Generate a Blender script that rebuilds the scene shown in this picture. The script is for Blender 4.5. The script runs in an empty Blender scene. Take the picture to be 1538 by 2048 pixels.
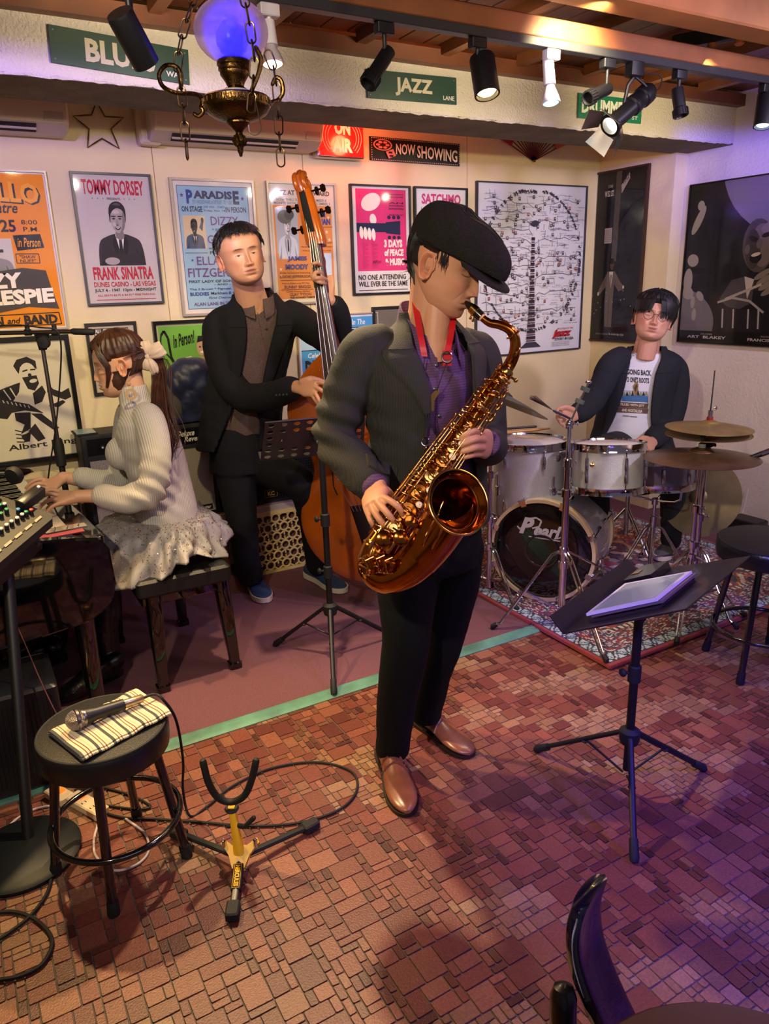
import bpy, bmesh, math, random
import numpy as np
from math import sin, cos, pi, radians, sqrt, atan2
from mathutils import Vector as V, Matrix, noise
from mathutils.bvhtree import BVHTree
random.seed(7); RNG = np.random.RandomState(7)
SC = bpy.context.scene
COL = SC.collection
# ---------------------------------------------------------------- camera
F, PITCH, ROLL, YAW, EYE = 1480.0, radians(17.1), radians(1.73), radians(29.5), 1.5
HD = V((sin(YAW), cos(YAW), 0)); RT = V((cos(YAW), -sin(YAW), 0)); UP = V((0, 0, 1))
CF = HD*cos(PITCH) - UP*sin(PITCH); CU = HD*sin(PITCH) + UP*cos(PITCH)
cam_d = bpy.data.cameras.new('camera'); cam = bpy.data.objects.new('camera', cam_d); COL.objects.link(cam)
cam_d.sensor_fit = 'HORIZONTAL'; cam_d.sensor_width = 36.0; cam_d.lens = 36.0*F/1538; cam_d.clip_start = 0.02
# image x axis / y axis in world (roll: world down leans to the right in the picture)
IX = RT*cos(ROLL) - CU*sin(ROLL)
IY = RT*sin(ROLL) + CU*cos(ROLL)
m = Matrix((IX, IY, -CF)).transposed().to_4x4(); m.translation = V((0, 0, EYE)); cam.matrix_world = m
SC.camera = cam
def ray(px, py):
    return (CF*F + IX*(px-769) - IY*(py-1024)).normalized()
O = V((0, 0, EYE))
def P(px, py, z=None, Y=None, X=None):          # point of a wall, the floor or a shelf seen at a pixel
    v = ray(px, py)
    t = (z-EYE)/v.z if z is not None else (Y/v.y if Y is not None else X/v.x)
    return O + v*t
def Q(px, py, h):                               # point at horizontal distance h from the lens
    v = ray(px, py); return O + v*(h/v.dot(HD))
# ---------------------------------------------------------------- world, exposure
w = bpy.data.worlds.new('world'); SC.world = w; w.use_nodes = True
w.node_tree.nodes['Background'].inputs[0].default_value = (0.55, 0.44, 0.58, 1)
w.node_tree.nodes['Background'].inputs[1].default_value = 0.16
SC.view_settings.view_transform = 'Standard'; SC.view_settings.look = 'None'
SC.view_settings.gamma = 1.0; SC.view_settings.exposure = 0.12; SC.view_settings.use_curve_mapping = False
# ---------------------------------------------------------------- lights
def light(kind, name, loc, target, col, power, size=0.05, spot=60, blend=0.5, sy=None):
    d = bpy.data.lights.new(name, kind); o = bpy.data.objects.new(name, d); COL.objects.link(o)
    d.color = col; d.energy = power; o.location = loc
    if kind == 'SPOT': d.spot_size = radians(spot); d.spot_blend = blend; d.shadow_soft_size = size
    elif kind == 'POINT': d.shadow_soft_size = size
    else:
        d.size = size
        if sy: d.shape = 'RECTANGLE'; d.size_y = sy
    o.rotation_euler = (V(target)-V(loc)).to_track_quat('-Z', 'Y').to_euler()
    return o
WARM, GOLD, BLUE, PURP, LAV, ORNG = (1, .74, .42), (1, .66, .28), (.10, .06, 1), (.42, .2, 1), (.70, .58, 1), (1, .30, .08)
light('SPOT', 'track_light_floor', (1.0, 2.40, 2.2), (.95, 1.85, 0), WARM, 170, .03, 76, .7)
light('SPOT', 'track_light_stool', (0.05, 2.55, 2.2), (.35, 1.65, 0), GOLD, 170, .03, 66, .5)
light('SPOT', 'house_light_front', (-.7, .2, 2.3), (.9, 2.6, 1.15), (1, .84, .58), 165, .05, 74, .6)
light('SPOT', 'house_light_right', (2.9, .6, 2.3), (2.9, 3.1, 1.0), (.82, .72, 1), 120, .08, 84, .7)
light('SPOT', 'wall_light_left', (.55, 1.9, 2.28), (.65, 3.85, 1.75), (1, .80, .40), 105, .04, 96, .8)
light('SPOT', 'wall_light_middle', (1.9, 1.9, 2.28), (2.3, 3.85, 1.6), (1, .80, .44), 92, .04, 96, .8)
light('SPOT', 'wall_light_corner', (2.6, 2.1, 2.25), (3.97, 3.05, 1.75), (1, .86, .40), 62, .04, 44, .7)
light('SPOT', 'lavender_poster_wash', (1.4, .5, 2.25), (3.2, 3.85, 1.6), (.62, .48, 1), 120, .05, 46, .7)
light('SPOT', 'blue_wash_left', (-.3, 1.7, 2.2), (.45, 2.95, 2.3), (.30, .18, 1), 120, .03, 60, .6)
light('SPOT', 'blue_wash_right', (2.9, 1.6, 2.2), (3.95, 2.7, 2.25), BLUE, 120, .03, 46, .6)
light('SPOT', 'purple_floor_wash', (2.6, -.7, 2.2), (1.9, .45, 0), (.14, .05, 1), 420, .05, 58, .9)
light('SPOT', 'purple_stage_wash', (1.9, .6, 2.3), (.9, 2.9, .2), (.6, .35, 1), 60, .05, 70, .9)
light('SPOT', 'lintel_light_jazz', (2.02, 2.35, 2.14), (2.05, 2.95, 2.24), (1, .85, .55), 12, .02, 110, .8)
light('SPOT', 'lintel_light_drum', (3.1, 2.35, 2.14), (3.2, 2.95, 2.24), (1, .84, .45), 13, .02, 105, .8)
light('SPOT', 'lintel_light_blues', (.85, 2.3, 2.16), (.75, 2.95, 2.25), (1, .85, .6), 14, .02, 120, .8)
light('SPOT', 'blue_front_wash', (-.3, -.3, 2.2), (1.45, .95, .5), (.10, .06, 1), 330, .04, 32, .6)
light('POINT', 'on_air_glow', (2.0, 3.62, 2.22), (0, 0, 0), (1, .16, .06), 5, .05)
light('POINT', 'ceiling_bounce', (2.2, 1.3, 1.9), (0, 0, 0), (1, .62, .40), 14, .3)
light('AREA', 'room_fill', (.6, -.6, 2.3), (1.3, 2.4, .8), (.90, .78, .92), 16, 1.6, sy=1.2)
# ---------------------------------------------------------------- materials
def lin(c): return tuple(((x/12.92) if x <= .04045 else ((x+.055)/1.055)**2.4) for x in c[:3])
def rgb(h):
    h = h.lstrip('#'); return lin([int(h[i:i+2], 16)/255 for i in (0, 2, 4)])
MC = {}
def mat(name, col='#888888', rough=.5, metal=0, bump=0, bscale=60, vary=0, vscale=8, coat=0, spec=.5, attr=False, sheen=0,
        emit=None, estr=0, stripe=None, sub=0, aniso=0, wave=None):
    if name in MC: return MC[name]
    m = bpy.data.materials.new(name); m.use_nodes = True; nt = m.node_tree; N = nt.nodes; L = nt.links
    b = N['Principled BSDF']; c = rgb(col) if isinstance(col, str) else col
    b.inputs['Base Color'].default_value = (*c, 1); b.inputs['Roughness'].default_value = rough
    b.inputs['Metallic'].default_value = metal; b.inputs['Coat Weight'].default_value = coat
    b.inputs['Specular IOR Level'].default_value = spec
    if sheen: b.inputs['Sheen Weight'].default_value = sheen
    if sub: b.inputs['Subsurface Weight'].default_value = sub; b.inputs['Subsurface Scale'].default_value = .01
    if emit: b.inputs['Emission Color'].default_value = (*(rgb(emit) if isinstance(emit, str) else emit), 1); b.inputs['Emission Strength'].default_value = estr
    src = None
    tc = N.new('ShaderNodeTexCoord')
    if attr:
        a = N.new('ShaderNodeAttribute'); a.attribute_name = 'Col'; src = a.outputs['Color']
    if vary:
        n = N.new('ShaderNodeTexNoise'); n.inputs['Scale'].default_value = vscale; n.inputs['Detail'].default_value = 5
        L.new(tc.outputs['Object'], n.inputs['Vector'])
        hs = N.new('ShaderNodeMapRange'); hs.inputs[1].default_value = .3; hs.inputs[2].default_value = .7
        hs.inputs[3].default_value = 1-vary; hs.inputs[4].default_value = 1+vary
        L.new(n.outputs[0], hs.inputs[0])
        mx = N.new('ShaderNodeMix'); mx.data_type = 'RGBA'; mx.blend_type = 'MULTIPLY'; mx.inputs[0].default_value = 1
        if src: L.new(src, mx.inputs[6])
        else: mx.inputs[6].default_value = (*c, 1)
        L.new(hs.outputs[0], mx.inputs[7]); src = mx.outputs[2]
    if stripe:                                   # (axis, scale, dark colour, sharpness)
        wv = N.new('ShaderNodeTexWave'); wv.bands_direction = stripe[0]; wv.inputs['Scale'].default_value = stripe[1]
        wv.inputs['Distortion'].default_value = stripe[4] if len(stripe) > 4 else 0
        L.new(tc.outputs['Object'], wv.inputs['Vector'])
        r = N.new('ShaderNodeMapRange'); r.inputs[1].default_value = stripe[3]; r.inputs[2].default_value = 1
        L.new(wv.outputs[0], r.inputs[0])
        mx = N.new('ShaderNodeMix'); mx.data_type = 'RGBA'; L.new(r.outputs[0], mx.inputs[0])
        if src: L.new(src, mx.inputs[6])
        else: mx.inputs[6].default_value = (*c, 1)
        mx.inputs[7].default_value = (*rgb(stripe[2]), 1); src = mx.outputs[2]
    if src: L.new(src, b.inputs['Base Color'])
    if bump:
        n = N.new('ShaderNodeTexNoise'); n.inputs['Scale'].default_value = bscale; n.inputs['Detail'].default_value = 4
        L.new(tc.outputs['Object'], n.inputs['Vector'])
        bp = N.new('ShaderNodeBump'); bp.inputs['Strength'].default_value = min(1, bump); bp.inputs['Distance'].default_value = .003*max(1, bump)
        L.new(n.outputs[0], bp.inputs['Height'])
        L.new(bp.outputs[0], b.inputs['Normal'])
    MC[name] = m; return m
def ribbed(name, col, rough, direction, scale, depth=.002, sheen=.3):
    m = mat(name, col, rough, sheen=sheen)
    N = m.node_tree.nodes; L = m.node_tree.links
    tc = N.new('ShaderNodeTexCoord'); wv = N.new('ShaderNodeTexWave'); wv.bands_direction = direction; wv.inputs['Scale'].default_value = scale
    wv.inputs['Distortion'].default_value = .6; wv.inputs['Detail Scale'].default_value = .4
    L.new(tc.outputs['Object'], wv.inputs['Vector']); bp = N.new('ShaderNodeBump'); bp.inputs['Distance'].default_value = depth; bp.inputs['Strength'].default_value = 1
    L.new(wv.outputs[0], bp.inputs['Height']); L.new(bp.outputs[0], N['Principled BSDF'].inputs['Normal'])
    return m
M_black = mat('black_paint', '#101014', .38, bump=.1)
M_blackm = mat('matt_black_metal', '#0b0b0e', .5, .1)
M_rubber = mat('black_rubber', '#0c0c0e', .7)
M_vinyl = mat('black_vinyl', '#101012', .45, bump=.35, bscale=350)
M_gloss = mat('piano_black', '#050507', .06, coat=1)
M_chrome = mat('chrome', '#d8d8de', .09, 1)
M_steel = mat('brushed_steel', '#8d8788', .28, 1)
M_brass = mat('sax_brass', '#b9742c', .15, 1, vary=.12, vscale=30)
M_brass2 = mat('pale_gold_keys', '#dcae62', .13, 1)
M_braz = mat('bronze_cymbal', '#b39a62', .42, .75, vary=.2, vscale=12)
M_braz2 = mat('red_bronze_cymbal', '#86694e', .36, .85, vary=.25, vscale=14)
M_obrass = mat('old_brass', '#5b4426', .3, 1, bump=.5, bscale=160)
M_white = mat('white_plastic', '#dcd8d4', .4)
M_cream = mat('cream_plastic', '#cbb895', .45)
M_print = mat('printed_paper', attr=True, rough=.6, spec=.25)
M_skin = mat('skin', attr=True, rough=.48, sub=.12, bump=.08, bscale=500)
M_hair = mat('dark_hair', '#0d0a0a', .55, vary=.4, vscale=60)
M_hairb = mat('brown_hair', '#3a1e12', .5, vary=.5, vscale=40)
def glassmat():
    m = bpy.data.materials.new('picture_glass'); m.use_nodes = True; N = m.node_tree.nodes; L = m.node_tree.links; N.clear()
    o = N.new('ShaderNodeOutputMaterial'); t = N.new('ShaderNodeBsdfTransparent'); g = N.new('ShaderNodeBsdfGlossy'); g.inputs['Roughness'].default_value = .06
    f = N.new('ShaderNodeFresnel'); f.inputs[0].default_value = 1.22; x = N.new('ShaderNodeMixShader')
    L.new(f.outputs[0], x.inputs[0]); L.new(t.outputs[0], x.inputs[1]); L.new(g.outputs[0], x.inputs[2]); L.new(x.outputs[0], o.inputs[0]); return m
M_glass = glassmat()
# ---------------------------------------------------------------- mesh builder
def frame(z, x=None):
    z = V(z).normalized()
    if x is None: x = V((1, 0, 0)) if abs(z.x) < .9 else V((0, 1, 0))
    x = V(x); x = (x - z*x.dot(z)).normalized(); return x, z.cross(x), z
def crv(pts, n):                                 # Catmull-Rom through points (any dimension)
    A = np.array([list(p) for p in pts], float)
    if len(A) < 3: return [A[0]+(A[-1]-A[0])*i/n for i in range(n+1)]
    A = np.vstack([2*A[0]-A[1], A, 2*A[-1]-A[-2]]); out = []; S = len(A)-3
    for i in range(n+1):
        u = i/n*S; k = min(int(u), S-1); t = u-k; a, b, c, d = A[k:k+4]
        out.append(.5*((2*b)+(c-a)*t+(2*a-5*b+4*c-d)*t*t+(3*b-a-3*c+d)*t**3))
    return out
class MB:
    def __init__(s): s.v = []; s.f = []; s.c = []; s.m = []; s.mi = 0; s.col = (.8, .8, .8); s.usecol = False
    def add(s, vs, fs):
        o = len(s.v); s.v += [tuple(x) for x in vs]; s.f += [tuple(i+o for i in f) for f in fs]
        s.c += [s.col]*len(fs); s.m += [s.mi]*len(fs); return s
    def box(s, c, size, ax=None, bev=0):
        x, y, z = ax if ax else (V((1, 0, 0)), V((0, 1, 0)), V((0, 0, 1)))
        a, b, d = [k/2 for k in size]; c = V(c)
        if not bev:
            vs = [c+x*i*a+y*j*b+z*k*d for i in (-1, 1) for j in (-1, 1) for k in (-1, 1)]
            return s.add(vs, [(0, 1, 3, 2), (4, 6, 7, 5), (0, 4, 5, 1), (2, 3, 7, 6), (0, 2, 6, 4), (1, 5, 7, 3)])
        e = min(bev, a*.49, b*.49, d*.49)        # rounded in the x-y outline and chamfered at both faces
        pts = []
        for qx, qy, a0 in ((1, 1, 0), (-1, 1, 90), (-1, -1, 180), (1, -1, 270)):
            for k in range(4):
                t = radians(a0+30*k); pts.append((qx*(a-e)+e*cos(t), qy*(b-e)+e*sin(t)))
        n = len(pts); rings = []
        for zz, sh in ((-d, e), (-d+e*.6, 0), (d-e*.6, 0), (d, e)):
            rings.append([c+x*(px*(1-sh/a*.6))+y*(py*(1-sh/b*.6))+z*zz for px, py in pts])
        vs = [p for r in rings for p in r]; fs = [(i*n+k, i*n+(k+1) % n, (i+1)*n+(k+1) % n, (i+1)*n+k) for i in range(3) for k in range(n)]
        fs += [tuple(range(n))[::-1], tuple(3*n+k for k in range(n))]; return s.add(vs, fs)
    def tube(s, pts, r, n=12, cap=True, ell=None, x0=None, closed=False, rnd=False):
        pts = [V(p) for p in pts]; K = len(pts); rs = r if hasattr(r, '__len__') else [r]*K
        if rnd and not closed:                   # rounded ends
            d0 = (pts[0]-pts[1]).normalized(); d1 = (pts[-1]-pts[-2]).normalized(); a, b = rs[0], rs[-1]
            pts = [pts[0]+d0*a, pts[0]+d0*a*.7]+pts+[pts[-1]+d1*b*.7, pts[-1]+d1*b]; rs = [a*.25, a*.75]+list(rs)+[b*.75, b*.25]; K += 4
        vs = []; X = None
        for i, p in enumerate(pts):
            if closed: t = pts[(i+1) % K]-pts[i-1]
            else: t = (pts[min(i+1, K-1)]-pts[max(i-1, 0)])
            if t.length < 1e-9: t = V((0, 0, 1))
            t.normalize()
            if X is None: X, Yv, _ = frame(t, x0)
            else:
                X = X-t*X.dot(t)
                X = X.normalized() if X.length > 1e-6 else frame(t)[0]; Yv = t.cross(X)
            e = (1, 1) if ell is None else (ell[i] if hasattr(ell[0], '__len__') else ell)
            for k in range(n):
                a = 2*pi*k/n; vs.append(p+X*cos(a)*rs[i]*e[0]+Yv*sin(a)*rs[i]*e[1])
        R = K if closed else K-1
        fs = [(i*n+k, i*n+(k+1) % n, ((i+1) % K)*n+(k+1) % n, ((i+1) % K)*n+k) for i in range(R) for k in range(n)]
        if cap and not closed: fs += [tuple(range(n))[::-1], tuple((K-1)*n+k for k in range(n))]
        return s.add(vs, fs)
    def lathe(s, prof, c, z=(0, 0, 1), n=24, x=None, a0=0, a1=2*pi):   # prof: (radius, height)
        X, Yv, Z = frame(z, x); c = V(c); K = len(prof); full = abs(a1-a0-2*pi) < 1e-6; m = n if full else n+1
        vs = [c+Z*h+(X*cos(a0+(a1-a0)*k/n)+Yv*sin(a0+(a1-a0)*k/n))*max(r, 1e-4) for r, h in prof for k in range(m)]
        fs = [(i*m+k, i*m+(k+1) % m, (i+1)*m+(k+1) % m, (i+1)*m+k) for i in range(K-1) for k in range(n)]
        if full and tuple(prof[0]) != tuple(prof[-1]):
            if prof[0][0] > 1e-3: fs.append(tuple(range(m))[::-1])
            if prof[-1][0] > 1e-3: fs.append(tuple((K-1)*m+k for k in range(m)))
        return s.add(vs, fs)
    def ring(s, c, R, r, z=(0, 0, 1), n=40, k=8, ey=1):
        X, Yv, Z = frame(z); c = V(c)
        return s.tube([c+X*cos(2*pi*i/n)*R+Yv*sin(2*pi*i/n)*R*ey for i in range(n)], r, k, closed=True)
    def ell(s, c, rx, n=16, ax=None):            # ellipsoid
        rx = rx if hasattr(rx, '__len__') else (rx,)*3; x, y, z = ax if ax else (V((1, 0, 0)), V((0, 1, 0)), V((0, 0, 1))); c = V(c); m = n//2+1
        vs = [c+x*rx[0]*sin(pi*(i+.001)/(m-.998))*cos(2*pi*k/n)+y*rx[1]*sin(pi*(i+.001)/(m-.998))*sin(2*pi*k/n)+z*rx[2]*cos(pi*i/(m-1)) for i in range(m) for k in range(n)]
        fs = [(i*n+k, (i+1)*n+k, (i+1)*n+(k+1) % n, i*n+(k+1) % n) for i in range(m-1) for k in range(n)]
        return s.add(vs, fs)
    def prism(s, pts, c, x, y, t):               # outline in the (x,y) frame, thickness t along x×y (towards -)
        c = V(c); x = V(x); y = V(y); z = x.cross(y).normalized(); n = len(pts)
        vs = [c+x*a+y*b for a, b in pts]+[c+x*a+y*b-z*t for a, b in pts]
        return s.add(vs, [tuple(range(n)), tuple(range(2*n-1, n-1, -1))]+[(i, i+n, (i+1) % n+n, (i+1) % n) for i in range(n)])
    def loft(s, secs, n=32, cap=True, pw=2.0):   # secs: (center, X, Y, a, b[, power])
        vs = []
        for sc in secs:
            c, x, y, a, b = sc[:5]; p = sc[5] if len(sc) > 5 else pw
            for k in range(n):
                t = 2*pi*k/n; cx, sy = cos(t), sin(t)
                vs.append(V(c)+V(x)*a*math.copysign(abs(cx)**(2/p), cx)+V(y)*b*math.copysign(abs(sy)**(2/p), sy))
        K = len(secs); fs = [(i*n+k, i*n+(k+1) % n, (i+1)*n+(k+1) % n, (i+1)*n+k) for i in range(K-1) for k in range(n)]
        if cap: fs += [tuple(range(n))[::-1], tuple((K-1)*n+k for k in range(n))]
        return s.add(vs, fs)
    def mesh(s, name, origin=(0, 0, 0), mats=None, smooth=True, ang=38):
        me = bpy.data.meshes.new(name); o = V(origin)
        me.from_pydata([(a-o.x, b-o.y, c-o.z) for a, b, c in s.v], [], s.f)
        for mm in (mats if isinstance(mats, (list, tuple)) else [mats]):
            if mm: me.materials.append(mm)
        if any(s.m): me.polygons.foreach_set('material_index', s.m)
        if s.usecol:
            ca = me.color_attributes.new('Col', 'FLOAT_COLOR', 'CORNER'); buf = []
            for f, c in zip(s.f, s.c): buf += [c[0], c[1], c[2], 1.0]*len(f)
            ca.data.foreach_set('color', buf)
        bm = bmesh.new(); bm.from_mesh(me)
        if not s.usecol:
            bmesh.ops.recalc_face_normals(bm, faces=bm.faces)
        if smooth:
            for f in bm.faces: f.smooth = True
            lim = radians(ang)
            for e in bm.edges:
                if len(e.link_faces) == 2 and e.calc_face_angle(0) > lim: e.smooth = False
        bm.to_mesh(me); bm.free(); me.update(); return me
    def build(s, name, mats, parent=None, loc=None, smooth=True, ang=38):
        org = wloc(parent) if parent is not None else V(loc if loc is not None else s.base())
        me = s.mesh(name, org, mats, smooth, ang); return link(name, me, parent, org if parent is None else None)
    def base(s):
        A = np.array(s.v); return V(((A[:, 0].min()+A[:, 0].max())/2, (A[:, 1].min()+A[:, 1].max())/2, A[:, 2].min()))
def wloc(o):
    l = V(o.location)
    while o.parent: o = o.parent; l += V(o.location)
    return l
def link(name, data, parent=None, loc=None):
    o = bpy.data.objects.new(name, data); COL.objects.link(o)
    if parent is not None: o.parent = parent
    if loc is not None: o.location = loc
    return o
def thing(name, label, cat, loc, group=None):
    o = link(name, None, None, V(loc)); o['label'] = label; o['category'] = cat; o.empty_display_size = .05
    if group: o['group'] = group
    return o
def tag(o, label, cat, group=None, kind=None):
    o['label'] = label; o['category'] = cat
    if group: o['group'] = group
    if kind: o['kind'] = kind
    return o
def struct(o): o['kind'] = 'structure'; return o
def remesh(mb, name, mats, parent, vox=.005, it=6, fac=.5, warp=None, loc=None, color=None, extra=None):
    """union of closed shapes as one continuous smoothed surface"""
    org = wloc(parent) if parent is not None else V(loc)
    me = mb.mesh('tmp', org, None, False); tmp = bpy.data.objects.new('tmp', me); COL.objects.link(tmp)
    r = tmp.modifiers.new('r', 'REMESH'); r.mode = 'VOXEL'; r.voxel_size = vox
    if it: sm = tmp.modifiers.new('s', 'SMOOTH'); sm.iterations = it; sm.factor = fac
    dg = bpy.context.evaluated_depsgraph_get(); dg.update()
    out = bpy.data.meshes.new_from_object(tmp.evaluated_get(dg)); out.name = name
    bpy.data.objects.remove(tmp); bpy.data.meshes.remove(me)
    n = len(out.vertices); co = np.empty(n*3); out.vertices.foreach_get('co', co); co = co.reshape(-1, 3)
    if warp is not None:
        nr = np.empty(n*3); out.vertices.foreach_get('normal', nr); nr = nr.reshape(-1, 3)
        co = co+nr*warp(co+np.array(org))[:, None]; out.vertices.foreach_set('co', co.ravel()); out.update()
    if extra is not None:                        # append sharp-featured grids (heads, ears) with their colours
        ev, ef, ec = extra; ev = ev-np.array(org); faces = [tuple(p.vertices) for p in out.polygons]
        base = np.tile(np.array(color), (n, 1)); allv = np.vstack([co, ev]); allf = faces+[tuple(i+n for i in f) for f in ef]
        o2 = bpy.data.meshes.new(name); o2.from_pydata(allv.tolist(), [], allf); bpy.data.meshes.remove(out); out = o2
        cc = np.vstack([base, ec])
    elif color is not None: cc = np.tile(np.array(color), (n, 1))
    if color is not None:
        ca = out.color_attributes.new('Col', 'FLOAT_COLOR', 'POINT'); ca.data.foreach_set('color', np.hstack([cc, np.ones((len(cc), 1))]).ravel())
    out.materials.clear()
    for mm in (mats if isinstance(mats, (list, tuple)) else [mats]): out.materials.append(mm)
    out.polygons.foreach_set('use_smooth', [True]*len(out.polygons)); out.update()
    return link(name, out, parent, org if parent is None else None)
def folds(amp, k=26, seed=0, d=(0, 0, 1)):
    r = np.random.RandomState(seed); ds = [r.randn(3)*(.55)+np.array(d)*r.choice([-1, 1])*1.0 for _ in range(6)]; ph = r.rand(6)*6
    def f(p):
        s = 0; wob = np.sin(p@np.array([7., 3, 5])+seed)*1.2
        for i, dd in enumerate(ds): s = s+np.abs(np.sin((p@(dd/np.linalg.norm(dd)))*k*(.6+.22*i)+ph[i]+wob*(1+.3*i)))**.8*(.9-.1*i)
        return (s/6-.42)*amp*2
    return f
# ---------------------------------------------------------------- flat lettering and printed shapes
TC = {}
def text2d(s, bold=0.0, shear=0.0):
    key = (s, bold, shear)
    if key in TC: return TC[key]
    cu = bpy.data.curves.new('t', 'FONT'); cu.body = s; cu.offset = bold; cu.shear = shear; cu.resolution_u = 2; cu.fill_mode = 'FRONT' if hasattr(cu, 'fill_mode') else cu.fill_mode
    ob = bpy.data.objects.new('t', cu); COL.objects.link(ob); dg = bpy.context.evaluated_depsgraph_get(); dg.update()
    me = bpy.data.meshes.new_from_object(ob.evaluated_get(dg))
    vs = np.array([v.co[:2] for v in me.vertices]) if len(me.vertices) else np.zeros((1, 2)); fs = [tuple(p.vertices) for p in me.polygons]
    bpy.data.objects.remove(ob); bpy.data.curves.remove(cu); bpy.data.meshes.remove(me)
    mn, mx = vs.min(0), vs.max(0); vs = (vs-mn)/np.maximum(mx-mn, 1e-6); TC[key] = (vs, fs, (mx-mn)[0]/max(1e-6, (mx-mn)[1])); return TC[key]
class Print:
    """shapes in percent of the sheet: x to the right, y downwards"""
    def __init__(s, o, u, v, nrm, lift=.0006): s.o = V(o); s.u = V(u); s.v = V(v); s.n = V(nrm).normalized(); s.mb = MB(); s.mb.usecol = True; s.k = 1; s.lift = lift
    def pt(s, x, y): return s.o+s.u*(x/100)+s.v*(y/100)+s.n*(s.lift+.00007*s.k)
    def poly(s, pts, col, step=True):
        if any(not (-.01 <= x <= 100.01 and -.01 <= y <= 100.01) for x, y in pts):     # trim to the sheet
            for ax_, lim, sg in ((0, 0, 1), (0, 100, -1), (1, 0, 1), (1, 100, -1)):
                out = []
                for a, b in zip(pts, list(pts[1:])+[pts[0]]):
                    da, db = (a[ax_]-lim)*sg, (b[ax_]-lim)*sg
                    if da >= 0: out.append(a)
                    if (da >= 0) != (db >= 0): q = da/(da-db); out.append((a[0]+(b[0]-a[0])*q, a[1]+(b[1]-a[1])*q))
                pts = out
                if len(pts) < 3: return s
        s.mb.col = rgb(col) if isinstance(col, str) else col
        ps = [s.pt(x, y) for x, y in pts]; s.mb.add(ps, [tuple(range(len(ps)))])
        if step: s.k += 1
        return s
    def r(s, x, y, w, h, col): return s.poly([(x, y+h), (x+w, y+h), (x+w, y), (x, y)], col)
    def e(s, cx, cy, rx, ry, col, ang=0, n=20, a0=0, a1=360):
        c, q = cos(radians(ang)), sin(radians(ang)); L = []
        for k in range(n):
            t = radians(a0+(a1-a0)*k/(n if a1-a0 >= 360 else n-1)); a, b = rx*cos(t), ry*sin(t); L.append((cx+a*c-b*q, cy+a*q+b*c))
        return s.poly(L[::-1], col)
    def ln(s, pts, w, col):
        asp = s.u.length/s.v.length
        s.mb.col = rgb(col) if isinstance(col, str) else col
        for (x0, y0), (x1, y1) in zip(pts[:-1], pts[1:]):
            dx, dy = (x1-x0)*asp, y1-y0; l = sqrt(dx*dx+dy*dy) or 1; nx, ny = -dy/l*w/2/asp, dx/l*w/2
            ps = [s.pt(*p) for p in ((x0+nx, y0+ny), (x1+nx, y1+ny), (x1-nx, y1-ny), (x0-nx, y0-ny))]; s.mb.add(ps, [(0, 1, 2, 3)])
        s.k += 1; return s
    def t(s, txt, x, y, w, h, col, bold=.012, shear=0, slope=0):
        vs, fs, _ = text2d(txt, bold, shear); s.mb.col = rgb(col) if isinstance(col, str) else col
        ps = [s.pt(x+a*w, y+(1-b)*h+slope*a) for a, b in vs]; s.mb.add(ps, fs); s.k += 1; return s
    def star(s, cx, cy, r, col, asp=1.0, inner=.42):
        return s.poly([(cx+(r if k % 2 == 0 else r*inner)*sin(pi*k/5), cy-(r if k % 2 == 0 else r*inner)*cos(pi*k/5)*asp) for k in range(10)][::-1], col)
    def bust(s, cx, cy, w, h, skin='#8a8078', hair='#1c1a1a', suit='#35323a', shirt='#d8d4cc', dark='#2a2624', turn=0):
        """a printed half-length portrait inside the box centred at cx,cy"""
        f = lambda x, y: (cx+x*w/2, cy+y*h/2); sk = rgb(skin) if isinstance(skin, str) else skin; sh = tuple(k*.55 for k in sk); hi = tuple(min(1, k*1.35) for k in sk); su = rgb(suit); sd = tuple(k*.55 for k in su); tn = turn*.10
        cv = lambda L_, c_: s.poly([f(*q) for q in crv(L_, 22)], c_)
        cv([(-1.02, 1), (-.98, .55), (-.86, .22), (-.55, .08), (-.2, .0), (.2, .0), (.55, .08), (.86, .22), (.98, .55), (1.02, 1)], suit)
        for q in (-1, 1): cv([(q*.98, 1), (q*.80, .75), (q*.66, .42), (q*.72, .95), (q*.80, 1)], sd); cv([(q*.20, .0), (q*.34, .28), (q*.24, .62), (q*.06, .95), (q*.13, .5), (q*.12, .2)], sd)
        s.poly([f(-.2, .02), f(-.1, .4), f(0, .72), f(.1, .4), f(.2, .02)], shirt); s.poly([f(-.06, .16), f(-.08, .62), f(0, .74), f(.08, .62), f(.06, .16), f(0, .11)], dark)
        cv([(-.17, .12), (-.16, -.1), (-.15, -.25), (.15, -.25), (.17, -.1), (.19, .12), (0, .2)], sh)
        for q in (-1, 1): s.e(*f(q*.315+tn*.3, -.44), w*.026, h*.045, sh)
        cv([(-.30, -.55), (-.31, -.38), (-.24, -.17), (-.12, -.05), (0, -.02), (.12, -.05), (.24, -.17), (.31, -.38), (.30, -.55), (.24, -.78), (0, -.86), (-.24, -.78)], sk)
        cv([(.30, -.60), (.31, -.38), (.24, -.17), (.12, -.05), (.02, -.02), (.12, -.16), (.19, -.34), (.20, -.56), (.24, -.7)], sh); s.e(*f(tn-.14, -.30), w*.04, h*.03, hi); s.e(*f(tn-.02, -.68), w*.08, h*.03, hi)
        cv([(-.33, -.40), (-.37, -.62), (-.30, -.88), (-.08, -1.0), (.16, -.99), (.34, -.84), (.37, -.60), (.33, -.40), (.30, -.60), (.22, -.74), (.02, -.80), (-.16, -.74), (-.28, -.62)], hair); cv([(-.2, -.9), (0, -.96), (.2, -.9), (.05, -.88)], tuple(min(1, k*3+.02) for k in rgb(hair)))
        for q in (-1, 1):
            s.e(*f(q*.135+tn, -.475), w*.042, h*.016, sh); s.e(*f(q*.135+tn, -.468), w*.026, h*.012, dark); s.e(*f(q*.14+tn, -.545), w*.058, h*.010, hair)
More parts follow.
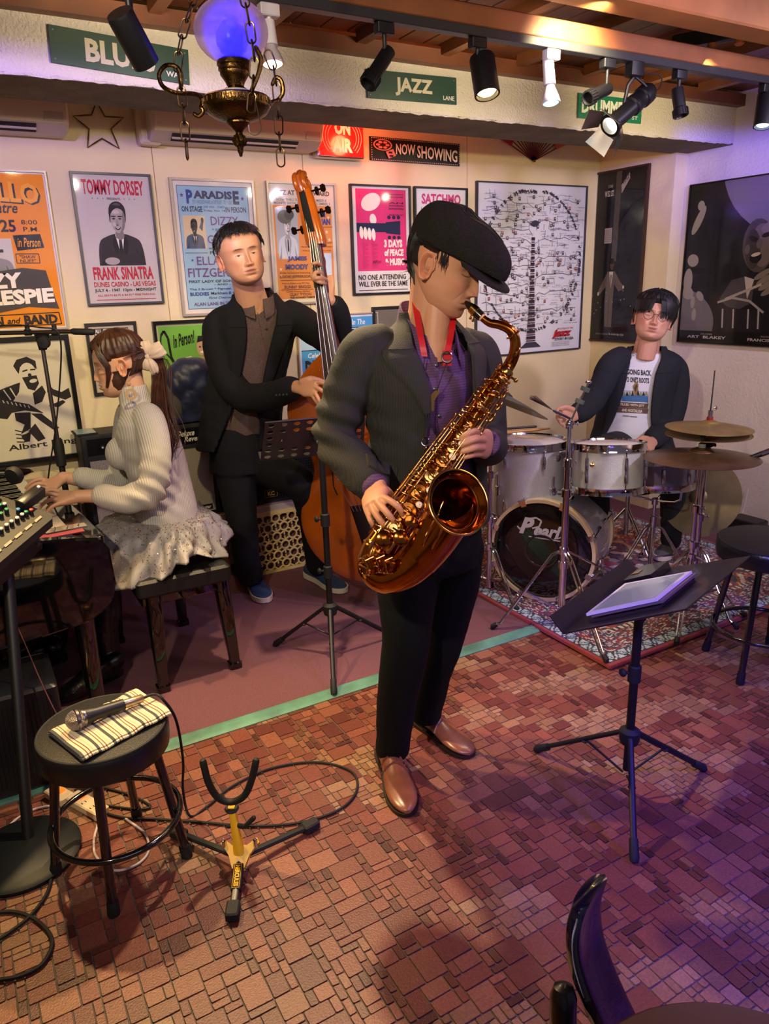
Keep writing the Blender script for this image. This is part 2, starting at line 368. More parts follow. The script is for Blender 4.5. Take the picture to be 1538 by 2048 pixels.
        cv([(tn-.03, -.47), (tn-.07, -.32), (tn-.05, -.275), (tn+.05, -.275), (tn+.07, -.32), (tn+.03, -.47)], tuple(k*.8 for k in sk)); s.e(*f(tn, -.275), w*.03, h*.008, dark)
        cv([(tn-.14, -.215), (tn, -.19), (tn+.14, -.215), (tn+.08, -.14), (tn, -.125), (tn-.08, -.14)], dark)
        if turn: cv([(tn-.11, -.205), (tn, -.185), (tn+.11, -.205), (tn, -.155)], '#e8e4dc' if False else (.75, .72, .68))
        return s
    def build(s, parent, name='print', m=None): return s.mb.build(name, m or M_print, parent, smooth=False)
# ================================================================ the setting
YW, X3, X4, YS = 3.85, 3.87, 3.97, 3.25
M_wall = mat('cream_plaster', '#dccb9f', .85, bump=.8, bscale=45, vary=.05, vscale=3)
M_wallr = mat('rough_white_plaster', '#d6cdbd', .9, bump=2.4, bscale=110, vary=.06, vscale=5)
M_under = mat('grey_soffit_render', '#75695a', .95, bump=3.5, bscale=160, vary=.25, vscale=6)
M_wood = mat('dark_ceiling_wood', '#6a3c26', .5, vary=.35, vscale=5, bump=.3, bscale=30)
M_wood2 = mat('red_brown_beam_wood', '#7a4a2b', .5, vary=.3, vscale=4, bump=.3, bscale=30)
M_tile = mat('worn_brick_tile', attr=True, rough=.42, vary=.22, vscale=170, bump=.35, bscale=220)
M_grout = mat('grey_tile_joint', '#565049', .8, vary=.2, vscale=60)
def wall(name, c, size, m=M_wall): return struct(MB().box(c, size).build(name, m))
floor = struct(MB().box((1.5, 1.6, -.031), (7.4, 5.2, .06)).build('floor', M_grout))
# tiles of the dance floor: a random packing on a 3 cm grid, bricks smaller in the sandy patches
def pave():
    u = .0205; X0, Y0, nx, ny = -1.0, -.42, 242, 131; used = np.zeros((nx, ny), bool); out = []
    pal = [['#7d4435', '#70392e', '#87503c', '#64302a', '#8c5942', '#784034', '#7a4636'], ['#93694c', '#8a6046', '#9a7456', '#8a6248']]
    for j in range(ny):
        for i in range(nx):
            if used[i, j]: continue
            bx, by = (i+(j//6)*3)//8, (j+(i//7)*2)//7; r = random.Random(bx*131+by*37+((bx*by) % 7)); sandy = r.random() < .17
            rr = random.random()
            if sandy: opts = [(2, 1), (1, 2), (1, 1), (2, 2), (3, 2)]
            else: opts = [(3, 3), (4, 3), (3, 4), (2, 3), (3, 2), (4, 2), (2, 2), (1, 2), (3, 1), (2, 1)]; 
            random.shuffle(opts)
            for a, b in opts+[(1, 1)]:
                if i+a <= nx and j+b <= ny and not used[i:i+a, j:j+b].any(): break
            used[i:i+a, j:j+b] = True
            c = list(rgb(random.choice(pal[1 if sandy else 0]))); k = random.uniform(.7, .95); c = [x*k for x in c]
            if not sandy and a*b <= 3 and random.random() < .4: c = [x*.62 for x in c]
            out.append((X0+i*u, Y0+j*u, a*u, b*u, c))
    return out
def tile_mb(mb, x, y, w, h, c):
    g = .0013; mb.col = c; x0, y0, x1, y1 = x+g, y+g, x+w-g, y+h-g; e = .0022
    j = lambda: random.uniform(-.0009, .0009)
    top = [(x0+e, y0+j()), (x1-e, y0+j()), (x1+j(), y0+e), (x1+j(), y1-e), (x1-e, y1+j()), (x0+e, y1+j()), (x0+j(), y1-e), (x0+j(), y0+e)]
    cx, cy = (x0+x1)/2, (y0+y1)/2; zt = .0022+random.uniform(0, .0004)
    t = [(cx+(a-cx)*(1-.0012/max(w, .02)), cy+(b-cy)*(1-.0012/max(h, .02)), zt) for a, b in top]; lo = [(a, b, -.001) for a, b in top]
    mb.add(lo+t, [tuple(range(8, 16))]+[(k, (k+1) % 8, 8+(k+1) % 8, 8+k) for k in range(8)])
tiles = [t for t in pave() if t[1]+t[3] < 2.285]
def px_size(t):
    q = V((t[0]+t[2]/2, t[1]+t[3]/2, 0))-O; zc = q.dot(CF)
    if zc < .2: return 0
    x, y = q.dot(IX)/zc*F, q.dot(IY)/zc*F
    return t[2]*t[3]/zc**2 if abs(x) < 790 and abs(y) < 1040 else 0
tiles.sort(key=px_size, reverse=True)
for t in tiles[:300]:
    mb = MB(); mb.usecol = True; tile_mb(mb, *t); mb.build('tile', M_tile, floor, smooth=False)
mb = MB(); mb.usecol = True
for t in tiles[300:]: tile_mb(mb, *t)
o = mb.build('tiles', M_tile, floor, smooth=False); o['kind'] = 'stuff'
# carpeted stage, timber nosing
M_carpet = mat('mauve_carpet', '#6e4550', .95, vary=.28, vscale=260, bump=1, bscale=500)
tag(MB().box((1.45, 3.08, .004), (4.96, 1.53, .012)).build('stage_carpet', M_carpet), 'mauve pink carpet covering the stage floor in front of the poster wall', 'carpet')
tr = MB(); pr = [(2.262, 0), (2.262, .006), (2.275, .013), (2.29, .011), (2.3, .015), (2.318, .015), (2.318, 0)]
tr.add([(x, a, b) for x in (-1.0, 2.06) for a, b in pr], [(k, k+1, 8+k, 7+k) for k in range(6)]+[tuple(range(7)), tuple(range(13, 6, -1))])
struct(tr.build('trim_1', mat('worn_green_paint', '#4f7f6e', .55, vary=.35, vscale=9, bump=.6, bscale=60)))
# rug
def rug():
    x0, x1, y0, y1, q = 2.055, 3.62, 1.85, 3.56, .0060; nx, ny = int((x1-x0)/q), int((y1-y0)/q)
    X, Y = np.meshgrid(np.linspace(x0, x1, nx+1), np.linspace(y0, y1, ny+1), indexing='ij')
    Z = .0235+.0012*np.sin(X*9+Y*4)+.0008*np.sin(Y*17); vs = np.stack([X, Y, Z], -1).reshape(-1, 3)
    i, j = np.meshgrid(np.arange(nx), np.arange(ny), indexing='ij'); a = (i*(ny+1)+j).ravel(); fs = np.stack([a, a+ny+1, a+ny+2, a+1], 1)
    cx = (X[:-1, :-1]+X[1:, 1:])/2; cy = (Y[:-1, :-1]+Y[1:, 1:])/2
    dx = np.minimum(cx-x0, x1-cx); dy = np.minimum(cy-y0, y1-cy); d = np.minimum(dx, dy)*1.4; al = np.where(dx < dy, cy-y0, cx-x0)*1.35
    C = np.zeros(cx.shape+(3,)); red, dred, navy, cream, pale, gold, blk = [np.array(rgb(h)) for h in ('#8c1f20', '#5c1216', '#1b2138', '#cdb9a0', '#9fb6b8', '#c08a3e', '#15131a')]
    mx, my = np.abs(cx-(x0+x1)/2), np.abs(cy-(y0+y1)/2)
    f1 = np.sin(mx*61+2*np.sin(my*33))+np.sin(my*57+2*np.sin(mx*29)); f2 = np.sin(mx*118+1.7*np.sin(my*71))*np.sin(my*103+1.3*np.sin(mx*83))
    def put(mk, c): C[mk] = c
    put(d >= 0, red); put(f1 > .55, dred); put((f2 > .38), gold); put((f1 < -1.0), navy); put((f1 > 1.25), cream)
    med = np.sqrt((mx/.36)**2+(my/.52)**2)+.06*np.sin(np.arctan2(my, mx)*12); put(med < 1, navy*.9); put((med < 1) & (f2 > .2), red); put((med < 1) & (f1 > .8), cream); put((med > .93) & (med < 1), gold); put(med < .3, red*1.3); put((med < .3) & (f1 > 0.2), pale)
    b = (d < .335) & (d > .30); put(b, cream); put(b & (np.sin(al*150) > .1), blk)
    b = (d < .30) & (d > .115); put(b, red*.85); t = (d-.2075)/.0925; g1 = np.sin(al*26)*1.0-t*1.6; g2 = np.sin(al*75+3*np.sin(d*90)); g3 = np.cos(al*52+np.sin(d*130)*2)
    put(b & (np.abs(g1) < .28), navy); put(b & (g2*np.cos(d*105) > .35), cream); put(b & (g3*np.sin(d*88+al*9) > .45), navy); put(b & (g2*g3 < -.5), dred); put(b & (g2*np.sin(d*150+al*40) > .72), pale)
    put((d <= .115) & (d > .107), blk); b = (d <= .107) & (d > .034); put(b, pale); s = (d-.07)/.035
    put(b & (np.abs(np.sin(al*62)-s) < .36), blk); put(b & (np.abs(np.sin(al*62+1.6)+s*1.1) < .24), navy*1.4); put(b & (np.sin(al*124)*np.cos(s*4) > .72), cream)
    put((d <= .034) & (d > .027), blk); put(d <= .027, red*.95)
    C *= (1+.12*RNG.randn(*cx.shape))[..., None].clip(.6, 1.4)
    nv = len(vs); peri = [ii*(ny+1) for ii in range(nx+1)]+[nx*(ny+1)+jj for jj in range(1, ny+1)]+[ii*(ny+1)+ny for ii in range(nx-1, -1, -1)]+[jj for jj in range(ny-1, 0, -1)]
    low = vs[peri].copy(); low[:, 2] = .010; n = len(peri)
    me = bpy.data.meshes.new('rug'); skirt = [(peri[k], nv+k, nv+(k+1) % n, peri[(k+1) % n]) for k in range(n)]
    org = np.array([x0, y0, .01]); me.from_pydata((np.vstack([vs, low])-org).tolist(), [], fs.tolist()+skirt)
    cc = np.ones((len(fs)+n, 4, 4)); cc[:len(fs), :, :3] = C.reshape(-1, 1, 3); cc[len(fs):, :, :3] = red*.8
    me.color_attributes.new('Col', 'FLOAT_COLOR', 'CORNER').data.foreach_set('color', cc.ravel())
    me.materials.append(mat('woven_wool', attr=True, rough=.95, bump=.8, bscale=420, sheen=.2)); me.polygons.foreach_set('use_smooth', [True]*len(me.polygons))
    tag(link('rug', me, None, V(org)), 'red oriental rug with dark floral borders lying under the drum kit', 'rug')
rug()
# walls: back wall hung with thin boards, joints recessed
wb = wall('wall_back', (1.2, YW+.06, 1.3), (5.5, .1, 2.6))
sx = [-1.5, P(314, 400, Y=YW).x, P(618, 560, Y=YW).x, P(934, 320, Y=YW).x, X3]
for a, b in zip(sx[:-1], sx[1:]): MB().box(((a+b)/2, YW+.005, 1.3), (b-a-.004, .012, 2.6)).build('panel', M_wall, wb)
wall('wall_corner', ((X3+4.3)/2, (YS+4)/2, 1.3), (4.3-X3, 4-YS, 2.6))
wall('wall_right', (X4+.15, 1.6, 1.3), (.3, 2*(YS-1.6), 2.6), mat('right_wall_plaster', '#ddd3c8', .85, bump=1.2, bscale=60, vary=.05, vscale=3))
wall('wall_left', (-1.55, 1.6, 1.3), (.1, 5.2, 2.6))
# rough plastered lintel
bm_ = MB(); bm_.box((1.2, 3.12, 2.282), (5.56, .34, .178)); lint = struct(bm_.build('trim_2', M_wallr))
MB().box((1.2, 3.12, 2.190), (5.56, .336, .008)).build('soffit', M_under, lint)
ed = MB(); xs = np.linspace(-1.5, 3.95, 240); pp = [V((x, 2.952+random.uniform(-.002, .003), 2.190+random.uniform(-.002, .003))) for x in xs]
ed.tube(pp, [random.uniform(.003, .007) for _ in pp], 6); ed.build('ragged_edge', M_wallr, lint)
struct(MB().box((1.2, 2.925, 2.398), (5.54, .05, .055)).build('trim_3', M_wood))
struct(MB().box((1.2, 3.4, 2.5), (5.54, .93, .06)).build('trim_4', M_wall))
# timber ceiling: boards and joists run to the poster wall, beams run along it
ceil = struct(MB().box((1.3, 1.2, 2.475), (5.6, 3.5, .02)).build('ceiling', M_wood))
x = -1.4
while x < 4.0:
    w_ = .118; MB().box((x+w_/2, 1.2, 2.455), (w_-.006, 3.46, .02), bev=.003).build('plank', M_wood, ceil); x += w_
x = -1.2
while x < 4.0:
    MB().box((x, 1.2, 2.426), (.045, 3.4, .045)).build('joist', M_wood2, ceil); x += .40
struct(MB().box((1.3, 2.13, 2.275), (5.3, .07, .06), bev=.006).build('trim_5', M_wood2))
struct(MB().box((1.3, P(1300, 45, z=2.30).y-.06, 2.36), (5.3, .12, .12), bev=.01).build('trim_6', mat('light_beam_wood', '#9c6a42', .55, vary=.3, vscale=4)))
# low shelf along the wall with a pale pierced screen below it
plat = thing('low_shelf', 'low shelf carrying the amplifiers, pale pierced screen along its front', 'shelf', (1.26, 3.72, 0))
MB().box((1.26, 3.72, .372), (1.72, .25, .036), bev=.006).build('shelf_board', mat('grey_shelf_board', '#a89a94', .5), plat)
for xx in (.45, 1.1): MB().box((xx, 3.76, .187), (.03, .16, .334)).build('support', M_wood, plat)
def lattice():
    g = MB(); x0, x1, z0, z1, y = 1.22, 1.9, .03, .35, 3.60; s = .052; r = random.Random(3)
    row = 0; z = z0+.02
    while z < z1:
        x = x0+(s*.9 if row % 2 else 0)
        while x < x1:
            g.ring((x, y, z), s*.44, .0055, (0, 1, 0), 18, 6)
            for k in range(3):
                a = k*pi/3+.5; g.tube([(x+cos(a)*s*.44, y, z+sin(a)*s*.44), (x+cos(a)*s*.95, y, z+sin(a)*s*.95)], .0045, 6)
                g.tube([(x-cos(a)*s*.44, y, z-sin(a)*s*.44), (x-cos(a)*s*.95, y, z-sin(a)*s*.95)], .0045, 6)
            x += s*1.8
        z += s*1.02; row += 1
    g.build('pierced_screen', mat('pale_cut_wood', '#d9bd7e', .5), plat)
    MB().box(((x0+x1)/2, 3.645, .185), (x1-x0, .01, .33)).build('backing', mat('dark_mauve_board', '#5d3f3a', .7), plat)
    for z in (.012, .348): MB().box(((x0+x1)/2, y, z), (x1-x0, .02, .024)).build('rail', mat('pale_cut_wood'), plat)
lattice()
# ================================================================ framed posters and signs on the walls
def framed(name, label, tl, br, wallY=None, wallX=None, fw=.012, fcol='#2a2a30', metal=.3, depth=.022, mount='#d8d0c4', mw=0, cat='poster', glass=True, group='framed posters on the walls', off=None, x_other=None):
    """tl, br: pixels of the outer frame corners on its wall"""
    kw = dict(Y=wallY) if wallY else dict(X=wallX)
    a, b = P(*tl, **kw), P(*br, **kw)
    if wallY: ux, n, y = V((1, 0, 0)), V((0, -1, 0)), wallY; w_ = (b.x-a.x) if x_other is None else x_other
    else: ux, n = V((0, -1, 0)), V((-1, 0, 0)); w_ = (a.y-b.y) if x_other is None else x_other
    if x_other is not None and x_other < 0: w_ = -x_other; a = b-ux*w_+V((0, 0, a.z-b.z))   # the left part is outside the picture
    h = a.z-b.z; a = a+n*.002
    c = a+ux*w_/2-UP*h/2; t = thing(name, label, cat, c-UP*h/2, group)
    M = mat('frame_'+fcol[1:], fcol, .35, metal); ax = (ux, UP, ux.cross(UP)); s = 1 if ax[2].dot(n) > 0 else -1
    fr = MB(); A = (ux, UP, n)
    for cc, sz in ((a+ux*w_/2-UP*fw/2, (w_, fw, depth)), (a+ux*w_/2-UP*(h-fw/2), (w_, fw, depth)), (a+ux*fw/2-UP*h/2, (fw, h-2*fw, depth)), (a+ux*(w_-fw/2)-UP*h/2, (fw, h-2*fw, depth))):
        fr.box(cc+n*depth/2, sz, A)
    fr.build('frame', M, t, smooth=False)
    MB().box(c+n*.005, (w_-2*fw, h-2*fw, .008), A).build('mount', mat('mount_'+mount[1:], mount, .7), t, smooth=False)
    f = fw+mw; pr = Print(a+ux*f-UP*f+n*.0095, ux*(w_-2*f), -UP*(h-2*f), n)
    if glass: MB().box(c+n*(depth-.006), (w_-2*fw, h-2*fw, .0015), A).build('glass', M_glass, t, smooth=False)
    return t, pr
RED, INK = '#b02438', '#2a2628'
# 1 orange show poster
t, p = framed('poster', 'orange show poster in a thin pale frame at the top left of the wall', (-60, 337), (137, 657), YW, fcol='#b4aa9c', fw=.008, mw=.006, x_other=-.50)
p.r(0, 0, 100, 100, '#e08a14')
for dx, c in ((1.6, INK), (0, '#e9a02c')):
    p.t('APOLLO', 18+dx, 3+dx*.6, 76, 13, c, .05, slope=3) if c == INK else p.t('APOLLO', 18, 3, 76, 13, c, .03, slope=3)
p.t('Theatre', 40, 18, 34, 7, INK, .02, .3); p.t('SEPT. 25', 22, 29, 48, 8, INK, .03); p.t('8:00', 75, 29, 14, 3, INK); p.t('P.M.', 76, 33.5, 14, 3, INK)
p.t('STARRING', 25, 39.5, 22, 2.4, INK); p.poly([(66, 39), (90, 38), (92, 47), (68, 49)], INK); p.t('in Person', 69, 40.5, 20, 6, '#e9a02c', .01, .3)
p.r(22, 41, 42, 20, '#c4bcae'); p.bust(43, 53, 40, 24, '#6a625c', '#141214', '#8a8480', turn=1); p.r(36, 48, 9, 2, INK); p.r(47, 48, 9, 2, INK)
p.ln([(66, 51), (86, 51), (86, 57), (66, 57), (66, 51)], .5, INK); p.t('"SHAW', 69, 51.8, 14, 2.2, INK); p.t('NUFF"', 69, 54.4, 14, 2.2, INK)
p.poly([(0, 64), (40, 63), (70, 60), (90, 62), (93, 75), (97, 88), (70, 86), (30, 91), (0, 92)], '#4a4440')
p.t('DIZZY', 8, 64.5, 60, 10, '#efe6d4', .05, slope=-1.5); p.t('GILLESPIE', 6, 75.5, 88, 10, '#efe6d4', .05, slope=-2)
p.ln([(2, 91.5), (96, 90.5), (97, 98.5), (2, 99)], .6, INK); p.t('CHORUS', -30, 92, 46, 6, INK, .03); p.t('N', 38, 92, 8, 6, INK, .04); p.t('and', 49, 93, 12, 4, INK, .02, .3); p.t('BAND', 64, 91.6, 30, 6.4, INK, .05)
p.build(t)
# 2
t, p = framed('poster', 'grey poster with red lettering around a smiling man with folded arms', (137, 343), (327, 606), YW, fcol='#4a4a50', fw=.010)
p.r(0, 0, 100, 100, '#bdb4a8'); p.t('TOMMY DORSEY', 10, 3.5, 82, 11.5, RED, .03)
for k in (0, 1, 2, 6, 7, 8): p.star(22+k*7, 17.8, 1, INK, .65)
p.t('PRESENTS', 41, 17, 18, 1.8, INK); p.bust(52, 45, 62, 50, '#a39a90', '#2a2624', '#332f30', turn=-.4)
p.poly([(28, 52), (24, 66), (48, 70), (80, 70), (82, 58), (70, 62), (44, 60)], '#2f2b2c'); p.e(38, 66.5, 10, 3, '#a39a90', 0)
p.t('FRANK SINATRA', 10, 71, 82, 10.5, RED, .03); p.t('DUNES CASINO - LAS VEGAS', 9, 83, 85, 4, RED, .02); p.t('JULY 4 - 1947  10pm - MIDNIGHT', 9, 88.5, 85, 3.2, INK, .02)
p.t('ALL SEATS $3.75 & $4.50 * FREE PARKING', 12, 93, 79, 1.8, RED, .01); p.ln([(10, 97.5), (92, 97.5)], .5, RED); p.build(t)
# 3
t, p = framed('poster', 'pale blue theatre poster in a silver frame behind the bass player', (335, 355), (535, 625), YW, fcol='#a89e90', fw=.012, mount='#cfc5b4', mw=.022, x_other=.425)
BL = '#8fb0ba'; PU = '#6d4a7c'; NV = '#3a4a80'; p.r(0, 0, 100, 100, BL); p.ln([(0, 0), (100, 0), (100, 100), (0, 100), (0, 0)], .5, '#4a6070')
p.star(6, 7.5, 3, PU, .7); p.star(92, 9, 3, PU, .7); p.t('P', 12, 3, 9, 11, NV, .05); p.t('ARADIS', 22, 3.5, 55, 6.5, '#4a4c5c', .05); p.t('E', 78, 3, 9, 11, '#4a4c5c', .05)
p.t('3711 WOODWARD at DETROIT - TE. 1-2062', 20, 11, 57, 3, '#5b6878', 0); p.t('ON STAGE', 4, 16, 29, 4.5, '#3c4050', .03); p.t('ONE WEEK ... STARTS', 35, 15.6, 30, 1.6, NV); p.t('Friday, Nov. 14', 35, 18.4, 30, 2.2, '#3c4050'); p.t('IN PERSON', 66, 16, 30, 4.5, '#3c4050', .02)
p.r(4, 23.5, 31, 26.5, '#c8b48c'); p.bust(19, 38, 26, 24, '#3c3836', '#1c1a1c', '#4c5868', turn=-.5); p.poly([(26, 33), (31, 26), (33, 27), (30, 36)], '#4c5868'); p.e(31, 27, 2, 2, '#3c3836')
p.t('DIZZY', 43, 24, 40, 7, PU, .01); p.t('* BE-BOP *', 44, 33.5, 30, 2.6, NV); p.t('GILLESPIE', 36, 39, 58, 7, PU, .01); p.t('and his orchestra', 37, 48.6, 50, 2, '#3c4050')
p.ln([(3, 53.5), (35, 53.5)], .4, '#3c4050'); p.t('PLUS', 38, 52, 20, 2.6, '#3c4050'); p.star(12, 59.5, 2, NV, .7); p.t('ELLA', 18, 56.5, 34, 7, PU, .01); p.t('FITZGERALD', 4, 66, 88, 7.5, PU, .01)
p.t('FIRST LADY OF SONG', 4, 76, 68, 2.2, '#3c4050', .02); p.t('- AND -', 40, 79, 24, 1.6, '#3c4050'); p.t('The 3 Brown * Pigmeat', 4, 82.5, 60, 2.4, NV); p.t('BUDDIES', 4, 86, 27, 3, NV, .03); p.t('Markham & Co', 34, 86, 40, 2.4, '#3c4050')
p.t('First Detroit Showing', 30, 90, 60, 2.6, '#555566', 0, .3); p.t('ALAN LANE IN "GUN LAW"', 8, 94.5, 82, 3, PU, .02); p.build(t)
# 4
t, p = framed('poster', 'cream and orange concert poster in a silver frame behind the neck of the double bass', (529, 362), (700, 604), YW, fcol='#a09682', fw=.011, mount='#d8cdb4', mw=.012, x_other=.395)
OR = '#dc8f46'; p.r(0, 0, 100, 100, '#d9cdb2'); p.r(2, 16, 96, 83, OR); p.t('JAZZ AT the HOWARD', 4, 3, 92, 5.5, '#5a5448', .04); p.t('NOW THRU SUNDAY DECEMBER 8', 8, 10, 82, 2.4, '#6a6458'); p.t('MIDNITE SHOW SATURDAY DECEMBER 3', 4, 13, 92, 2.2, '#6a6458', .015)
p.r(5, 18, 36, 40, '#aeb2ac'); p.bust(23, 42, 32, 42, '#d0ccc0', '#5a564c', '#c8ccc8', turn=.5); p.e(20, 26, 12, 6, '#6a6658'); p.e(27, 24, 8, 4.5, '#57534a')
for sx_, sy_ in ((88, 21), (92, 26), (88, 39), (92, 46), (80, 34), (8, 72), (14, 61), (8, 78)): p.star(sx_, sy_, 3, '#ecd9a4', .65)
SB = '#3c4a8c'; p.t('SARAH', 55, 20, 32, 6, SB, .05); p.t('VAUGHAN', 50, 27, 45, 5.5, SB, .05); p.ln([(44, 34.5), (98, 34.5)], .5, '#8a5a34'); p.t('MILES', 52, 38, 28, 5.5, SB, .05); p.t('DAVIS', 52, 45.5, 30, 5, SB, .05); p.t('QUINTET', 84, 48, 13, 1.6, '#8a5a34')
p.t('featuring Bill Evans, Paul Chambers', 44, 51.5, 52, 1.5, '#8a4a24'); p.t('Philly Jo Jones and Jimmy Cobb', 46, 55, 48, 1.4, '#8a4a24')
p.r(62, 58, 32, 37, '#c9d3d8'); p.bust(78, 79, 30, 38, '#45525c', '#161a1e', '#9fb4c2', turn=-.5)
p.t('JAMES', 20, 60.5, 32, 5, '#5a5a84', .05); p.t('MOODY', 16, 67.5, 38, 5, '#5a5a84', .05); p.t('& His Orchestra Featuring', 6, 74.5, 50, 1.9, '#8a4a24'); p.t('EDDIE JEFFERSON', 6, 77.5, 52, 3, '#6a4a54'); p.ln([(6, 82), (60, 82)], .4, '#8a5a34')
p.t('Prince Charming Of Tap', 8, 84, 46, 1.8, '#8a4a24'); p.t('BUNNY BRIGGS', 12, 86.6, 44, 2.8, '#6a4a54'); p.ln([(6, 90.4), (60, 90.4)], .4, '#8a5a34'); p.t('Clown Prince Of Fun', 14, 91.3, 40, 1.6, '#8a4a24'); p.t('CLAY TYSON', 20, 93.6, 36, 2.6, '#6a4a54'); p.t('THE HOWARD THEATRE', 20, 97, 44, 1.8, '#4a3030', .03); p.build(t)
# 5 (the bird and guitar drawing is replaced by plain shapes)
t, p = framed('poster', 'bright pink poster in a black frame, white rounded shapes over a dark bar', (696, 368), (822, 586), YW, fcol='#1c1c20', fw=.010, mount='#ddd8ce', x_other=.385)
PK = '#d6366e'; CR = '#e8dfc6'; p.r(0, 0, 100, 100, '#d8d2c6'); p.r(7, 2, 88, 77, PK); p.e(33, 14, 17, 8, CR, -10); p.e(36, 30, 6, 5, CR, 20)
p.r(7, 33.5, 52, 8.5, '#1f2740'); p.poly([(58, 32.5), (84, 31), (84, 44.5), (58, 43)], '#1f2740')
for k in range(3):
    p.e(64+k*8.5, 28, 3.2, 1.8, '#1f2740'); p.e(64+k*8.5, 47, 3.2, 1.8, '#1f2740')
for k in range(4): p.e(15+k*7, 42.5+k*.6, 3.4, 6, CR, -8, 12)
for k, (s_, yy) in enumerate((('AQUARIAN', 6), ('MUSIC & ART FAIR', 8.4), ('AN', 13.5), ('AQUARIAN', 16.2), ('EXPOSITION', 19), ('WHITE LAKE, N.Y.', 25))): p.t(s_, 64, yy, 26, 1.7 if k > 1 else 1.1, '#3a1626', .02)
p.t('3 DAYS', 54, 49, 33, 7.5, CR, .06); p.t('of PEACE', 54, 58, 35, 7, CR, .06); p.t('& MUSIC', 55, 67, 35, 7, CR, .06)
for c in (22, 38):
    for k in range(20): p.t('mmmmm mmmm' if (k+c) % 3 else 'nnn mmm', c-6, 52+k*1.25, 10 if k % 3 else 6, .5, '#8a1c44', 0)
p.t('AUGUST 15, 16, 17', 33, 69, 15, 3, '#5a1430', .02); p.t('NO ONE ATTENDING', 7, 82.5, 85, 5, INK, .01); p.t('WILL EVER BE THE SAME', 7, 89, 88, 5, INK, .01); p.ln([(7, 97.5), (95, 97.5)], .6, INK); p.build(t)
# 6
t, p = framed('poster', 'white poster in a black frame with pink heading, half hidden by the flat cap', (825, 373), (935, 606), YW, fcol='#1c1c20', fw=.010, mount='#ddd8ce', x_other=.37)
p.r(0, 0, 100, 100, '#d6d2ca'); p.t('SATCHMO', 12, 4, 78, 9, '#c03a6c', .04); p.t('LOUIS ARMSTRONG', 11, 15.5, 82, 5.5, INK, 0); 
for k in range(3): p.ln([(17, 24.6+k*1.1), (22, 24+k*1.1), (27, 25+k*1.1), (32, 24.4+k*1.1)], .5, '#c03a6c')
p.t('LIVE', 36, 23.5, 28, 4, '#c03a6c', .04); p.t('KING OF THE TRUMPET', 7, 30, 86, 4.5, INK, .01); p.e(12, 38, 1.4, .9, INK); p.e(17, 37.4, 1.4, .9, INK); p.ln([(13.2, 38), (13.2, 35.4), (18.2, 34.8), (18.2, 37.4)], .4, INK); p.bust(50, 68, 70, 50, '#3c3836', '#161416', '#2a2628'); p.build(t)
t, p = framed('picture', 'narrow dark frame low on the wall just behind the saxophonist', (742, 614), (850, 800), YW, fcol='#26221f', fw=.014, cat='picture'); p.r(0, 0, 100, 100, '#6d6458'); p.bust(50, 58, 80, 70); p.build(t)
# 7 jazz family tree
t, p = framed('poster', 'large white poster of a branching tree of tiny portraits, thin dark frame', (950, 362), (1156, 697), YW, fcol='#3a3844', fw=.008, mount='#d8d6da')
p.r(0, 0, 100, 100, '#d2d0d4'); r = random.Random(5); DK = '#3a3644'
for k in range(15):
    y = 10+k*5.4; 
    for sg in (-1, 1):
        L = [(50, y+3)]; x = 50
        while 7 < x < 92: x += sg*r.uniform(3, 7); L.append((x, y+r.uniform(-1.2, 1.2)-(abs(x-50)/50)*1.5))
        if y < 84 and (k % 2 == 0 or sg < 0): p.ln(L, .28, '#4a4654')
        for q in L[1:]:
            if r.random() < .5 and y < 84: p.ln([q, (q[0]+r.uniform(-1, 1), q[1]-r.uniform(2, 5))], .22, DK)
for k in range(430):
    x, y = r.uniform(5, 94), r.uniform(4, 83)
    if abs(x-50) < 3: continue
    p.t(r.choice(('Mm nnn mm', 'nn mmm', 'mnm mnm n')), x, y, r.uniform(4, 8), .55, '#75718a', 0); p.k = 40+k % 30
p.k = 75
for k in range(150):
    x, y = r.uniform(5, 93), r.uniform(5, 83); c = r.choice((DK, '#5a4a58', '#8a4a44', DK, '#48465a')); p.r(x, y, 1.9, 2.0, c); p.e(x+.95, y+.8, .55, .6, '#c4b4a8', 0, 6); p.k = 75+k % 20
for k in range(150):
    a = r.uniform(0, 2*pi); x, y = 50+46*cos(a)*min(1, 1.15), 44+42*sin(a)
    x, y = max(4, min(96, x)), max(3.5, min(86, y)); an = r.uniform(0, 180); p.e(x, y, 1.1, .42, DK, an, 6); p.e(x+1, y+.7, 1.0, .4, DK, an+60, 6); p.k = 96+k % 10
p.k = 108
for k in range(52):
    y = 30+k*1.25; wd = 1.6+(k/52)**2*3.2; p.r(50-wd, y, wd*2, .62 if k % 3 else 1.3, ('#2a2630', '#5a2a2c', '#3a3644')[k % 3])
p.poly([(45, 94), (40, 97), (60, 97), (55, 94)], DK); p.e(51, 22, 3.5, 1.8, DK)
p.t('jazz', 71, 87, 20, 6, '#a82430', .06, .25); p.t('EVOLUTION OF THE', 76, 86, 16, 1, '#a82430', .02); p.t('STORY IN USA', 74, 92.2, 19, 1.8, INK, .03)
for k in range(3): p.t('mmm mmmm nnn mmmm mm', 71, 94.8+k*1.1, 18, .6, '#6a667a', 0)
p.build(t)
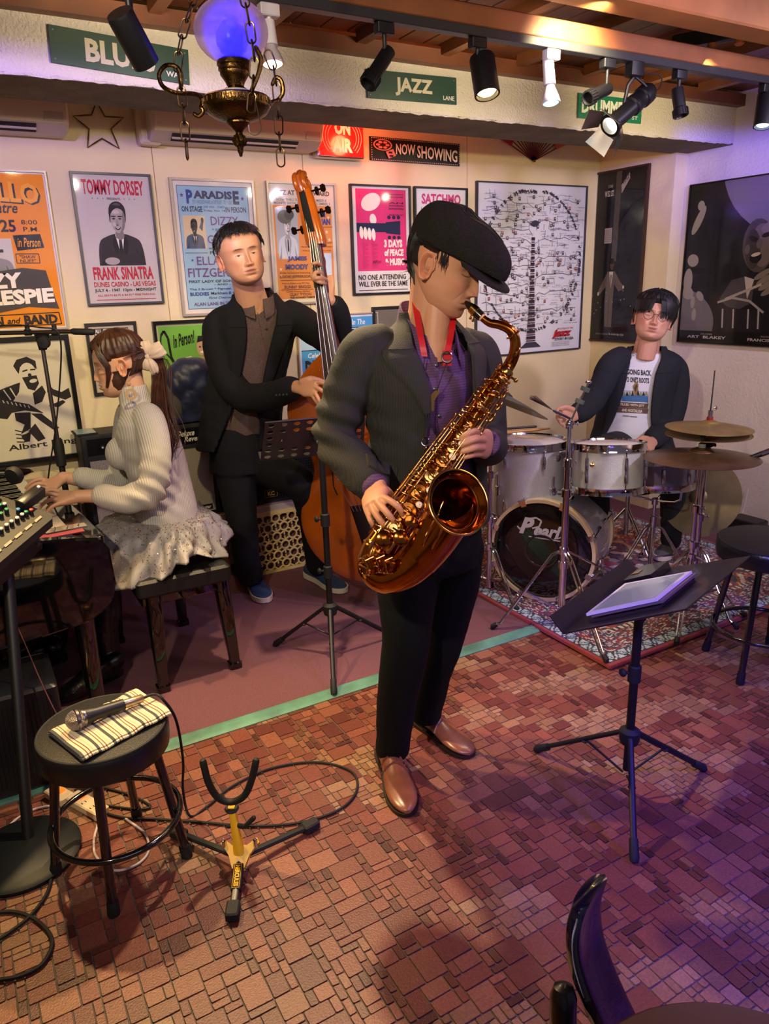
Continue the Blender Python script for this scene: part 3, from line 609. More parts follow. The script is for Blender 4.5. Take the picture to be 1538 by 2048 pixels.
# 8 street corner photograph on the return wall
t, p = framed('poster', 'dark night photograph in a brown frame, man with spread arms under a street sign', (1189, 348), (1328, 690), wallX=X3, fcol='#3f2a20', fw=.012, mount='#121118', glass=True, x_other=.47)
p.r(0, 0, 100, 100, '#15131c'); p.poly([(44, 0), (54, 0), (52, 52), (42, 52)], '#5a544c'); p.poly([(22, 9), (42, 10), (42, 16), (22, 14)], '#23222c'); p.t('W.52 ST.', 23, 10.3, 18, 3.4, '#e8e4dc', .03); p.t('2 ONE', 29, 7, 9, 1.8, '#b8b4ac', .02)
p.poly([(54, 8), (68, 1.5), (69, 5), (55, 13)], '#d0ccc4'); p.t('AVENUE', 56, 5, 11, 3.5, '#23222c', .02, 0, -3.6)
p.r(27, 32, 14, 9, '#b8b2a8'); 
for k in range(7): p.t('mm nnn mm', 28, 33+k*1.1, 12, .6, '#3a3844', 0)
G = '#6a5f58'; p.poly([(36, 58), (52, 58), (50, 78), (50, 92), (36, 92), (34, 76)], G); p.poly([(37, 58), (22, 68), (20, 71), (23, 72), (38, 66)], G); p.poly([(51, 58), (64, 65), (70, 67), (69, 69), (60, 70), (50, 65)], G)
p.poly([(40, 58), (48, 58), (45, 68)], '#d8d2c6'); p.poly([(43, 60), (45.5, 60), (45, 68)], '#6b2a30'); p.e(45, 54, 3.8, 3, '#5a4438'); p.e(44.4, 51.8, 4.2, 1.8, '#14110f'); p.e(20.5, 71.5, 1.8, 1.2, '#d8d2c6'); p.e(69, 67.5, 1.6, 1, '#d8d2c6')
p.ln([(43, 72), (42.5, 92)], .5, '#4a423c'); p.r(35, 92, 7, 1.4, '#2a2420'); p.r(43, 92, 7, 1.4, '#2a2420')
for k in range(16): p.e(r.uniform(5, 95), r.uniform(68, 84), .6, .35, '#c4c8d8', 0, 6)
p.t('WILLIAM P. GOTTLIEB', 20, 96, 24, 1.0, '#a8a4ac', 0); p.t('The Golden Age of Jazz', 46, 95.7, 30, 1.6, '#e0dcd8', 0, .3); p.build(t)
# 9 drummer photograph on the right wall
t, p = framed('poster', 'large black and white photograph of a laughing drummer on the right wall', (1385, 370), (1640, 700), wallX=X4, fcol='#101014', fw=.006, mount='#121118', x_other=.80)
p.r(0, 0, 100, 100, '#17151c'); p.e(88, -12, 62, 48, '#85807e', 0, 40); p.r(0, -30, 100, 30, '#17151c') if False else None
p.e(-8, 88, 38, 24, '#7d7a80', 0, 40); p.r(0, 92.5, 100, 7.5, '#0e0d12')
for a, b, c, d, g in ((4, 60, 4, 8, 0), (9, 22, 3, 10, 30), (10, 13, 3, 3, 0), (5, 68, 5, 4, 20), (10, 74, 2, 4, 0), (16, 70, 4, 2.5, 40), (12, 82, 2, 4, 0), (7, 47, 5, 4, 10)): p.e(a, b, c, d, '#a8a49c', g)
p.e(60, 40, 12, 16, '#57504c', -12); p.e(63, 40, 8, 13, '#7a706a', -12); p.e(56, 42, 6, 12, '#463f3d', -8); p.e(59, 47, 4.6, 3.4, '#17151c', -10); p.e(59, 45.2, 3.6, 1.1, '#d8d2c8', -10); p.e(66, 30, 5, 3, '#8d837c', -12); p.e(52, 42, 2, 3, '#6a615c'); p.e(56, 36, 4, 1.6, '#2a2624', 20); p.e(66, 34, 4, 1.4, '#2a2624', -10); p.e(61, 39, 2.4, 3, '#6e655e')
p.poly([(33, 72), (42, 60), (54, 58), (60, 62), (60, 74), (46, 80)], '#4c494e'); p.poly([(52, 58), (60, 60), (56, 72)], '#c8c4bc'); p.e(100, 62, 28, 20, '#2c2a32', -25)
for k in range(4): p.e(66+k*2.2, 57+k*3.2, 7, 1.9, '#8a8078', -25)
p.ln([(38, 72), (66, 63)], 1.6, '#b8b0a4'); p.ln([(32, 74), (44, 71), (58, 73), (70, 80)], 1.4, '#b0aca8'); p.poly([(34, 76), (68, 80), (70, 92), (40, 92)], '#232129')
for x_ in (37, 46, 58, 66): p.ln([(x_, 78), (x_+1, 90)], 1.1, '#c0bcc0')
p.t('DRUMMER', 20, 94, 10, 1, '#b8b4b4', 0, .3); p.t('ART  BLAKEY', 8, 95.6, 34, 1.8, '#d8d4d4', .02); p.t('PHOTOGRAPHER', 70, 94, 14, 1, '#b8b4b4', 0, .3); p.t('FRANCIS  WOLFF', 60, 95.8, 34, 1.8, '#d8d4d4', .02); p.build(t)
# 10 guitarist cloth poster
t, p = framed('poster', 'off-white poster of a guitarist in black ink, wide black frame behind the microphone stand', (-160, 684), (171, 910), YW-.05, fcol='#0e0e10', fw=.02, depth=.03, mount='#cfc6ac', x_other=-.60, glass=False)
p.r(0, 0, 100, 100, '#cfc6ac'); K = '#241f1e'
p.poly([(59, 20), (62, 15), (70, 13), (76, 17), (76, 24), (72, 21), (64, 21), (62, 27)], K); p.e(69, 26, 6, 8, '#cfc6ac'); p.poly([(64, 30), (75, 29), (76, 36), (72, 42), (67, 40)], K); p.e(72, 33.5, 3, 1.6, '#cfc6ac', -10); p.ln([(65, 25), (69, 24)], 1.2, K); p.ln([(71, 24), (75, 24)], 1.2, K); p.e(70, 28.5, 1.4, 1.6, K)
p.poly([(24, 37), (34, 39), (42, 45), (66, 53), (76, 62), (62, 58), (52, 59), (48, 64), (40, 62), (34, 54), (38, 50), (36, 45), (26, 42)], K)
p.poly([(44, 46), (46, 39), (58, 35), (62, 34), (60, 42), (54, 50)], K); p.ln([(49, 39), (53, 48)], 1, '#cfc6ac'); p.ln([(54, 38), (58, 49)], 1, '#cfc6ac'); p.poly([(70, 44), (78, 38), (80, 44), (76, 52), (70, 54)], K)
for k in range(9): p.ln([(41+k*3, 45.5+k*1.05), (41.8+k*3, 48+k*1.05)], .6, '#cfc6ac')
p.poly([(82, 36), (86, 42), (92, 45), (98, 42), (99, 50), (94, 52), (86, 48), (81, 44)], K); p.poly([(80, 56), (92, 52), (94, 54), (88, 58)], K)
p.poly([(54, 59), (66, 60), (64, 74), (56, 78), (60, 70), (54, 66)], K); p.poly([(66, 61), (74, 62), (86, 76), (82, 78), (74, 70)], K); p.poly([(62, 76), (68, 70), (74, 84), (68, 86)], K); p.poly([(56, 80), (64, 76), (62, 84), (58, 85)], K)
for k in range(4): p.ln([(52, 74+k*3.4), (57, 76+k*3), (62, 75+k*3.2)], .8, K)
p.t('Albert King', 45, 86.5, 53, 6.5, K, .015, slope=-1); p.build(t)
# 11, 12, 13
t, p = framed('poster', 'small poster in a dark frame directly behind the pianist, black lettering block on top', (167, 647), (287, 782), YW, fcol='#2c2824', fw=.014, mount='#bdb09a'); p.r(0, 0, 100, 100, '#b9ab94'); p.r(12, 4, 76, 16, '#3a3634')
p.t('ALL CHICAGO FRI', 14, 5, 72, 6, '#d8d0c0', .04); p.t('BLUES ARCADE', 14, 12, 72, 6, '#d8d0c0', .04); p.r(12, 24, 76, 70, '#8d6148'); p.bust(50, 62, 60, 60); p.build(t)
t, p = framed('poster', 'green poster of a performer in a black frame between the pianist and the bassist', (302, 643), (448, 800), YW, fcol='#0e0e10', fw=.014, depth=.03, mount='#c4b69a', mw=.012); p.r(0, 0, 100, 100, '#6fa83e'); K = '#1a1712'
p.ln([(4, 12), (10, 6), (16, 16), (18, 40), (24, 56)], 3.2, K); p.ln([(4, 12), (2, 22), (8, 34), (16, 42), (22, 50)], 2, K); p.t('In Person!', 24, 12, 40, 18, K, .03, .25, -6)
p.e(50, 66, 30, 22, '#c9a678'); p.e(44, 66, 22, 14, K); p.e(44, 70, 17, 10, '#c9a678'); 
for k in range(9): p.e(26+k*6, 47+abs(k-4)*1.4, 4.4, 7, '#d8bb92', k*12); p.ln([(22+k*6, 44), (28+k*6, 56)], .6, '#5b4330')
p.e(74, 30, 8, 12, '#c49a74'); p.poly([(67, 24), (70, 15), (80, 15), (84, 26), (79, 22)], K); p.e(72, 30, 2, 1, K); p.e(78, 30, 2, 1, K); p.e(75, 37, 3.4, 1.6, '#efe6d4'); p.poly([(60, 44), (90, 42), (98, 80), (62, 84)], '#b98f62'); p.build(t)
t, p = framed('poster', 'blue and white show poster partly hidden by the shoulders of the double bass', (590, 632), (757, 790), YW, fcol='#b8b0a8', fw=.006, mount='#e0dcd8', mw=.014); p.r(0, 0, 100, 100, '#4f9fd0'); W = '#ece8e0'
p.t('Harlem In The', 45, 3, 42, 7, W, .02, .2); p.r(0, 13, 100, 1, INK); p.r(0, 14, 100, 24, '#b8d4e4'); p.t('STONE', 26, 15, 70, 13, INK, .06); p.t('WASHINGTON', 38, 29.5, 46, 7, '#3c4a60', .03); p.r(0, 38, 100, 1, INK)
p.t('Celebrated', 8, 42, 34, 6, W, .02, .2); p.t('Mr. Th', 55, 42, 30, 6, W, .02, .2); p.t('DUKE', 4, 51, 34, 20, INK, .05); p.t('ELLINGTON', 42, 51, 56, 20, INK, .05); p.t('AND HIS ORCHESTRA', 4, 75, 92, 12, INK, .05); p.build(t)
# ---- signs
def plate(name, label, cat, c, ux, uz, w_, h, d, col, n=V((0, -1, 0)), m=None, bev=.008):
    t = thing(name, label, cat, c-UP*h/2); MB().box(c, (w_, h, d), (ux, uz, n), bev=bev).build('plate', m or mat('enamel_'+col[1:], col, .35), t, ang=25)
    return t, Print(c-ux*w_/2+uz*h/2+n*d/2, ux*w_, -uz*h, n)
def street(label, a, b, c, word, sub, x, y, w_, h, sx_, col='#2f4a40', tc='#c9bfa8'):
    A, B, Cc = P(*a, Y=2.944), P(*b, Y=2.944), P(*c, Y=2.944); ux = (B-A); W_ = ux.length; ux.normalize(); n = V((0, -1, 0)); uz = n.cross(ux) if n.cross(ux).z > 0 else ux.cross(n); H_ = (A-Cc).dot(uz)
    t, p = plate('street_sign', label, 'sign', (A+B)/2-uz*H_/2, ux, uz, W_, H_, .006, col); p.t(word, x, y, w_, h, tc, .04)
    if sub: p.t(sub, sx_, 70, 13 if len(sub) > 2 else 10, 16, '#d8d4cc', .02)
    for q, r_ in ((3, 12), (97, 12), (3, 88), (97, 88)): p.e(q, r_, .6, 2, '#8a8880', 0, 8)
    p.build(t, 'lettering')['kind'] = 'stuff'
street('dark green street sign reading BLUES on the left of the lintel', (95, 48), (376, 100), (107, 126), 'BLUES', 'WAY', 24, 18, 50, 64, 82)
street('dark green street sign reading JAZZ in the middle of the lintel', (732, 138), (912, 156), (736, 196), 'JAZZ', 'LANE', 30, 18, 42, 66, 84)
street('bright green street sign reading DRUMMER at the right of the lintel', (1157, 186), (1284, 201), (1156, 236), 'DRUMMER', 'ST', 5, 18, 74, 60, 84, '#1e7a5a', '#e8ece4')
n = V((0, -1, 0)); A = P(628, 262, Y=3.80); B = P(721, 268, Y=3.80); D = P(717, 320, Y=3.80); w_ = B.x-A.x; c = V(((A.x+B.x)/2, 3.80, D.z+.105))
t = thing('on_air_sign', 'glossy red illuminated on air sign hanging under the lintel', 'sign', (c.x, 3.8, D.z))
MB().box(c, (w_, .21, .07), (V((1, 0, 0)), UP, n), bev=.008).build('housing', mat('chrome_edge', '#b8b0ac', .3, 1), t)
MB().box(c+n*.034, (w_-.012, .198, .008), (V((1, 0, 0)), UP, n), bev=.004).build('red_face', mat('lit_red_face', '#c81414', .2, emit='#d01008', estr=.55, coat=.5), t)
p = Print(c+n*.0385-V((w_/2, 0, 0))+UP*.105, V((w_, 0, 0)), -UP*.21, n); p.t('ON', 36, 17, 34, 32, '#f4dcd4', .06); p.t('AIR', 30, 56, 44, 32, '#f4dcd4', .06)
for k, rr in enumerate((34, 40, 46)):
    for s_ in (-1, 1): p.ln([(52+s_*rr*cos(a)*.9, 54+rr*sin(a)*1.05) for a in np.linspace(-.75, .75, 10)], 1.6, '#f0b4a8')
p.build(t, 'lettering')['kind'] = 'stuff'
A, B, D = P(738, 272, Y=YW-.01), P(919, 288, Y=YW-.01), P(740, 320, Y=YW-.01); ux = (B-A); w_ = ux.length; ux.normalize(); n = V((0, -1, 0)); uz = V((-ux.z, 0, ux.x)); h_ = (A-D).dot(uz)
t, p = plate('cinema_sign', 'black embossed plate reading now showing with a film reel, beside the on air sign', 'sign', (A+B)/2-uz*h_/2, ux, uz, w_, h_, .008, '#141014')
for k in range(44):
    for y_ in (3.5, 94): p.r(2+k*2.18, y_, 1.1, 4, '#c49a90')
for k in range(9):
    for x_ in (1, 98): p.r(x_, 6+k*10, .9, 4, '#c49a90')
p.e(13, 34, 10, 24, '#d48a80'); p.e(13, 34, 8.6, 20, '#3a1416'); 
for k in range(6): p.e(13+5*cos(k*pi/3), 34+12*sin(k*pi/3), 2.2, 5, '#d48a80', 0, 10)
p.poly([(16, 62), (24, 48), (27, 76), (19, 90)], '#d48a80'); p.r(19, 60, 4, 8, '#3a1416'); p.r(20, 74, 4, 8, '#3a1416')
p.t('NOW', 27, 24, 21, 46, '#ecdcd0', .02, 0, -2); p.t('SHOWING', 50, 24, 46, 54, '#ecdcd0', .02, 0, 8); p.build(t, 'lettering')['kind'] = 'stuff'
# red folding fan
c = P(1067, 322, Y=YW-.012); t = thing('hand_fan', 'open red folding fan hung upright below the lintel', 'fan', c-UP*.01); R_ = (P(1155, 290, Y=YW)-c).length
for k in range(19):
    a = radians(24+132*k/18); MB().box(c+V((cos(a), 0, sin(a)))*R_*.28, (R_*.56, .006, .0015), (V((cos(a), 0, sin(a))), V((-sin(a), 0, cos(a))), n)).build('rib', mat('dark_red_lacquer', '#5a1218', .3), t)
mb = MB(); mb.usecol = True; NN = 38
for k in range(NN):
    a0, a1 = radians(22+136*k/NN), radians(22+136*(k+1)/NN); z = .004*(k % 2), .004*((k+1) % 2); mb.col = rgb('#a01c26' if (k//5) % 3 else '#c86a3c') if k not in (17, 18, 30) else rgb('#2a1418')
    mb.add([c+V((cos(a)*r_, -.004-zz, sin(a)*r_)) for a, zz in ((a0, z[0]), (a1, z[1])) for r_ in (R_*.5, R_)], [(0, 1, 3, 2)])
mb.build('leaf', M_print, t, smooth=False); MB().lathe([(.008, 0), (.008, .012)], c-V((0, 0, 0)), (0, -1, 0), 12).build('pivot', M_brass, t)
# wire star
L = [P(x, y, Y=YW-.012) for x, y in ((193, 203), (210, 233), (247, 235), (222, 258), (238, 297), (204, 277), (175, 295), (178, 258), (146, 232), (183, 230))]
mb = MB(); mb.tube(sum([[a, a.lerp(b, .5)] for a, b in zip(L, L[1:]+L[:1])], []), .0035, 6, closed=True); tag(mb.build('wire_star', mat('gilt_wire', '#6e5a2c', .4, .8)), 'five pointed wire star hanging on the wall between the air conditioners', 'star')
# air conditioners
def aircon(x0, x1, z0, label):
    t = thing('air_conditioner', label, 'air conditioner', ((x0+x1)/2, 3.74, z0), 'white air conditioners above the posters')
    pr = [(3.845, z0), (3.72, z0-.002), (3.66, z0+.03), (3.635, z0+.09), (3.64, z0+.2), (3.67, z0+.25), (3.845, z0+.25)]; b = MB(); n_ = len(pr)
    X = [x0, x0+.01, x1-.01, x1]; S = [.93, 1, 1, .93]; b.add([(xx, 3.845+(a-3.845)*s_, z0+.12+(z_-z0-.12)*s_) for xx, s_ in zip(X, S) for a, z_ in pr], [(i*n_+k, i*n_+(k+1) % n_, (i+1)*n_+(k+1) % n_, (i+1)*n_+k) for i in range(3) for k in range(n_)]+[tuple(range(n_)), tuple(range(4*n_-1, 3*n_-1, -1))])
    b.build('casing', mat('aged_white_plastic', '#c4b09a', .4), t)
    ax = (V((1, 0, 0)), V((0, -.06, .03)).normalized(), V((0, -.03, -.06)).normalized()); cc = V(((x0+x1)/2-.02, 3.692, z0+.012))
    MB().box(cc, (x1-x0-.22, .05, .006), ax).build('air_slot', mat('dark_slot', '#171214', .6), t)
    MB().box(cc+V((0, -.004, -.004)), (x1-x0-.22, .006, .01), ax).build('louvre', M_cream, t)
    MB().box(V((x1-.06, 3.648, z0+.06)), (.075, .05, .004), (V((1, 0, 0)), V((0, -.25, 1)).normalized(), V((0, -1, -.25)).normalized())).build('control_panel', mat('panel_grey', '#a8988c', .4), t)
    return t
zb = P(118, 262, Y=3.7).z; zb2 = P(560, 297, Y=3.7).z
aircon(P(135, 240, Y=3.7).x-.78, P(135, 240, Y=3.7).x, (zb+zb2)/2, 'aged white air conditioner above the orange poster at the far left')
aircon(P(302, 270, Y=3.7).x, P(640, 290, Y=3.7).x, (zb+zb2)/2, 'long aged white air conditioner behind the hanging oil lamp')
c = P(296, 258, Y=3.8); mb = MB(); mb.box(c+UP*.05, (.10, .24, .07), (V((1, 0, 0)), UP, n), bev=.04); tag(mb.build('pipe_cover', M_cream), 'cream rounded pipe cover on the wall left of the long air conditioner', 'cover')
# ================================================================ people
HS = [(-.118, .001, .048, .020), (-.115, .018, .062, .006), (-.106, .037, .076, -.012), (-.092, .050, .083, -.03), (-.072, .060, .086, -.045), (-.05, .0655, .085, -.062), (-.03, .067, .083, -.08), (0, .0725, .082, -.094), (.03, .0765, .086, -.099), (.06, .073, .080, -.094), (.085, .060, .062, -.078), (.103, .038, .036, -.052), (.111, .018, .012, -.028), (.113, .001, -.008, -.010)]
def head_grid(c, f, u, skin, s=1.0, age=0, hair='#171212', eyes='closed', lip='#9a5a50', stub=0, female=False, mouth_open=0, NA=190, NR=170, wide=1.0, smile=0.0):
    """face as one dense surface: sockets, nose, lips, chin, closed or narrow eyes; local x right, y forward, z up"""
    f = V(f).normalized(); u = V(u); u = (u-f*u.dot(f)).normalized(); r = f.cross(u); c = V(c)
    T = np.array(HS); zs = np.linspace(0, 1, NR); t = .5-.5*np.cos(pi*zs)*.55-.5*(1-2*zs)*.45; zz = T[0, 0]+(T[-1, 0]-T[0, 0])*t
    g = lambda k: np.interp(zz, T[:, 0], T[:, k])
    ker = np.ones(9)/9
    def sm(a): b = np.convolve(np.pad(a, 4, 'edge'), ker, 'valid'); b[:3] = a[:3]; b[-3:] = a[-3:]; return b
    W, Fr, Bk = sm(g(1))*wide, sm(g(2)), sm(g(3))
    if female: W = W*np.where(zz < -.02, .88, .98); 
    a = np.linspace(0, 2*pi, NA, endpoint=False); a = a-.38*np.sin(2*(a-pi/2)) if False else a
    a = pi/2+np.sign(np.linspace(-1, 1, NA, endpoint=False))*pi*np.abs(np.linspace(-1, 1, NA, endpoint=False))**1.35
    cx, sy = np.cos(a)[None, :], np.sin(a)[None, :]; pw = np.where(sy > 0, 2.25, 2.1)
    X = W[:, None]*np.sign(cx)*np.abs(cx)**(2/pw); mid = (Bk*.55+Fr*.45)[:, None]
    Y = mid+np.where(sy > 0, (Fr[:, None]-mid), (mid-Bk[:, None]))*np.sign(sy)*np.abs(sy)**(2/pw); Z = np.repeat(zz[:, None], NA, 1)
    fr = np.clip(sy*1.6, 0, 1)*np.ones_like(X); G = lambda x0, z0, rx, rz: np.exp(-((X-x0)/rx)**2-((Z-z0)/rz)**2)
    ax = np.abs(X); GA = lambda x0, z0, rx, rz: np.exp(-((ax-x0)/rx)**2-((Z-z0)/rz)**2)
    nz = np.interp(Z, [-.052, -.047, -.040, -.028, .012, .03], [0, .35, 1, .92, .22, 0]); nw = np.interp(Z, [-.045, -.03, .01], [.0115, .009, .0075])
    D = .0225*(.86 if female else 1)*nz*np.exp(-(ax/nw)**2) + .0085*GA(.0125, -.040, .0062, .0075) - .0045*GA(.018, -.030, .005, .006)*0
    D += -.0105*GA(.031, .004, .017, .0125) + .0052*GA(.031, -.001, .0135, .0078) + .0045*GA(.028, .024, .024, .007)*(0.4 if female else 1) + .0045*GA(.044, -.026, .02, .016) - .004*GA(.05, -.062, .014, .02)
    D += .0062*np.exp(-(ax/.021)**2)*(np.exp(-((Z+.0605-.002*np.cos(ax*90))/.0042)**2)+1.1*np.exp(-((Z+.0735)/.0048)**2)) - .0042*np.exp(-(ax/.023)**4)*np.exp(-((Z+.0668-smile*(ax/.024)**2*.006)/.0016)**2)
    D += -.003*np.exp(-(ax/.02)**2)*np.exp(-((Z+.084)/.004)**2)+.0062*GA(0, -.102, .018, .011) - .0018*GA(0, -.053, .003, .004)+.003*GA(0, -.066, .034, .02)
    if age: D += -.0016*np.exp(-((ax-.030-(-.04-Z)*.45)/.0028)**2)*np.clip((-.035-Z)*60, 0, 1)*np.clip((Z+.072)*60, 0, 1); D += -.0012*GA(.030, -.016, .012, .0022)
    if smile: D += .005*smile*GA(.042, -.036, .012, .012)
    Y = Y+D*fr
    col = np.ones(X.shape+(3,))*np.array(rgb(skin)); lp, hc = np.array(rgb(lip)), np.array(rgb(hair))
    def mixc(mk, cc): nonlocal col; mk = np.clip(mk, 0, 1)[..., None]*fr[..., None]; col = col*(1-mk)+np.array(cc)*mk
    red = np.array(rgb(skin))*np.array([1.08, .86, .80]); mixc(.6*GA(.045, -.032, .018, .014)+.5*GA(0, -.040, .014, .01)+.4*G(0, -.1, .02, .012), red)
    if stub: mixc(stub*np.clip((-.066-Z)*30, 0, 1)*np.clip((.055-ax)*40, 0, 1)+stub*1.1*np.exp(-(ax/.022)**2)*np.exp(-((Z+.0545)/.004)**2), np.array(rgb(skin))*.62)
    lipm = np.exp(-((Z+.0668)/.0085)**4)*np.clip(1.25-(ax/.0235)**2, 0, 1); mixc(lipm*.85, lp); mixc(np.exp(-(ax/.0235)**6)*np.exp(-((Z+.0668-smile*(ax/.024)**2*.006)/.0011)**2), lp*.3)
    br = np.exp(-((ax-.031)/.0175)**4)*np.exp(-((Z-.0225+.22*(ax-.030)**2*40)/.0030)**2); mixc(br*(.62 if female else .85), hc*1.1)
    zc = -.0015-.12*0-((ax-.031)/.016)**2*-.0035
    lidz = (-.0035+.0032*((ax-.031)/.0145)**2) if eyes == 'closed' else (.0008-.0030*((ax-.031)/.0145)**2)
    lm = np.clip(1.3-np.abs((ax-.031)/.0145)**4, 0, 1)
    if eyes == 'closed': mixc(lm*np.exp(-((Z-lidz)/.0011)**2)*.95, hc*.5)
    else:
        low = -.0052+.0025*((ax-.031)/.0145)**2; op = (Z < lidz) & (Z > low) & (np.abs(ax-.031) < .0145)
        mixc(op*1.0, (.42, .36, .33)); iris = op & (np.abs(ax-.0315) < .0058); mixc(iris*1.0, (.018, .010, .008)); mixc(lm*np.exp(-((Z-lidz)/.0011)**2), hc*.4)
    mixc(GA(.0062, -.0485, .0028, .0018)*.9, np.array(rgb(skin))*.2)
    vs = np.stack([X, Y, Z], -1).reshape(-1, 3)*s; fs = []
    i, j = np.meshgrid(np.arange(NR-1), np.arange(NA), indexing='ij'); A_ = (i*NA+j).ravel(); B_ = (i*NA+(j+1) % NA).ravel()
    fs = np.stack([A_, B_, B_+NA, A_+NA], 1).tolist()+[tuple(range(NA))[::-1], tuple((NR-1)*NA+k for k in range(NA))]; cc = col.reshape(-1, 3)
    # ears
    for sd in (-1, 1):
        n1, n2 = 26, 9; o = len(vs); ev = []; ec = []
        for q in range(n2):
            rr = q/(n2-1)
            for k in range(n1):
                t_ = 2*pi*k/n1; ex, ez = .0175*rr*cos(t_), .031*rr*sin(t_)+(.003*rr if sin(t_) > 0 else 0); ex *= (1.0 if sin(t_) > -.2 else .72)
                lift = .017*(rr**2)*(1 if cos(t_) < .3 else .35)-.006*exp_(rr, .45)*(1 if rr > .1 else 1.2)+(.0015*sin(t_*3) if .4 < rr < .9 else 0)
                if rr > .94: lift -= .003
                ev.append((sd*(.0715*wide+lift), -.012+ex*1.0-(.006*rr if cos(t_) < 0 else 0)-.06*ez, -.014+ez)); ec.append(red*(.62 if .2 < rr < .62 else 1.0))
        ef = [(o+q*n1+k, o+q*n1+(k+1) % n1, o+(q+1)*n1+(k+1) % n1, o+(q+1)*n1+k) for q in range(n2-1) for k in range(n1)]+[tuple(o+k for k in range(n1))]
        bk = [(sd*(.062*wide), e_[1]*.9-.002, e_[2]*.9) for e_ in ev[-n1:]]; ef += [(o+(n2-1)*n1+k, o+(n2-1)*n1+(k+1) % n1, o+n2*n1+(k+1) % n1, o+n2*n1+k) for k in range(n1)]
        vs = np.vstack([vs, np.array(ev+bk)*s]); cc = np.vstack([cc, np.array(ec), np.tile(red, (n1, 1))]); fs += ef
    M_ = np.array([list(r), list(f), list(u)]); return vs@M_+np.array(c), fs, cc
def exp_(x, c): return math.exp(-((x-c)/.22)**2)
class HF:                                        # head frame
    def __init__(s, c, f, u, k=1.0, wide=1.0): s.c = V(c); s.f = V(f).normalized(); s.u = (V(u)-s.f*V(u).dot(s.f)).normalized(); s.r = s.f.cross(s.u); s.k = k; s.w = wide
    def __call__(s, x, y, z): return s.c+(s.r*x+s.f*y+s.u*z)*s.k
    def surf(s, az, z, off=0):                   # az: 0 front, 90 right ear, 180 back
        T = HS; zz = max(-.117, min(.112, z)); W, Fr, Bk = [np.interp(zz, [q[0] for q in T], [q[k] for q in T]) for k in (1, 2, 3)]; mid = Bk*.55+Fr*.45
        a = radians(az); x = W*s.w*sin(a); y = mid+(Fr-mid if cos(a) > 0 else mid-Bk)*cos(a); d = V((x, y-mid, (zz-.01)*.8 if zz > .03 else 0)).normalized()
        return s(x+d.x*off, y+d.y*off, zz+d.z*off)
def cap_hair(hf, name, m, parent, thick, line, seed=0, strand=.0035, NA=170, NR=90, zlo=-.11):
    """hair volume: scalp surface pushed out by thick(az,z), dipping inside the head where line(az,z) is negative"""
    r = np.random.RandomState(seed); ph = r.rand(8)*6; mb = MB(); vs = []
    for i in range(NR):
        z = zlo+(.1125-zlo)*sin(pi/2*i/(NR-1))
        for k in range(NA):
            az = -180+360*k/NA; l_ = line(az, z); t_ = thick(az, z); n_ = sum(sin(az*(.19+.11*q)+ph[q]+z*(60+25*q)*.3) for q in range(8))/8
            off = (t_+strand*n_*2.2+strand*.7*sin(az*1.9+z*25+ph[1])) if l_ > 0 else -.006
            e = min(1, max(0, l_/.016)); off = -.006+(off+.006)*e if l_ > 0 else off
            vs.append(hf.surf(az, z, off))
    fs = [(i*NA+k, i*NA+(k+1) % NA, (i+1)*NA+(k+1) % NA, (i+1)*NA+k) for i in range(NR-1) for k in range(NA)]+[tuple(range(NA)), tuple((NR-1)*NA+k for k in range(NA))[::-1]]
    mb.add(vs, fs); return mb
def locks(mb, hf, n, az, z0, length, w_=.004, seed=1, out=.006, droop=.5, sweep=0, rise=0):
    r = random.Random(seed)
    for _ in range(n):
        a = r.uniform(*az); z = r.uniform(*z0); L = r.uniform(*length); pts = []
        sw = r.uniform(-.3, 1)*sweep
        for q in range(6):
            t_ = q/5; pts.append(hf.surf(a+sw*t_*40, z-L*t_*droop+rise*sin(t_*pi)*.6, out+r.uniform(-.001, .001)+rise*sin(t_*2.2)))
        mb.tube(pts, [w_*.5, w_, w_, w_*.8, w_*.5, w_*.1], 5, ell=(1, .45))
def hand(mb, wrist, palm, fingers, thumb=None, s=1.0, nrm=None, rp=None):
    """palm hull from wrist to the four knuckles, each finger a jointed tapering chain; fingers: lists of 3-D points from knuckle to tip"""
    wrist = V(wrist); kn = [V(f_[0]) for f_ in fingers]; mid = sum(kn, V())/len(kn); side = (kn[-1]-kn[0]); sw = side.length
    ax = (mid-wrist); L = ax.length; ax.normalize(); X = (side-ax*side.dot(ax)).normalized(); N = ax.cross(X)
    secs = []
    for t_, wd, th in ((-.22, .026, .019), (0, .028, .0195), (.25, .031, .0175), (.55, .040, .0165), (.85, max(.036, sw/2+.010), .0135), (1.06, max(.034, sw/2+.008), .0105)):
        secs.append((wrist+(mid-wrist)*t_, X, N, wd*s, th*s))
    mb.loft(secs, 20, pw=2.6)
    R0 = rp or [.0088, .0092, .0088, .0076]
    for f_, k in zip(fingers, R0):
        pts = [V(wrist).lerp(V(f_[0]), .72)]+[V(q) for q in f_]; C = crv(pts, 14); rr = [k*s*(1.12-.30*i/14)*(1+.07*math.exp(-((i-9)/1.2)**2)+.06*math.exp(-((i-5)/1.2)**2)) for i in range(15)]
        mb.tube(C, rr, 10, rnd=True)
    if thumb:
        pts = [V(q) for q in thumb]; C = crv(pts, 10); mb.tube(C, [.0155*s*(1-.38*i/10) for i in range(11)], 10, rnd=True)
def limb(mb, pts, radii, n=16, seg=24, ell=None):
    C = [V(p) for p in crv(pts, seg)]; R_ = [float(x[0]) for x in crv([[r_] for r_ in radii], seg)]
    mb.tube(C, R_, n, rnd=True, ell=ell)
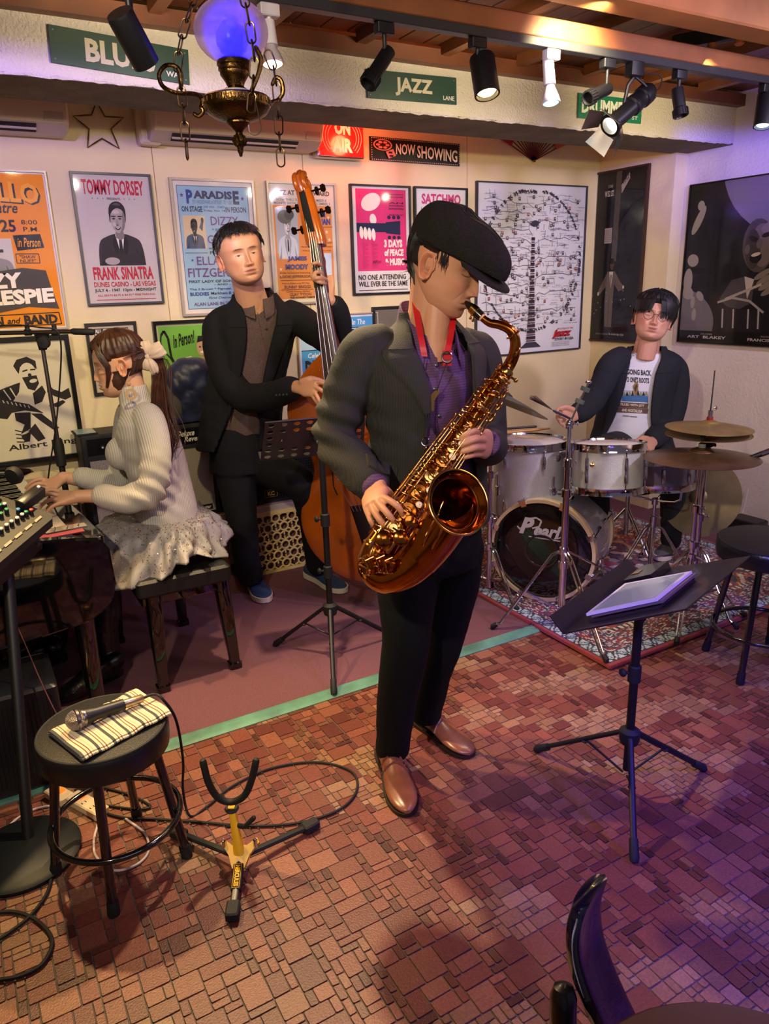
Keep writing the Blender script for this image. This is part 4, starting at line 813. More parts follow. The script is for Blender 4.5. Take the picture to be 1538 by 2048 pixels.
def shell(mb, secs, th=.009, n=44):
    """garment shell open at the front: secs = (center, right, forward, a, b, gap_left, gap_right) in degrees from the front"""
    outer, inner = [], []
    for c, X, Y, a, b, gl, gr in secs:
        c, X, Y = V(c), V(X), V(Y)
        for store, o in ((outer, 0), (inner, -th)):
            row = []
            for k in range(n+1):
                t_ = radians(gr+(360-gl-gr)*k/n); row.append(c+X*(a+o)*sin(t_)*1.0+Y*(b+o)*cos(t_))
            store.append(row)
    K = len(secs); m_ = n+1; vs = [p for r_ in outer for p in r_]+[p for r_ in inner for p in r_]; Ofs = K*m_; fs = []
    for i in range(K-1):
        for k in range(n):
            a_ = i*m_+k; fs += [(a_, a_+1, a_+m_+1, a_+m_), (Ofs+a_, Ofs+a_+m_, Ofs+a_+m_+1, Ofs+a_+1)]
        for k in (0, n): a_ = i*m_+k; fs.append((a_, a_+m_, Ofs+a_+m_, Ofs+a_) if k == 0 else (a_, Ofs+a_, Ofs+a_+m_, a_+m_))
    for i in (0, K-1):
        for k in range(n): a_ = i*m_+k; fs.append((a_, Ofs+a_, Ofs+a_+1, a_+1) if i == 0 else (a_, a_+1, Ofs+a_+1, Ofs+a_))
    mb.add(vs, fs)
def lapel_on(secs, side, i0, i1, widths, m, parent, off=.007, name='lapel', n=22):
    """lapel folded back from the front edge of a shell; widths in degrees from the button to the collar"""
    S = secs[i0:i1+1]; C = crv([[*V(c), *V(X), *V(Y), a, b, gl if side < 0 else gr] for c, X, Y, a, b, gl, gr in S], n); W_ = crv([[x] for x in widths], n); rows = []
    for c, w_ in zip(C, W_):
        cc, X, Y, a, b, g = V(c[:3]), V(c[3:6]), V(c[6:9]), c[9], c[10], c[11]; row = []
        for k in range(7):
            t_ = radians(g-2+max(0, w_[0])*k/6)*(1 if side > 0 else -1); o = off+(.005 if 0 < k < 6 else .001); row.append(cc+X*(a+o)*sin(t_)+Y*(b+o)*cos(t_))
        rows.append(row)
    K = len(rows); mb = MB(); vs = [p_ for r_ in rows for p_ in r_]; cen = V(C[len(C)//2][:3]); lo = [p_+(V(C[i//7][:3])-p_).normalized()*.010 for i, p_ in enumerate(vs)]; N_ = len(vs)
    fs = [(i*7+k, i*7+k+1, i*7+k+8, i*7+k+7) for i in range(K-1) for k in range(6)]; fs += [tuple(q+N_ for q in f_[::-1]) for f_ in fs]
    rim = [k for k in range(7)]+[i*7+6 for i in range(1, K)]+[(K-1)*7+k for k in range(5, -1, -1)]+[i*7 for i in range(K-2, 0, -1)]
    fs += [(rim[k], rim[(k+1) % len(rim)], rim[(k+1) % len(rim)]+N_, rim[k]+N_) for k in range(len(rim))]; mb.add(vs+lo, fs); return mb.build(name, m, parent, ang=50)
def strip(mb, edge, other, th=.004, n=None):
    """a thin band between two polylines with thickness"""
    A = [V(p) for p in edge]; B = [V(p) for p in other]; K = len(A); vs = []
    for a, b in zip(A, B):
        i = len(vs)//4; t_ = (A[min(K-1, i+1)]-A[max(0, i-1)]).normalized(); nn = (b-a).cross(t_); nn = nn.normalized()*th/2 if nn.length > 0 else V((0, 0, th/2)); vs += [a+nn, b+nn, b-nn, a-nn]
    mb.add(vs, [(i*4+k, i*4+(k+1) % 4, (i+1)*4+(k+1) % 4, (i+1)*4+k) for i in range(K-1) for k in range(4)]+[(0, 1, 2, 3), tuple(4*(K-1)+k for k in (3, 2, 1, 0))])
def shoe(parent, heel, toe, w_=.047, h=.062, m=None, sole=None, ank=None, name='shoe', sport=False):
    heel, toe = V(heel), V(toe); ax = (toe-heel); L = ax.length; ax.normalize(); X = ax.cross(UP).normalized(); mb = MB(); z0 = heel.z
    prof = [(0, .55, .62, .9), (.06, .74, .8, 1.02), (.18, .78, .8, 1.06), (.34, .74, .78, 1.0), (.48, .82, .82, .80), (.62, .95, .95, .60), (.76, 1, .98, .50), (.88, .86, .85, .40), (.96, .55, .5, .30), (1, .2, .2, .2)]
    K = 26; PT = crv(prof, K); n = 20; vs = []
    for t_, wl, wt, hh in PT:
        c = heel+ax*L*t_
        for k in range(n):
            a = 2*pi*k/n; cy, sz = cos(a), sin(a); z = (h*hh)*(.5+.5*sz); ww = w_*(wl if sz < 0 else wl*(1-.55*max(0, sz)**1.6*(1 if hh > .6 else .45))); vs.append(c+X*ww*math.copysign(abs(cy)**.75, cy)+UP*(z+.010))
    mb.add(vs, [(i*n+k, i*n+(k+1) % n, (i+1)*n+(k+1) % n, (i+1)*n+k) for i in range(K) for k in range(n)]+[tuple(range(n))[::-1], tuple(K*n+k for k in range(n))])
    o = mb.build(name, m, parent, ang=60); sb = MB(); pts = []
    for side in (1, -1):
        for i in (range(K+1) if side == 1 else range(K, -1, -1)):
            t_, wl = PT[i][0], PT[i][1]; pts.append((side*(w_*wl+.003), L*t_*1.01-.002))
    hsole = .026 if sport else .012
    sb.prism(pts, heel+UP*hsole, X, ax, hsole-.001); so = sb.build('sole', sole, o, ang=50); return o, X, ax, L
# ---- surface projection helpers (to lay trims, prints and straps onto real garments)
def bvh(*objs):
    vs, fs = [], []
    for o in objs:
        w_ = wloc(o); k = len(vs); vs += [v.co+w_ for v in o.data.vertices]; fs += [tuple(i+k for i in p_.vertices) for p_ in o.data.polygons]
    return BVHTree.FromPolygons(vs, fs)
LAST = [2.0]
def onto(b, px, py, off=.004):
    d = ray(px, py); h_ = b.ray_cast(O, d)
    if h_[0] is None or (off > .0035 and abs(h_[3]-LAST[0]) > .25): h_ = b.find_nearest(O+d*LAST[0])
    else: LAST[0] = h_[3]
    n_ = h_[1] if h_[1].dot(d) < 0 else -h_[1]; return h_[0]+n_*off
def dense(pts, n=14): return [tuple(float(q) for q in c) for c in crv(pts, n)]
def lapel(b, inner, outer, m, parent, off=.007, name='lapel', th=.005):
    A = [onto(b, x, y, off) for x, y in dense(inner)]; B = [onto(b, x, y, off) for x, y in dense(outer)]
    mb = MB(); K = len(A); rows = [[a.lerp(c_, q/4) for q in range(5)] for a, c_ in zip(A, B)]
    vs = [p_ for r_ in rows for p_ in r_]; n_ = ((rows[0][4]-rows[0][0]).cross(rows[-1][0]-rows[0][0])).normalized(); n_ = n_ if n_.dot(O-rows[0][0]) > 0 else -n_
    vs = [p_+n_*(.004 if i % 5 not in (0,) else 0) for i, p_ in enumerate(vs)]; lo = [p_-n_*th*1.6 for p_ in vs]; N_ = len(vs)
    fs = [(i*5+k, i*5+k+1, i*5+k+6, i*5+k+5) for i in range(K-1) for k in range(4)]; fs += [tuple(q+N_ for q in f_) for f_ in fs]
    rim = [k for k in range(5)]+[i*5+4 for i in range(1, K)]+[(K-1)*5+k for k in (3, 2, 1, 0)]+[i*5 for i in range(K-2, 0, -1)]
    fs += [(rim[k], rim[(k+1) % len(rim)], rim[(k+1) % len(rim)]+N_, rim[k]+N_) for k in range(len(rim))]; mb.add(vs+lo, fs); return mb.build(name, m, parent, ang=50)
def line_on(b, pts, r_, m, parent, name, off=.003, n=16): 
    mb = MB(); mb.tube([onto(b, x, y, off) for x, y in dense(pts, n)], r_, 6); return mb.build(name, m, parent)
def button(b, px, py, m, parent, r_=.006):
    p_ = onto(b, px, py, .002); MB().lathe([(r_, -.001), (r_, .0015), (r_*.6, .0022)], p_, (O-p_), 12).build('button', m, parent)
def facing(th): return RT*sin(radians(th))-HD*cos(radians(th))
def collar(c, R_, Fd, rx, ry, zb, zf, drop, gap, m, parent, name='collar', th=.004, flare=.012, n=30, lean=0):
    """turned collar: a band round the neck, high at the back, falling to points at the front"""
    mb = MB(); A, B, C_ = [], [], []
    for k in range(n+1):
        a = radians(gap+(360-2*gap)*k/n); w_ = .5+.5*cos(a); z = zb+(zf-zb)*w_**1.3; d = drop*(1+.9*w_**3)
        A.append(V(c)+R_*rx*sin(a)+Fd*(ry*cos(a)+lean*w_)+UP*z); B.append(V(c)+R_*(rx+flare)*sin(a)+Fd*((ry+flare)*cos(a)+lean*w_*1.3)+UP*(z-d)); C_.append(V(c)+R_*(rx-.001)*sin(a)+Fd*((ry-.001)*cos(a)+lean*w_)+UP*(z-d*.9))
    strip(mb, A, B, th); strip(mb, A, C_, th*.6); return mb.build(name, m, parent, ang=60)
def axes(th): f_ = facing(th); return f_.cross(UP), f_
def neckmesh(mb, base, top, r0, r1): mb.tube([V(base), V(base).lerp(V(top), .5), V(top)], [r0, (r0+r1)/2*.96, r1], 20)
# ---------------------------------------------------------------- the saxophonist
def sax_man():
    t = thing('person', 'man in a flat cap and dark pinstriped jacket, standing and playing a saxophone', 'person', P(840, 1500, z=.003))
    SK = '#c08a6c'; R_, Fd = axes(35)
    M_j = mat('pinstripe_wool', '#201f1c', .85, stripe=('X', 60, '#292825', .6, .1), bump=.3, bscale=300)
    M_sh = mat('purple_woven_shirt', '#4a2f55', .75, stripe=('Z', 46, '#5a3a66', .5, 1.5), bump=.5, bscale=260)
    M_t = mat('black_trousers', '#06070c', .85, spec=.2, bump=.3, bscale=200)
    hf = HF(Q(893, 527, 2.0), (facing(62)*cos(radians(24))-UP*sin(radians(24))), UP, 1.05)
    head = head_grid(hf.c, hf.f, hf.u, SK, 1.05, age=1, lip='#a8685a', stub=.12, wide=.97)
    core = [Q(868, 1060, 2.06), Q(858, 920, 2.05), Q(850, 790, 2.05), Q(846, 700, 2.06)]
    b = MB(); b.loft([(core[0], R_, Fd, .13, .09), (core[1], R_, Fd, .115, .08), (core[2], R_, Fd, .135, .09), (core[3]+UP*.0, R_, Fd, .15, .075), (core[3]+UP*.05, R_, Fd, .07, .055)], 24)
    neckmesh(b, Q(854, 690, 2.045), hf(0, -.025, -.03), .064, .056)
    b.tube([Q(872, 725, 1.99), Q(868, 680, 1.995), hf(.005, .008, -.07)], [.04, .038, .040], 18)
    shR, elR, wrR = Q(735, 708, 1.98), Q(672, 868, 1.95), Q(744, 968, 1.83)
    shL, elL, wrL = Q(955, 712, 2.14), Q(972, 880, 2.10), Q(978, 888, 1.93)
    limb(b, [shR, elR, wrR, Q(752, 982, 1.80)], [.045, .038, .028, .026]); limb(b, [shL, elL, wrL], [.045, .038, .027])
    hr = [[Q(764, 993, 1.735), Q(784, 1004, 1.70), Q(799, 1017, 1.69), Q(805, 1030, 1.70)], [Q(756, 1004, 1.725), Q(771, 1022, 1.69), Q(783, 1037, 1.685), Q(791, 1047, 1.70)],
          [Q(744, 1012, 1.73), Q(755, 1033, 1.70), Q(766, 1047, 1.695), Q(776, 1057, 1.71)], [Q(732, 1014, 1.74), Q(738, 1033, 1.72), Q(743, 1045, 1.71), Q(748, 1054, 1.72)]]
    hand(b, Q(752, 975, 1.80), None, hr, [Q(760, 978, 1.80), Q(774, 984, 1.79), Q(786, 998, 1.80), Q(800, 1008, 1.80)], 1.0)
    hl = [[Q(963, 866, 1.87), Q(950, 862, 1.80), Q(934, 868, 1.78), Q(921, 878, 1.785)], [Q(967, 880, 1.865), Q(951, 879, 1.79), Q(930, 886, 1.775), Q(912, 895, 1.785)],
          [Q(966, 896, 1.865), Q(950, 896, 1.79), Q(929, 902, 1.78), Q(909, 909, 1.79)], [Q(961, 908, 1.87), Q(946, 910, 1.80), Q(931, 914, 1.79), Q(916, 917, 1.80)]]
    hand(b, Q(980, 888, 1.93), None, hl, [Q(975, 876, 1.91), Q(955, 862, 1.88), Q(938, 872, 1.87), Q(925, 880, 1.86)], 1.0)
    remesh(b, 'body', M_skin, t, .003, 5, color=rgb(SK), extra=head)
    # shirt
    s = MB(); s.loft([(Q(864, 1075, 2.06), R_, Fd, .150, .108), (Q(860, 960, 2.05), R_, Fd, .148, .108), (Q(853, 860, 2.045), R_, Fd, .152, .112), (Q(848, 770, 2.045), R_, Fd, .165, .115), (Q(845, 715, 2.055), R_, Fd, .165, .10), (Q(846, 690, 2.06), R_, Fd, .12, .08), (Q(847, 678, 2.065), R_, Fd, .085, .066)], 40)
    for a, c_, r0, r1 in ((wrR.lerp(elR, .25), Q(753, 981, 1.805), .040, .037), (wrL.lerp(elL, .3), Q(973, 887, 1.90), .038, .036)): s.tube([a, a.lerp(c_, .5), c_], [r0, r0, r1], 18)
    so = remesh(s, 'shirt', M_sh, t, .005, 5, warp=folds(.004, 30, 3)); bs = bvh(so)
    # open neckline: collar leaves
    LAST[:] = [2.0]; collar(Q(852, 640, 2.05), R_, Fd, .068, .074, .050, -.060, .045, 30, M_sh, t, lean=.020)
    # bare V of the chest between the collar leaves
    sk = MB(); A_ = [onto(bs, x, y, .0045) for x, y in ((856, 662), (865, 672), (880, 680))]; sk.add([onto(bs, x, y, .004) for x, y in ((850, 648), (862, 664), (879, 680), (890, 662), (892, 646), (870, 640))]+[onto(bs, x, y, -.01) for x, y in ((850, 648), (862, 664), (879, 680), (890, 662), (892, 646), (870, 640))], [(0, 1, 2, 3, 4, 5), (11, 10, 9, 8, 7, 6)]+[(k, 6+k, 6+(k+1) % 6, (k+1) % 6) for k in range(6)])
    sk.usecol = True; sk.c = [rgb(SK)]*len(sk.f); sk.build('chest_skin', M_skin, t)
    line_on(bs, [(882, 690), (876, 740), (874, 800), (872, 860), (866, 930)], .0012, M_sh, t, 'placket')
    M_bt = mat('dark_button', '#1a1420', .3)
    for x, y in ((872, 732), (869, 779), (878, 832)): button(bs, x, y, M_bt, t, .005)
    # jacket
    j = MB(); sec = [(Q(862, 1045, 2.06), .192, .150, 26, 52), (Q(860, 990, 2.06), .186, .146, 24, 46), (Q(858, 920, 2.055), .178, .140, 22, 36), (Q(853, 840, 2.05), .178, .138, 22, 30), (Q(849, 770, 2.05), .186, .138, 22, 28), (Q(846, 715, 2.06), .188, .126, 26, 32), (Q(846, 688, 2.065), .165, .105, 32, 38), (Q(847, 664, 2.068), .115, .088, 46, 50), (Q(849, 642, 2.072), .080, .074, 66, 66), (Q(850, 622, 2.075), .072, .068, 78, 78)]
    shell(j, [(c, R_, Fd, a, bb, gl, gr) for c, a, bb, gl, gr in sec])
    limb(j, [Q(752, 694, 2.0), Q(728, 712, 1.99), Q(697, 780, 1.97), Q(672, 862, 1.95), Q(690, 908, 1.91), Q(735, 958, 1.845), Q(741, 966, 1.838)], [.062, .069, .065, .060, .058, .052, .050], 24, 30)
    limb(j, [Q(938, 700, 2.13), Q(955, 718, 2.14), Q(967, 790, 2.13), Q(972, 872, 2.10), Q(976, 892, 2.02), Q(976, 889, 1.95)], [.062, .068, .062, .060, .056, .050], 24, 30)
    fo = folds(.0060, 20, 5, (.6, .3, .8)); el_ = np.array(elR)
    def wp(p_): return fo(p_)*.7+.010*np.exp(-(np.linalg.norm(p_-el_, axis=1)/.11)**2)*np.sin(p_[:, 2]*95+p_[:, 0]*40)
    jo = remesh(j, 'jacket', M_j, t, .0055, 6, warp=wp); bj = bvh(jo)
    ss = [(c, R_, Fd, a, bb, gl, gr) for c, a, bb, gl, gr in sec]
    for sd in (1, -1): lapel_on(ss, sd, 3, 6, [0, 15, 30, 36], M_j, t); lapel_on(ss, sd, 6, 9, [30, 34, 28, 20], M_j, t, .009, 'collar_wing')
    line_on(bj, [(730, 905), (760, 918), (796, 933)], .002, mat('pocket_shadow', '#201f1d', .8), t, 'pocket_edge'); lapel(bj, [(731, 906), (762, 919), (796, 932)], [(736, 932), (764, 948), (792, 956)], M_j, t, .003, 'pocket_flap')
    # trousers
    tr_ = MB(); tr_.loft([(Q(868, 1130, 2.07), R_, Fd, .150, .115), (Q(868, 1075, 2.07), R_, Fd, .160, .118), (Q(866, 1010, 2.07), R_, Fd, .150, .108), (Q(865, 980, 2.07), R_, Fd, .14, .10)], 32)
    limb(tr_, [Q(832, 1090, 2.03), Q(815, 1180, 2.0), Q(812, 1285, 1.97), Q(795, 1390, 2.0), Q(786, 1480, 2.055)], [.098, .090, .070, .064, .056], 24)
    tr_.tube([Q(786, 1478, 2.055), Q(785, 1502, 2.07)], [.056, .054], 24)
    limb(tr_, [Q(905, 1090, 2.12), Q(898, 1180, 2.12), Q(884, 1285, 2.13), Q(866, 1350, 2.16), Q(853, 1412, 2.20)], [.098, .088, .066, .060, .054], 24)
    tr_.tube([Q(853, 1410, 2.20), Q(852, 1432, 2.21)], [.054, .052], 24)
    remesh(tr_, 'trousers', M_t, t, .007, 6, warp=folds(.007, 14, 9))
    # monk shoes
    M_l = mat('burnished_brown_leather', '#7b4a33', .3, vary=.25, vscale=14, coat=.3); M_s = mat('dark_sole', '#1a100c', .5)
    for h_, t_, nm in ((P(768, 1500, z=.003), P(816, 1634, z=.003), 0), (P(836, 1440, z=.003), P(943, 1516, z=.003), 1)):
        o, X, ax, L = shoe(t, h_, t_, .046, .066, M_l, M_s); bb_ = bvh(o)
        for q in (.40, .50):
            st = MB(); c = h_+ax*L*q; st.tube([bb_.find_nearest(c+X*x_+UP*z_)[0]+UP*.002 for x_, z_ in ((.05, .03), (.035, .065), (0, .09), (-.035, .065), (-.05, .03))], .004, 8, ell=(1.8, .5)); st.build('strap', M_l, o)
        bk = bb_.find_nearest(h_+ax*L*.45-X*.05+UP*.05)[0]; MB().ring(bk, .008, .0014, -X, 14, 6).build('buckle', M_brass, o)
    # hair, bun and cap
    def ln_(az, z): a = abs(az); return (z+.085 if a > 140 else (z+.03 if a > 118 else z-.018)) if a > 78 else -1
    h_ = cap_hair(hf, 'hair', M_hair, t, lambda az, z: .010, ln_, 2, NA=120, NR=60); bc = Q(833, 533, 2.10)
    h_.ell(bc, (.026, .026, .028), 20)
    for k in range(16):
        a = k*.39; h_.tube([bc+(RT*cos(a+q*.5)+UP*sin(a+q*.5))*(.024-.002*q)-HD*(.004*q) for q in range(5)], [.004, .005, .005, .004, .002], 6)
    for k in range(26):
        a = random.uniform(-.9, 1.2); h_.tube([hf(random.uniform(-.02, .05), -.09, -.03), bc.lerp(hf(.03, -.09, -.03), .5), bc+UP*random.uniform(-.01, .015)], [.003, .004, .002], 5)
    for k in range(14): h_.tube([bc+V((0, 0, .01*sin(k))), bc-RT*random.uniform(.02, .05)+UP*random.uniform(-.05, .05)], [.0011, .0003], 4)
    r = random.Random(4)
    for k in range(30):   # temple hair in front of the ear
        az = r.uniform(66, 84); z = r.uniform(.022, .04); h_.tube([hf.surf(az, z, .003), hf.surf(az-r.uniform(-1, 4), z-.02, .0025), hf.surf(az-r.uniform(-2, 5), z-r.uniform(.02, .045), .0012)], [.0010, .0009, .0002], 4)
    h_.build('hair', M_hair, t)
    M_c = mat('dark_cap_wool', '#1d1a17', .95, spec=.2, bump=1.1, bscale=230, vary=.22, vscale=160)
    cp = MB(); NA, NR = 64, 26; vs = []
    for i in range(NR+1):
        q = i/NR; el = q*pi/2
        for k in range(NA):
            a = 2*pi*k/NA; cx, cy = sin(a), cos(a); fwd = max(0, cy); back = max(0, -cy)
            rx, ry = .090, .108+.052*fwd**1.5; base = .036-.006*fwd+.004*back; top = .134-.016*fwd
            rr = cos(el)**.62; bulge = 1+.06*sin(el*2)
            x, y, z = cx*rx*rr*bulge, -.004+cy*ry*rr*bulge, base+(top-base)*sin(el)**1.05; z -= .012*max(0, y-.07)/.09
            z += .0018*sin(a*3+q*9)*(q > .1); x += .0015*sin(y*90+z*60); vs.append(hf(x, y, z))
    cp.add(vs, [(i*NA+k, i*NA+(k+1) % NA, (i+1)*NA+(k+1) % NA, (i+1)*NA+k) for i in range(NR) for k in range(NA)]+[tuple(range(NA))[::-1]])
    cap_o = cp.build('cap', M_c, t, ang=80)
    br = MB(); n1, n2 = 30, 8; vs = []
    for side in (0, 1):
        for i in range(n1+1):
            a = radians(-62+124*i/n1); ex = cos(a*1.42)
            for k in range(n2+1):
                q = k/n2; d_ = .062*max(0, ex)**.6*q; y = .088*cos(a)+.022+d_*cos(a*.6); x = .090*sin(a)+d_*sin(a*.6); z = .037-.012*max(0, cos(a))-.016*q*ex-.004*side-.010*max(0, y-.09)/.09-.9*x*x*q; vs.append(hf(x*(1-.05*q), y, z))
    N_ = (n1+1)*(n2+1); fs = [(i*(n2+1)+k, i*(n2+1)+k+1, (i+1)*(n2+1)+k+1, (i+1)*(n2+1)+k) for i in range(n1) for k in range(n2)]; fs += [tuple(q+N_ for q in f_[::-1]) for f_ in fs]
    rim = [k for k in range(n2+1)]+[i*(n2+1)+n2 for i in range(1, n1+1)]+[n1*(n2+1)+k for k in range(n2-1, -1, -1)]+[i*(n2+1) for i in range(n1-1, 0, -1)]
    fs += [(rim[k], rim[(k+1) % len(rim)], rim[(k+1) % len(rim)]+N_, rim[k]+N_) for k in range(len(rim))]; br.add(vs, fs); br.build('brim', M_c, cap_o, ang=70)
    bc_ = bvh(cap_o); se = MB()
    for x0 in (-.045, 0.0, .045): se.tube([bc_.find_nearest(hf(x0*(1-.2*q), -.10+.26*q, .16))[0] for q in np.linspace(.05, .95, 16)], .0014, 5)
    se.build('seam', M_c, cap_o)
    # red leather neck strap (hangs on him, clipped to the instrument)
    ns = thing('neck_strap', 'red leather saxophone strap with brass spreader round the neck of the capped man', 'strap', Q(860, 890, 1.9))
    M_r = mat('red_leather', '#b81a22', .35, coat=.3); both = bvh(so, jo)
    for pts_ in ([(827, 590, 2.02), (833, 622, 1.985), (839, 660, 1.955), (845, 690, 1.935), (849, 712, 1.93)], [(908, 628, 2.02), (904, 655, 1.975), (899, 682, 1.945), (894, 706, 1.93)]):
        C = [Q(*c) for c in crv(pts_, 16)]; mb = MB(); strip(mb, [c-RT*.008 for c in C], [c+RT*.008-UP*.002 for c in C], .004); mb.build('strap_band', M_r, ns, ang=50)
    C = Q(894, 716, 1.925); mb = MB(); mb.box(C, (.024, .040, .006), (RT, UP, -HD), bev=.006); mb.build('leather_tab', M_r, ns)
    mb = MB()
    for y in (706, 722): p_ = Q(894, y, 1.918); mb.tube([p_-RT*.012, p_+RT*.012], .003, 8)
    p_ = Q(894, 714, 1.915); mb.ring(p_, .013, .0018, O-p_, 20, 6); mb.build('buckle', M_steel, ns)
    yp = Q(858, 798, 1.90); fr_ = (O-yp).normalized(); pl = MB(); ux = RT; uz = fr_.cross(ux); uz = uz if uz.z > 0 else -uz; ux = uz.cross(fr_)
    pl.prism([(.012, -.030), (.014, -.004), (.026, .014), (.028, .022), (.021, .025), (.004, .010), (-.006, .012), (-.024, .028), (-.030, .024), (-.028, .016), (-.013, -.006), (-.010, -.030), (0, -.036)], yp, ux, uz, .004); pl.build('spreader', M_brass2, ns, smooth=False)
    cd = MB(); hk = Q(851, 893, 1.80)
    for a_, c_ in ((Q(893, 726, 1.918), yp+uz*.02+ux*.02), (Q(850, 714, 1.928), yp+uz*.02-ux*.024)): cd.tube([a_, a_.lerp(c_, .5)+fr_*.01, c_], .0012, 6); cd.build('cord', M_rubber, ns); cd = MB()
    cd.tube([yp-uz*.03, hk+UP*.02], .0014, 6); cd.build('cord', M_rubber, ns)
    for dx in (-.006, .006): cd = MB(); cd.tube([yp-uz*.03+ux*dx, hk+UP*.02], .0014, 6); cd.build('cord', M_rubber, ns); mb = MB(); mb.ring(hk+UP*.012, .010, .0018, O-hk, 20, 6); mb.tube([hk, hk-UP*.012-RT*.004], .003, 8, rnd=True); mb.build('hook', M_chrome, ns)
    return t
sax_man()
# ---------------------------------------------------------------- tenor saxophone
def saxophone():
    T0 = Q(1010, 742, 1.90); T1 = Q(752, 1105, 1.70); A = (T1-T0).normalized(); L = (T1-T0).length
    t = thing('saxophone', 'golden tenor saxophone held across the body of the man in the cap', 'saxophone', Q(770, 1160, 1.68))
    toC = (O-T1); N = (toC-A*toC.dot(A)).normalized(); S = N.cross(A).normalized(); S = S if S.dot(RT) > 0 else -S   # N to the lens, S to the right
    R0 = lambda q: .0175+.024*q
    b = MB(); bowc = [T0+A*L*q for q in np.linspace(0, 1, 8)]; b.tube(bowc, [R0(q) for q in np.linspace(0, 1, 8)], 28); b.build('body_tube', M_brass, t)
    u = MB(); B0, B1 = T1, Q(846, 1118, 1.66); pts = [T1-A*.02, T1, Q(748, 1135, 1.69), Q(766, 1152, 1.68), Q(790, 1150, 1.67), Q(818, 1134, 1.66), Q(846, 1106, 1.655)]
    C = [V(p_) for p_ in crv(pts, 24)]; u.tube(C, [.040+.011*i/24-.004*sin(i/24*pi) for i in range(25)], 28); u.build('bow', M_brass, t)
    Bc = Q(917, 1004, 1.60); nb = ((O-Bc).normalized()*.80+RT*.48+UP*.22).normalized()
    path = [Q(838, 1116, 1.658), Q(860, 1088, 1.65), Q(880, 1058, 1.645), Q(899, 1026, 1.64), Bc-nb*.045, Bc-nb*.02, Bc-nb*.006, Bc]
    C = [V(p_) for p_ in crv(path, 30)]; rr = [float(x[0]) for x in crv([[.050], [.053], [.055], [.056], [.058], [.064], [.073], [.0765]], 30)]
    be = MB(); be.tube(C, rr, 40, cap=False); inn = [c-0*nb for c in C[::-1]]; be.tube(inn[1:20], [r_-.003 for r_ in rr[::-1]][1:20], 40, cap=False); be.build('bell', M_brass, t, ang=60)
    MB().ring(Bc, .0760, .0028, nb, 56, 8).build('bell_rim', M_brass2, t); MB().ring(Bc-nb*.017, .0600, .0014, nb, 48, 6).build('bell_ring', M_brass2, t)
    ng = MB(); rng = random.Random(2); Xb, Yb, _ = frame(nb)
    for k in range(30):
        a = rng.uniform(.2, 5.9); c = Bc-nb*.006+(Xb*cos(a)+Yb*sin(a))*rng.uniform(.066, .072); ng.ell(c, (.003, .0012, .0008), 6, frame(nb, Xb*cos(a*3)+Yb*sin(a*3)))
    o_ = ng.build('engraving', mat('dark_engraving', '#3a1f0a', .4, .8), t); o_['kind'] = 'stuff'
    # neck, mouthpiece
    nk = MB(); pts = [T0+A*.012, T0-A*.02, Q(1029, 706, 1.90), Q(1030, 680, 1.90), Q(1020, 660, 1.90), Q(1000, 650, 1.905), Q(980, 646, 1.91), Q(965, 636, 1.915)]; C = [V(p_) for p_ in crv(pts, 26)]
    nk.tube(C, [.0165-.0075*i/26 for i in range(27)], 20); nk.build('neck', M_brass, t)
    oc = MB(); oc.tube([c+UP*.014+(V((0, 0, 0))) for c in C[9:20]], .0022, 6); cc = C[13]; oc.ring(cc, .018, .002, C[14]-C[13], 24, 6); oc.ring(C[6], .022, .002, S, 24, 6, 1.5); oc.build('octave_key', M_brass2, t)
    MB().tube([C[-1], V(C[-1]).lerp(Q(951, 622, 1.92), .5)], .0105, 16).build('cork', mat('cork', '#d0a468', .8), t)
    mp = MB(); a_, c_ = Q(963, 634, 1.915), Q(931, 604, 1.935); mp.tube([a_.lerp(c_, q) for q in (0, .3, .6, .85, 1.02)], [.0125, .0125, .0115, .008, .004], 20); mp.build('mouthpiece', mat('ebonite', '#1c160c', .2), t)
    lg = MB(); lg.tube([a_.lerp(c_, .32), a_.lerp(c_, .62)], [.0142, .0132], 20)
    for q in (.38, .54): p_ = a_.lerp(c_, q); lg.tube([p_, p_-UP*.022-RT*.006], .0016, 6); lg.ell(p_-UP*.022-RT*.006, .0042, 8)
    lg.build('ligature', M_brass2, t)
    c0 = T0+A*.004; MB().lathe([(.022, -.008), (.024, 0), (.022, .008)], c0, A, 24).build('neck_collar', M_brass2, t); k = MB(); k.tube([c0, c0+S*.035], .003, 8); k.ell(c0+S*.036, (.006,)*3, 10); k.build('tightening_screw', M_brass2, t)
    P_ = lambda q, s_, n_: T0+A*L*q+S*s_+N*n_
    def cup(q, s_, r_, lift=.006, nrm=N, name='key_cup', arm=True):
        base = P_(q, s_, 0); d = (nrm if nrm is not None else N); R_ = R0(q); c = base+d*(R_*.9 if abs(s_) < .02 else R_*.55); k = MB()
        k.lathe([(r_*.6, 0), (r_*.95, 0), (r_*.95, lift)], c, d, 20); k.lathe([(r_, lift), (r_*1.04, lift+.003), (r_*.97, lift+.006), (r_*.55, lift+.0065), (r_*.45, lift+.0085), (.001, lift+.009)], c, d, 22)
        if arm: k.tube([c+d*(lift+.010), c+d*(lift+.013)+S*r_*.9, P_(q, s_+r_*1.25, 0)+d*(R_+.008)], .0023, 8, rnd=True)
        k.build(name, M_brass2 if random.random() < .5 else M_brass, t)
    for q, s_, r_ in ((.07, -.004, .009), (.13, .006, .010), (.20, -.006, .011), (.30, .004, .0125), (.37, .002, .014), (.44, .004, .015), (.515, .002, .0165), (.60, .004, .0185), (.69, .000, .020), (.785, .004, .0215), (.88, 0, .023)): cup(q, s_, r_)
    pearl = mat('mother_of_pearl', '#e4dccf', .15, coat=1)
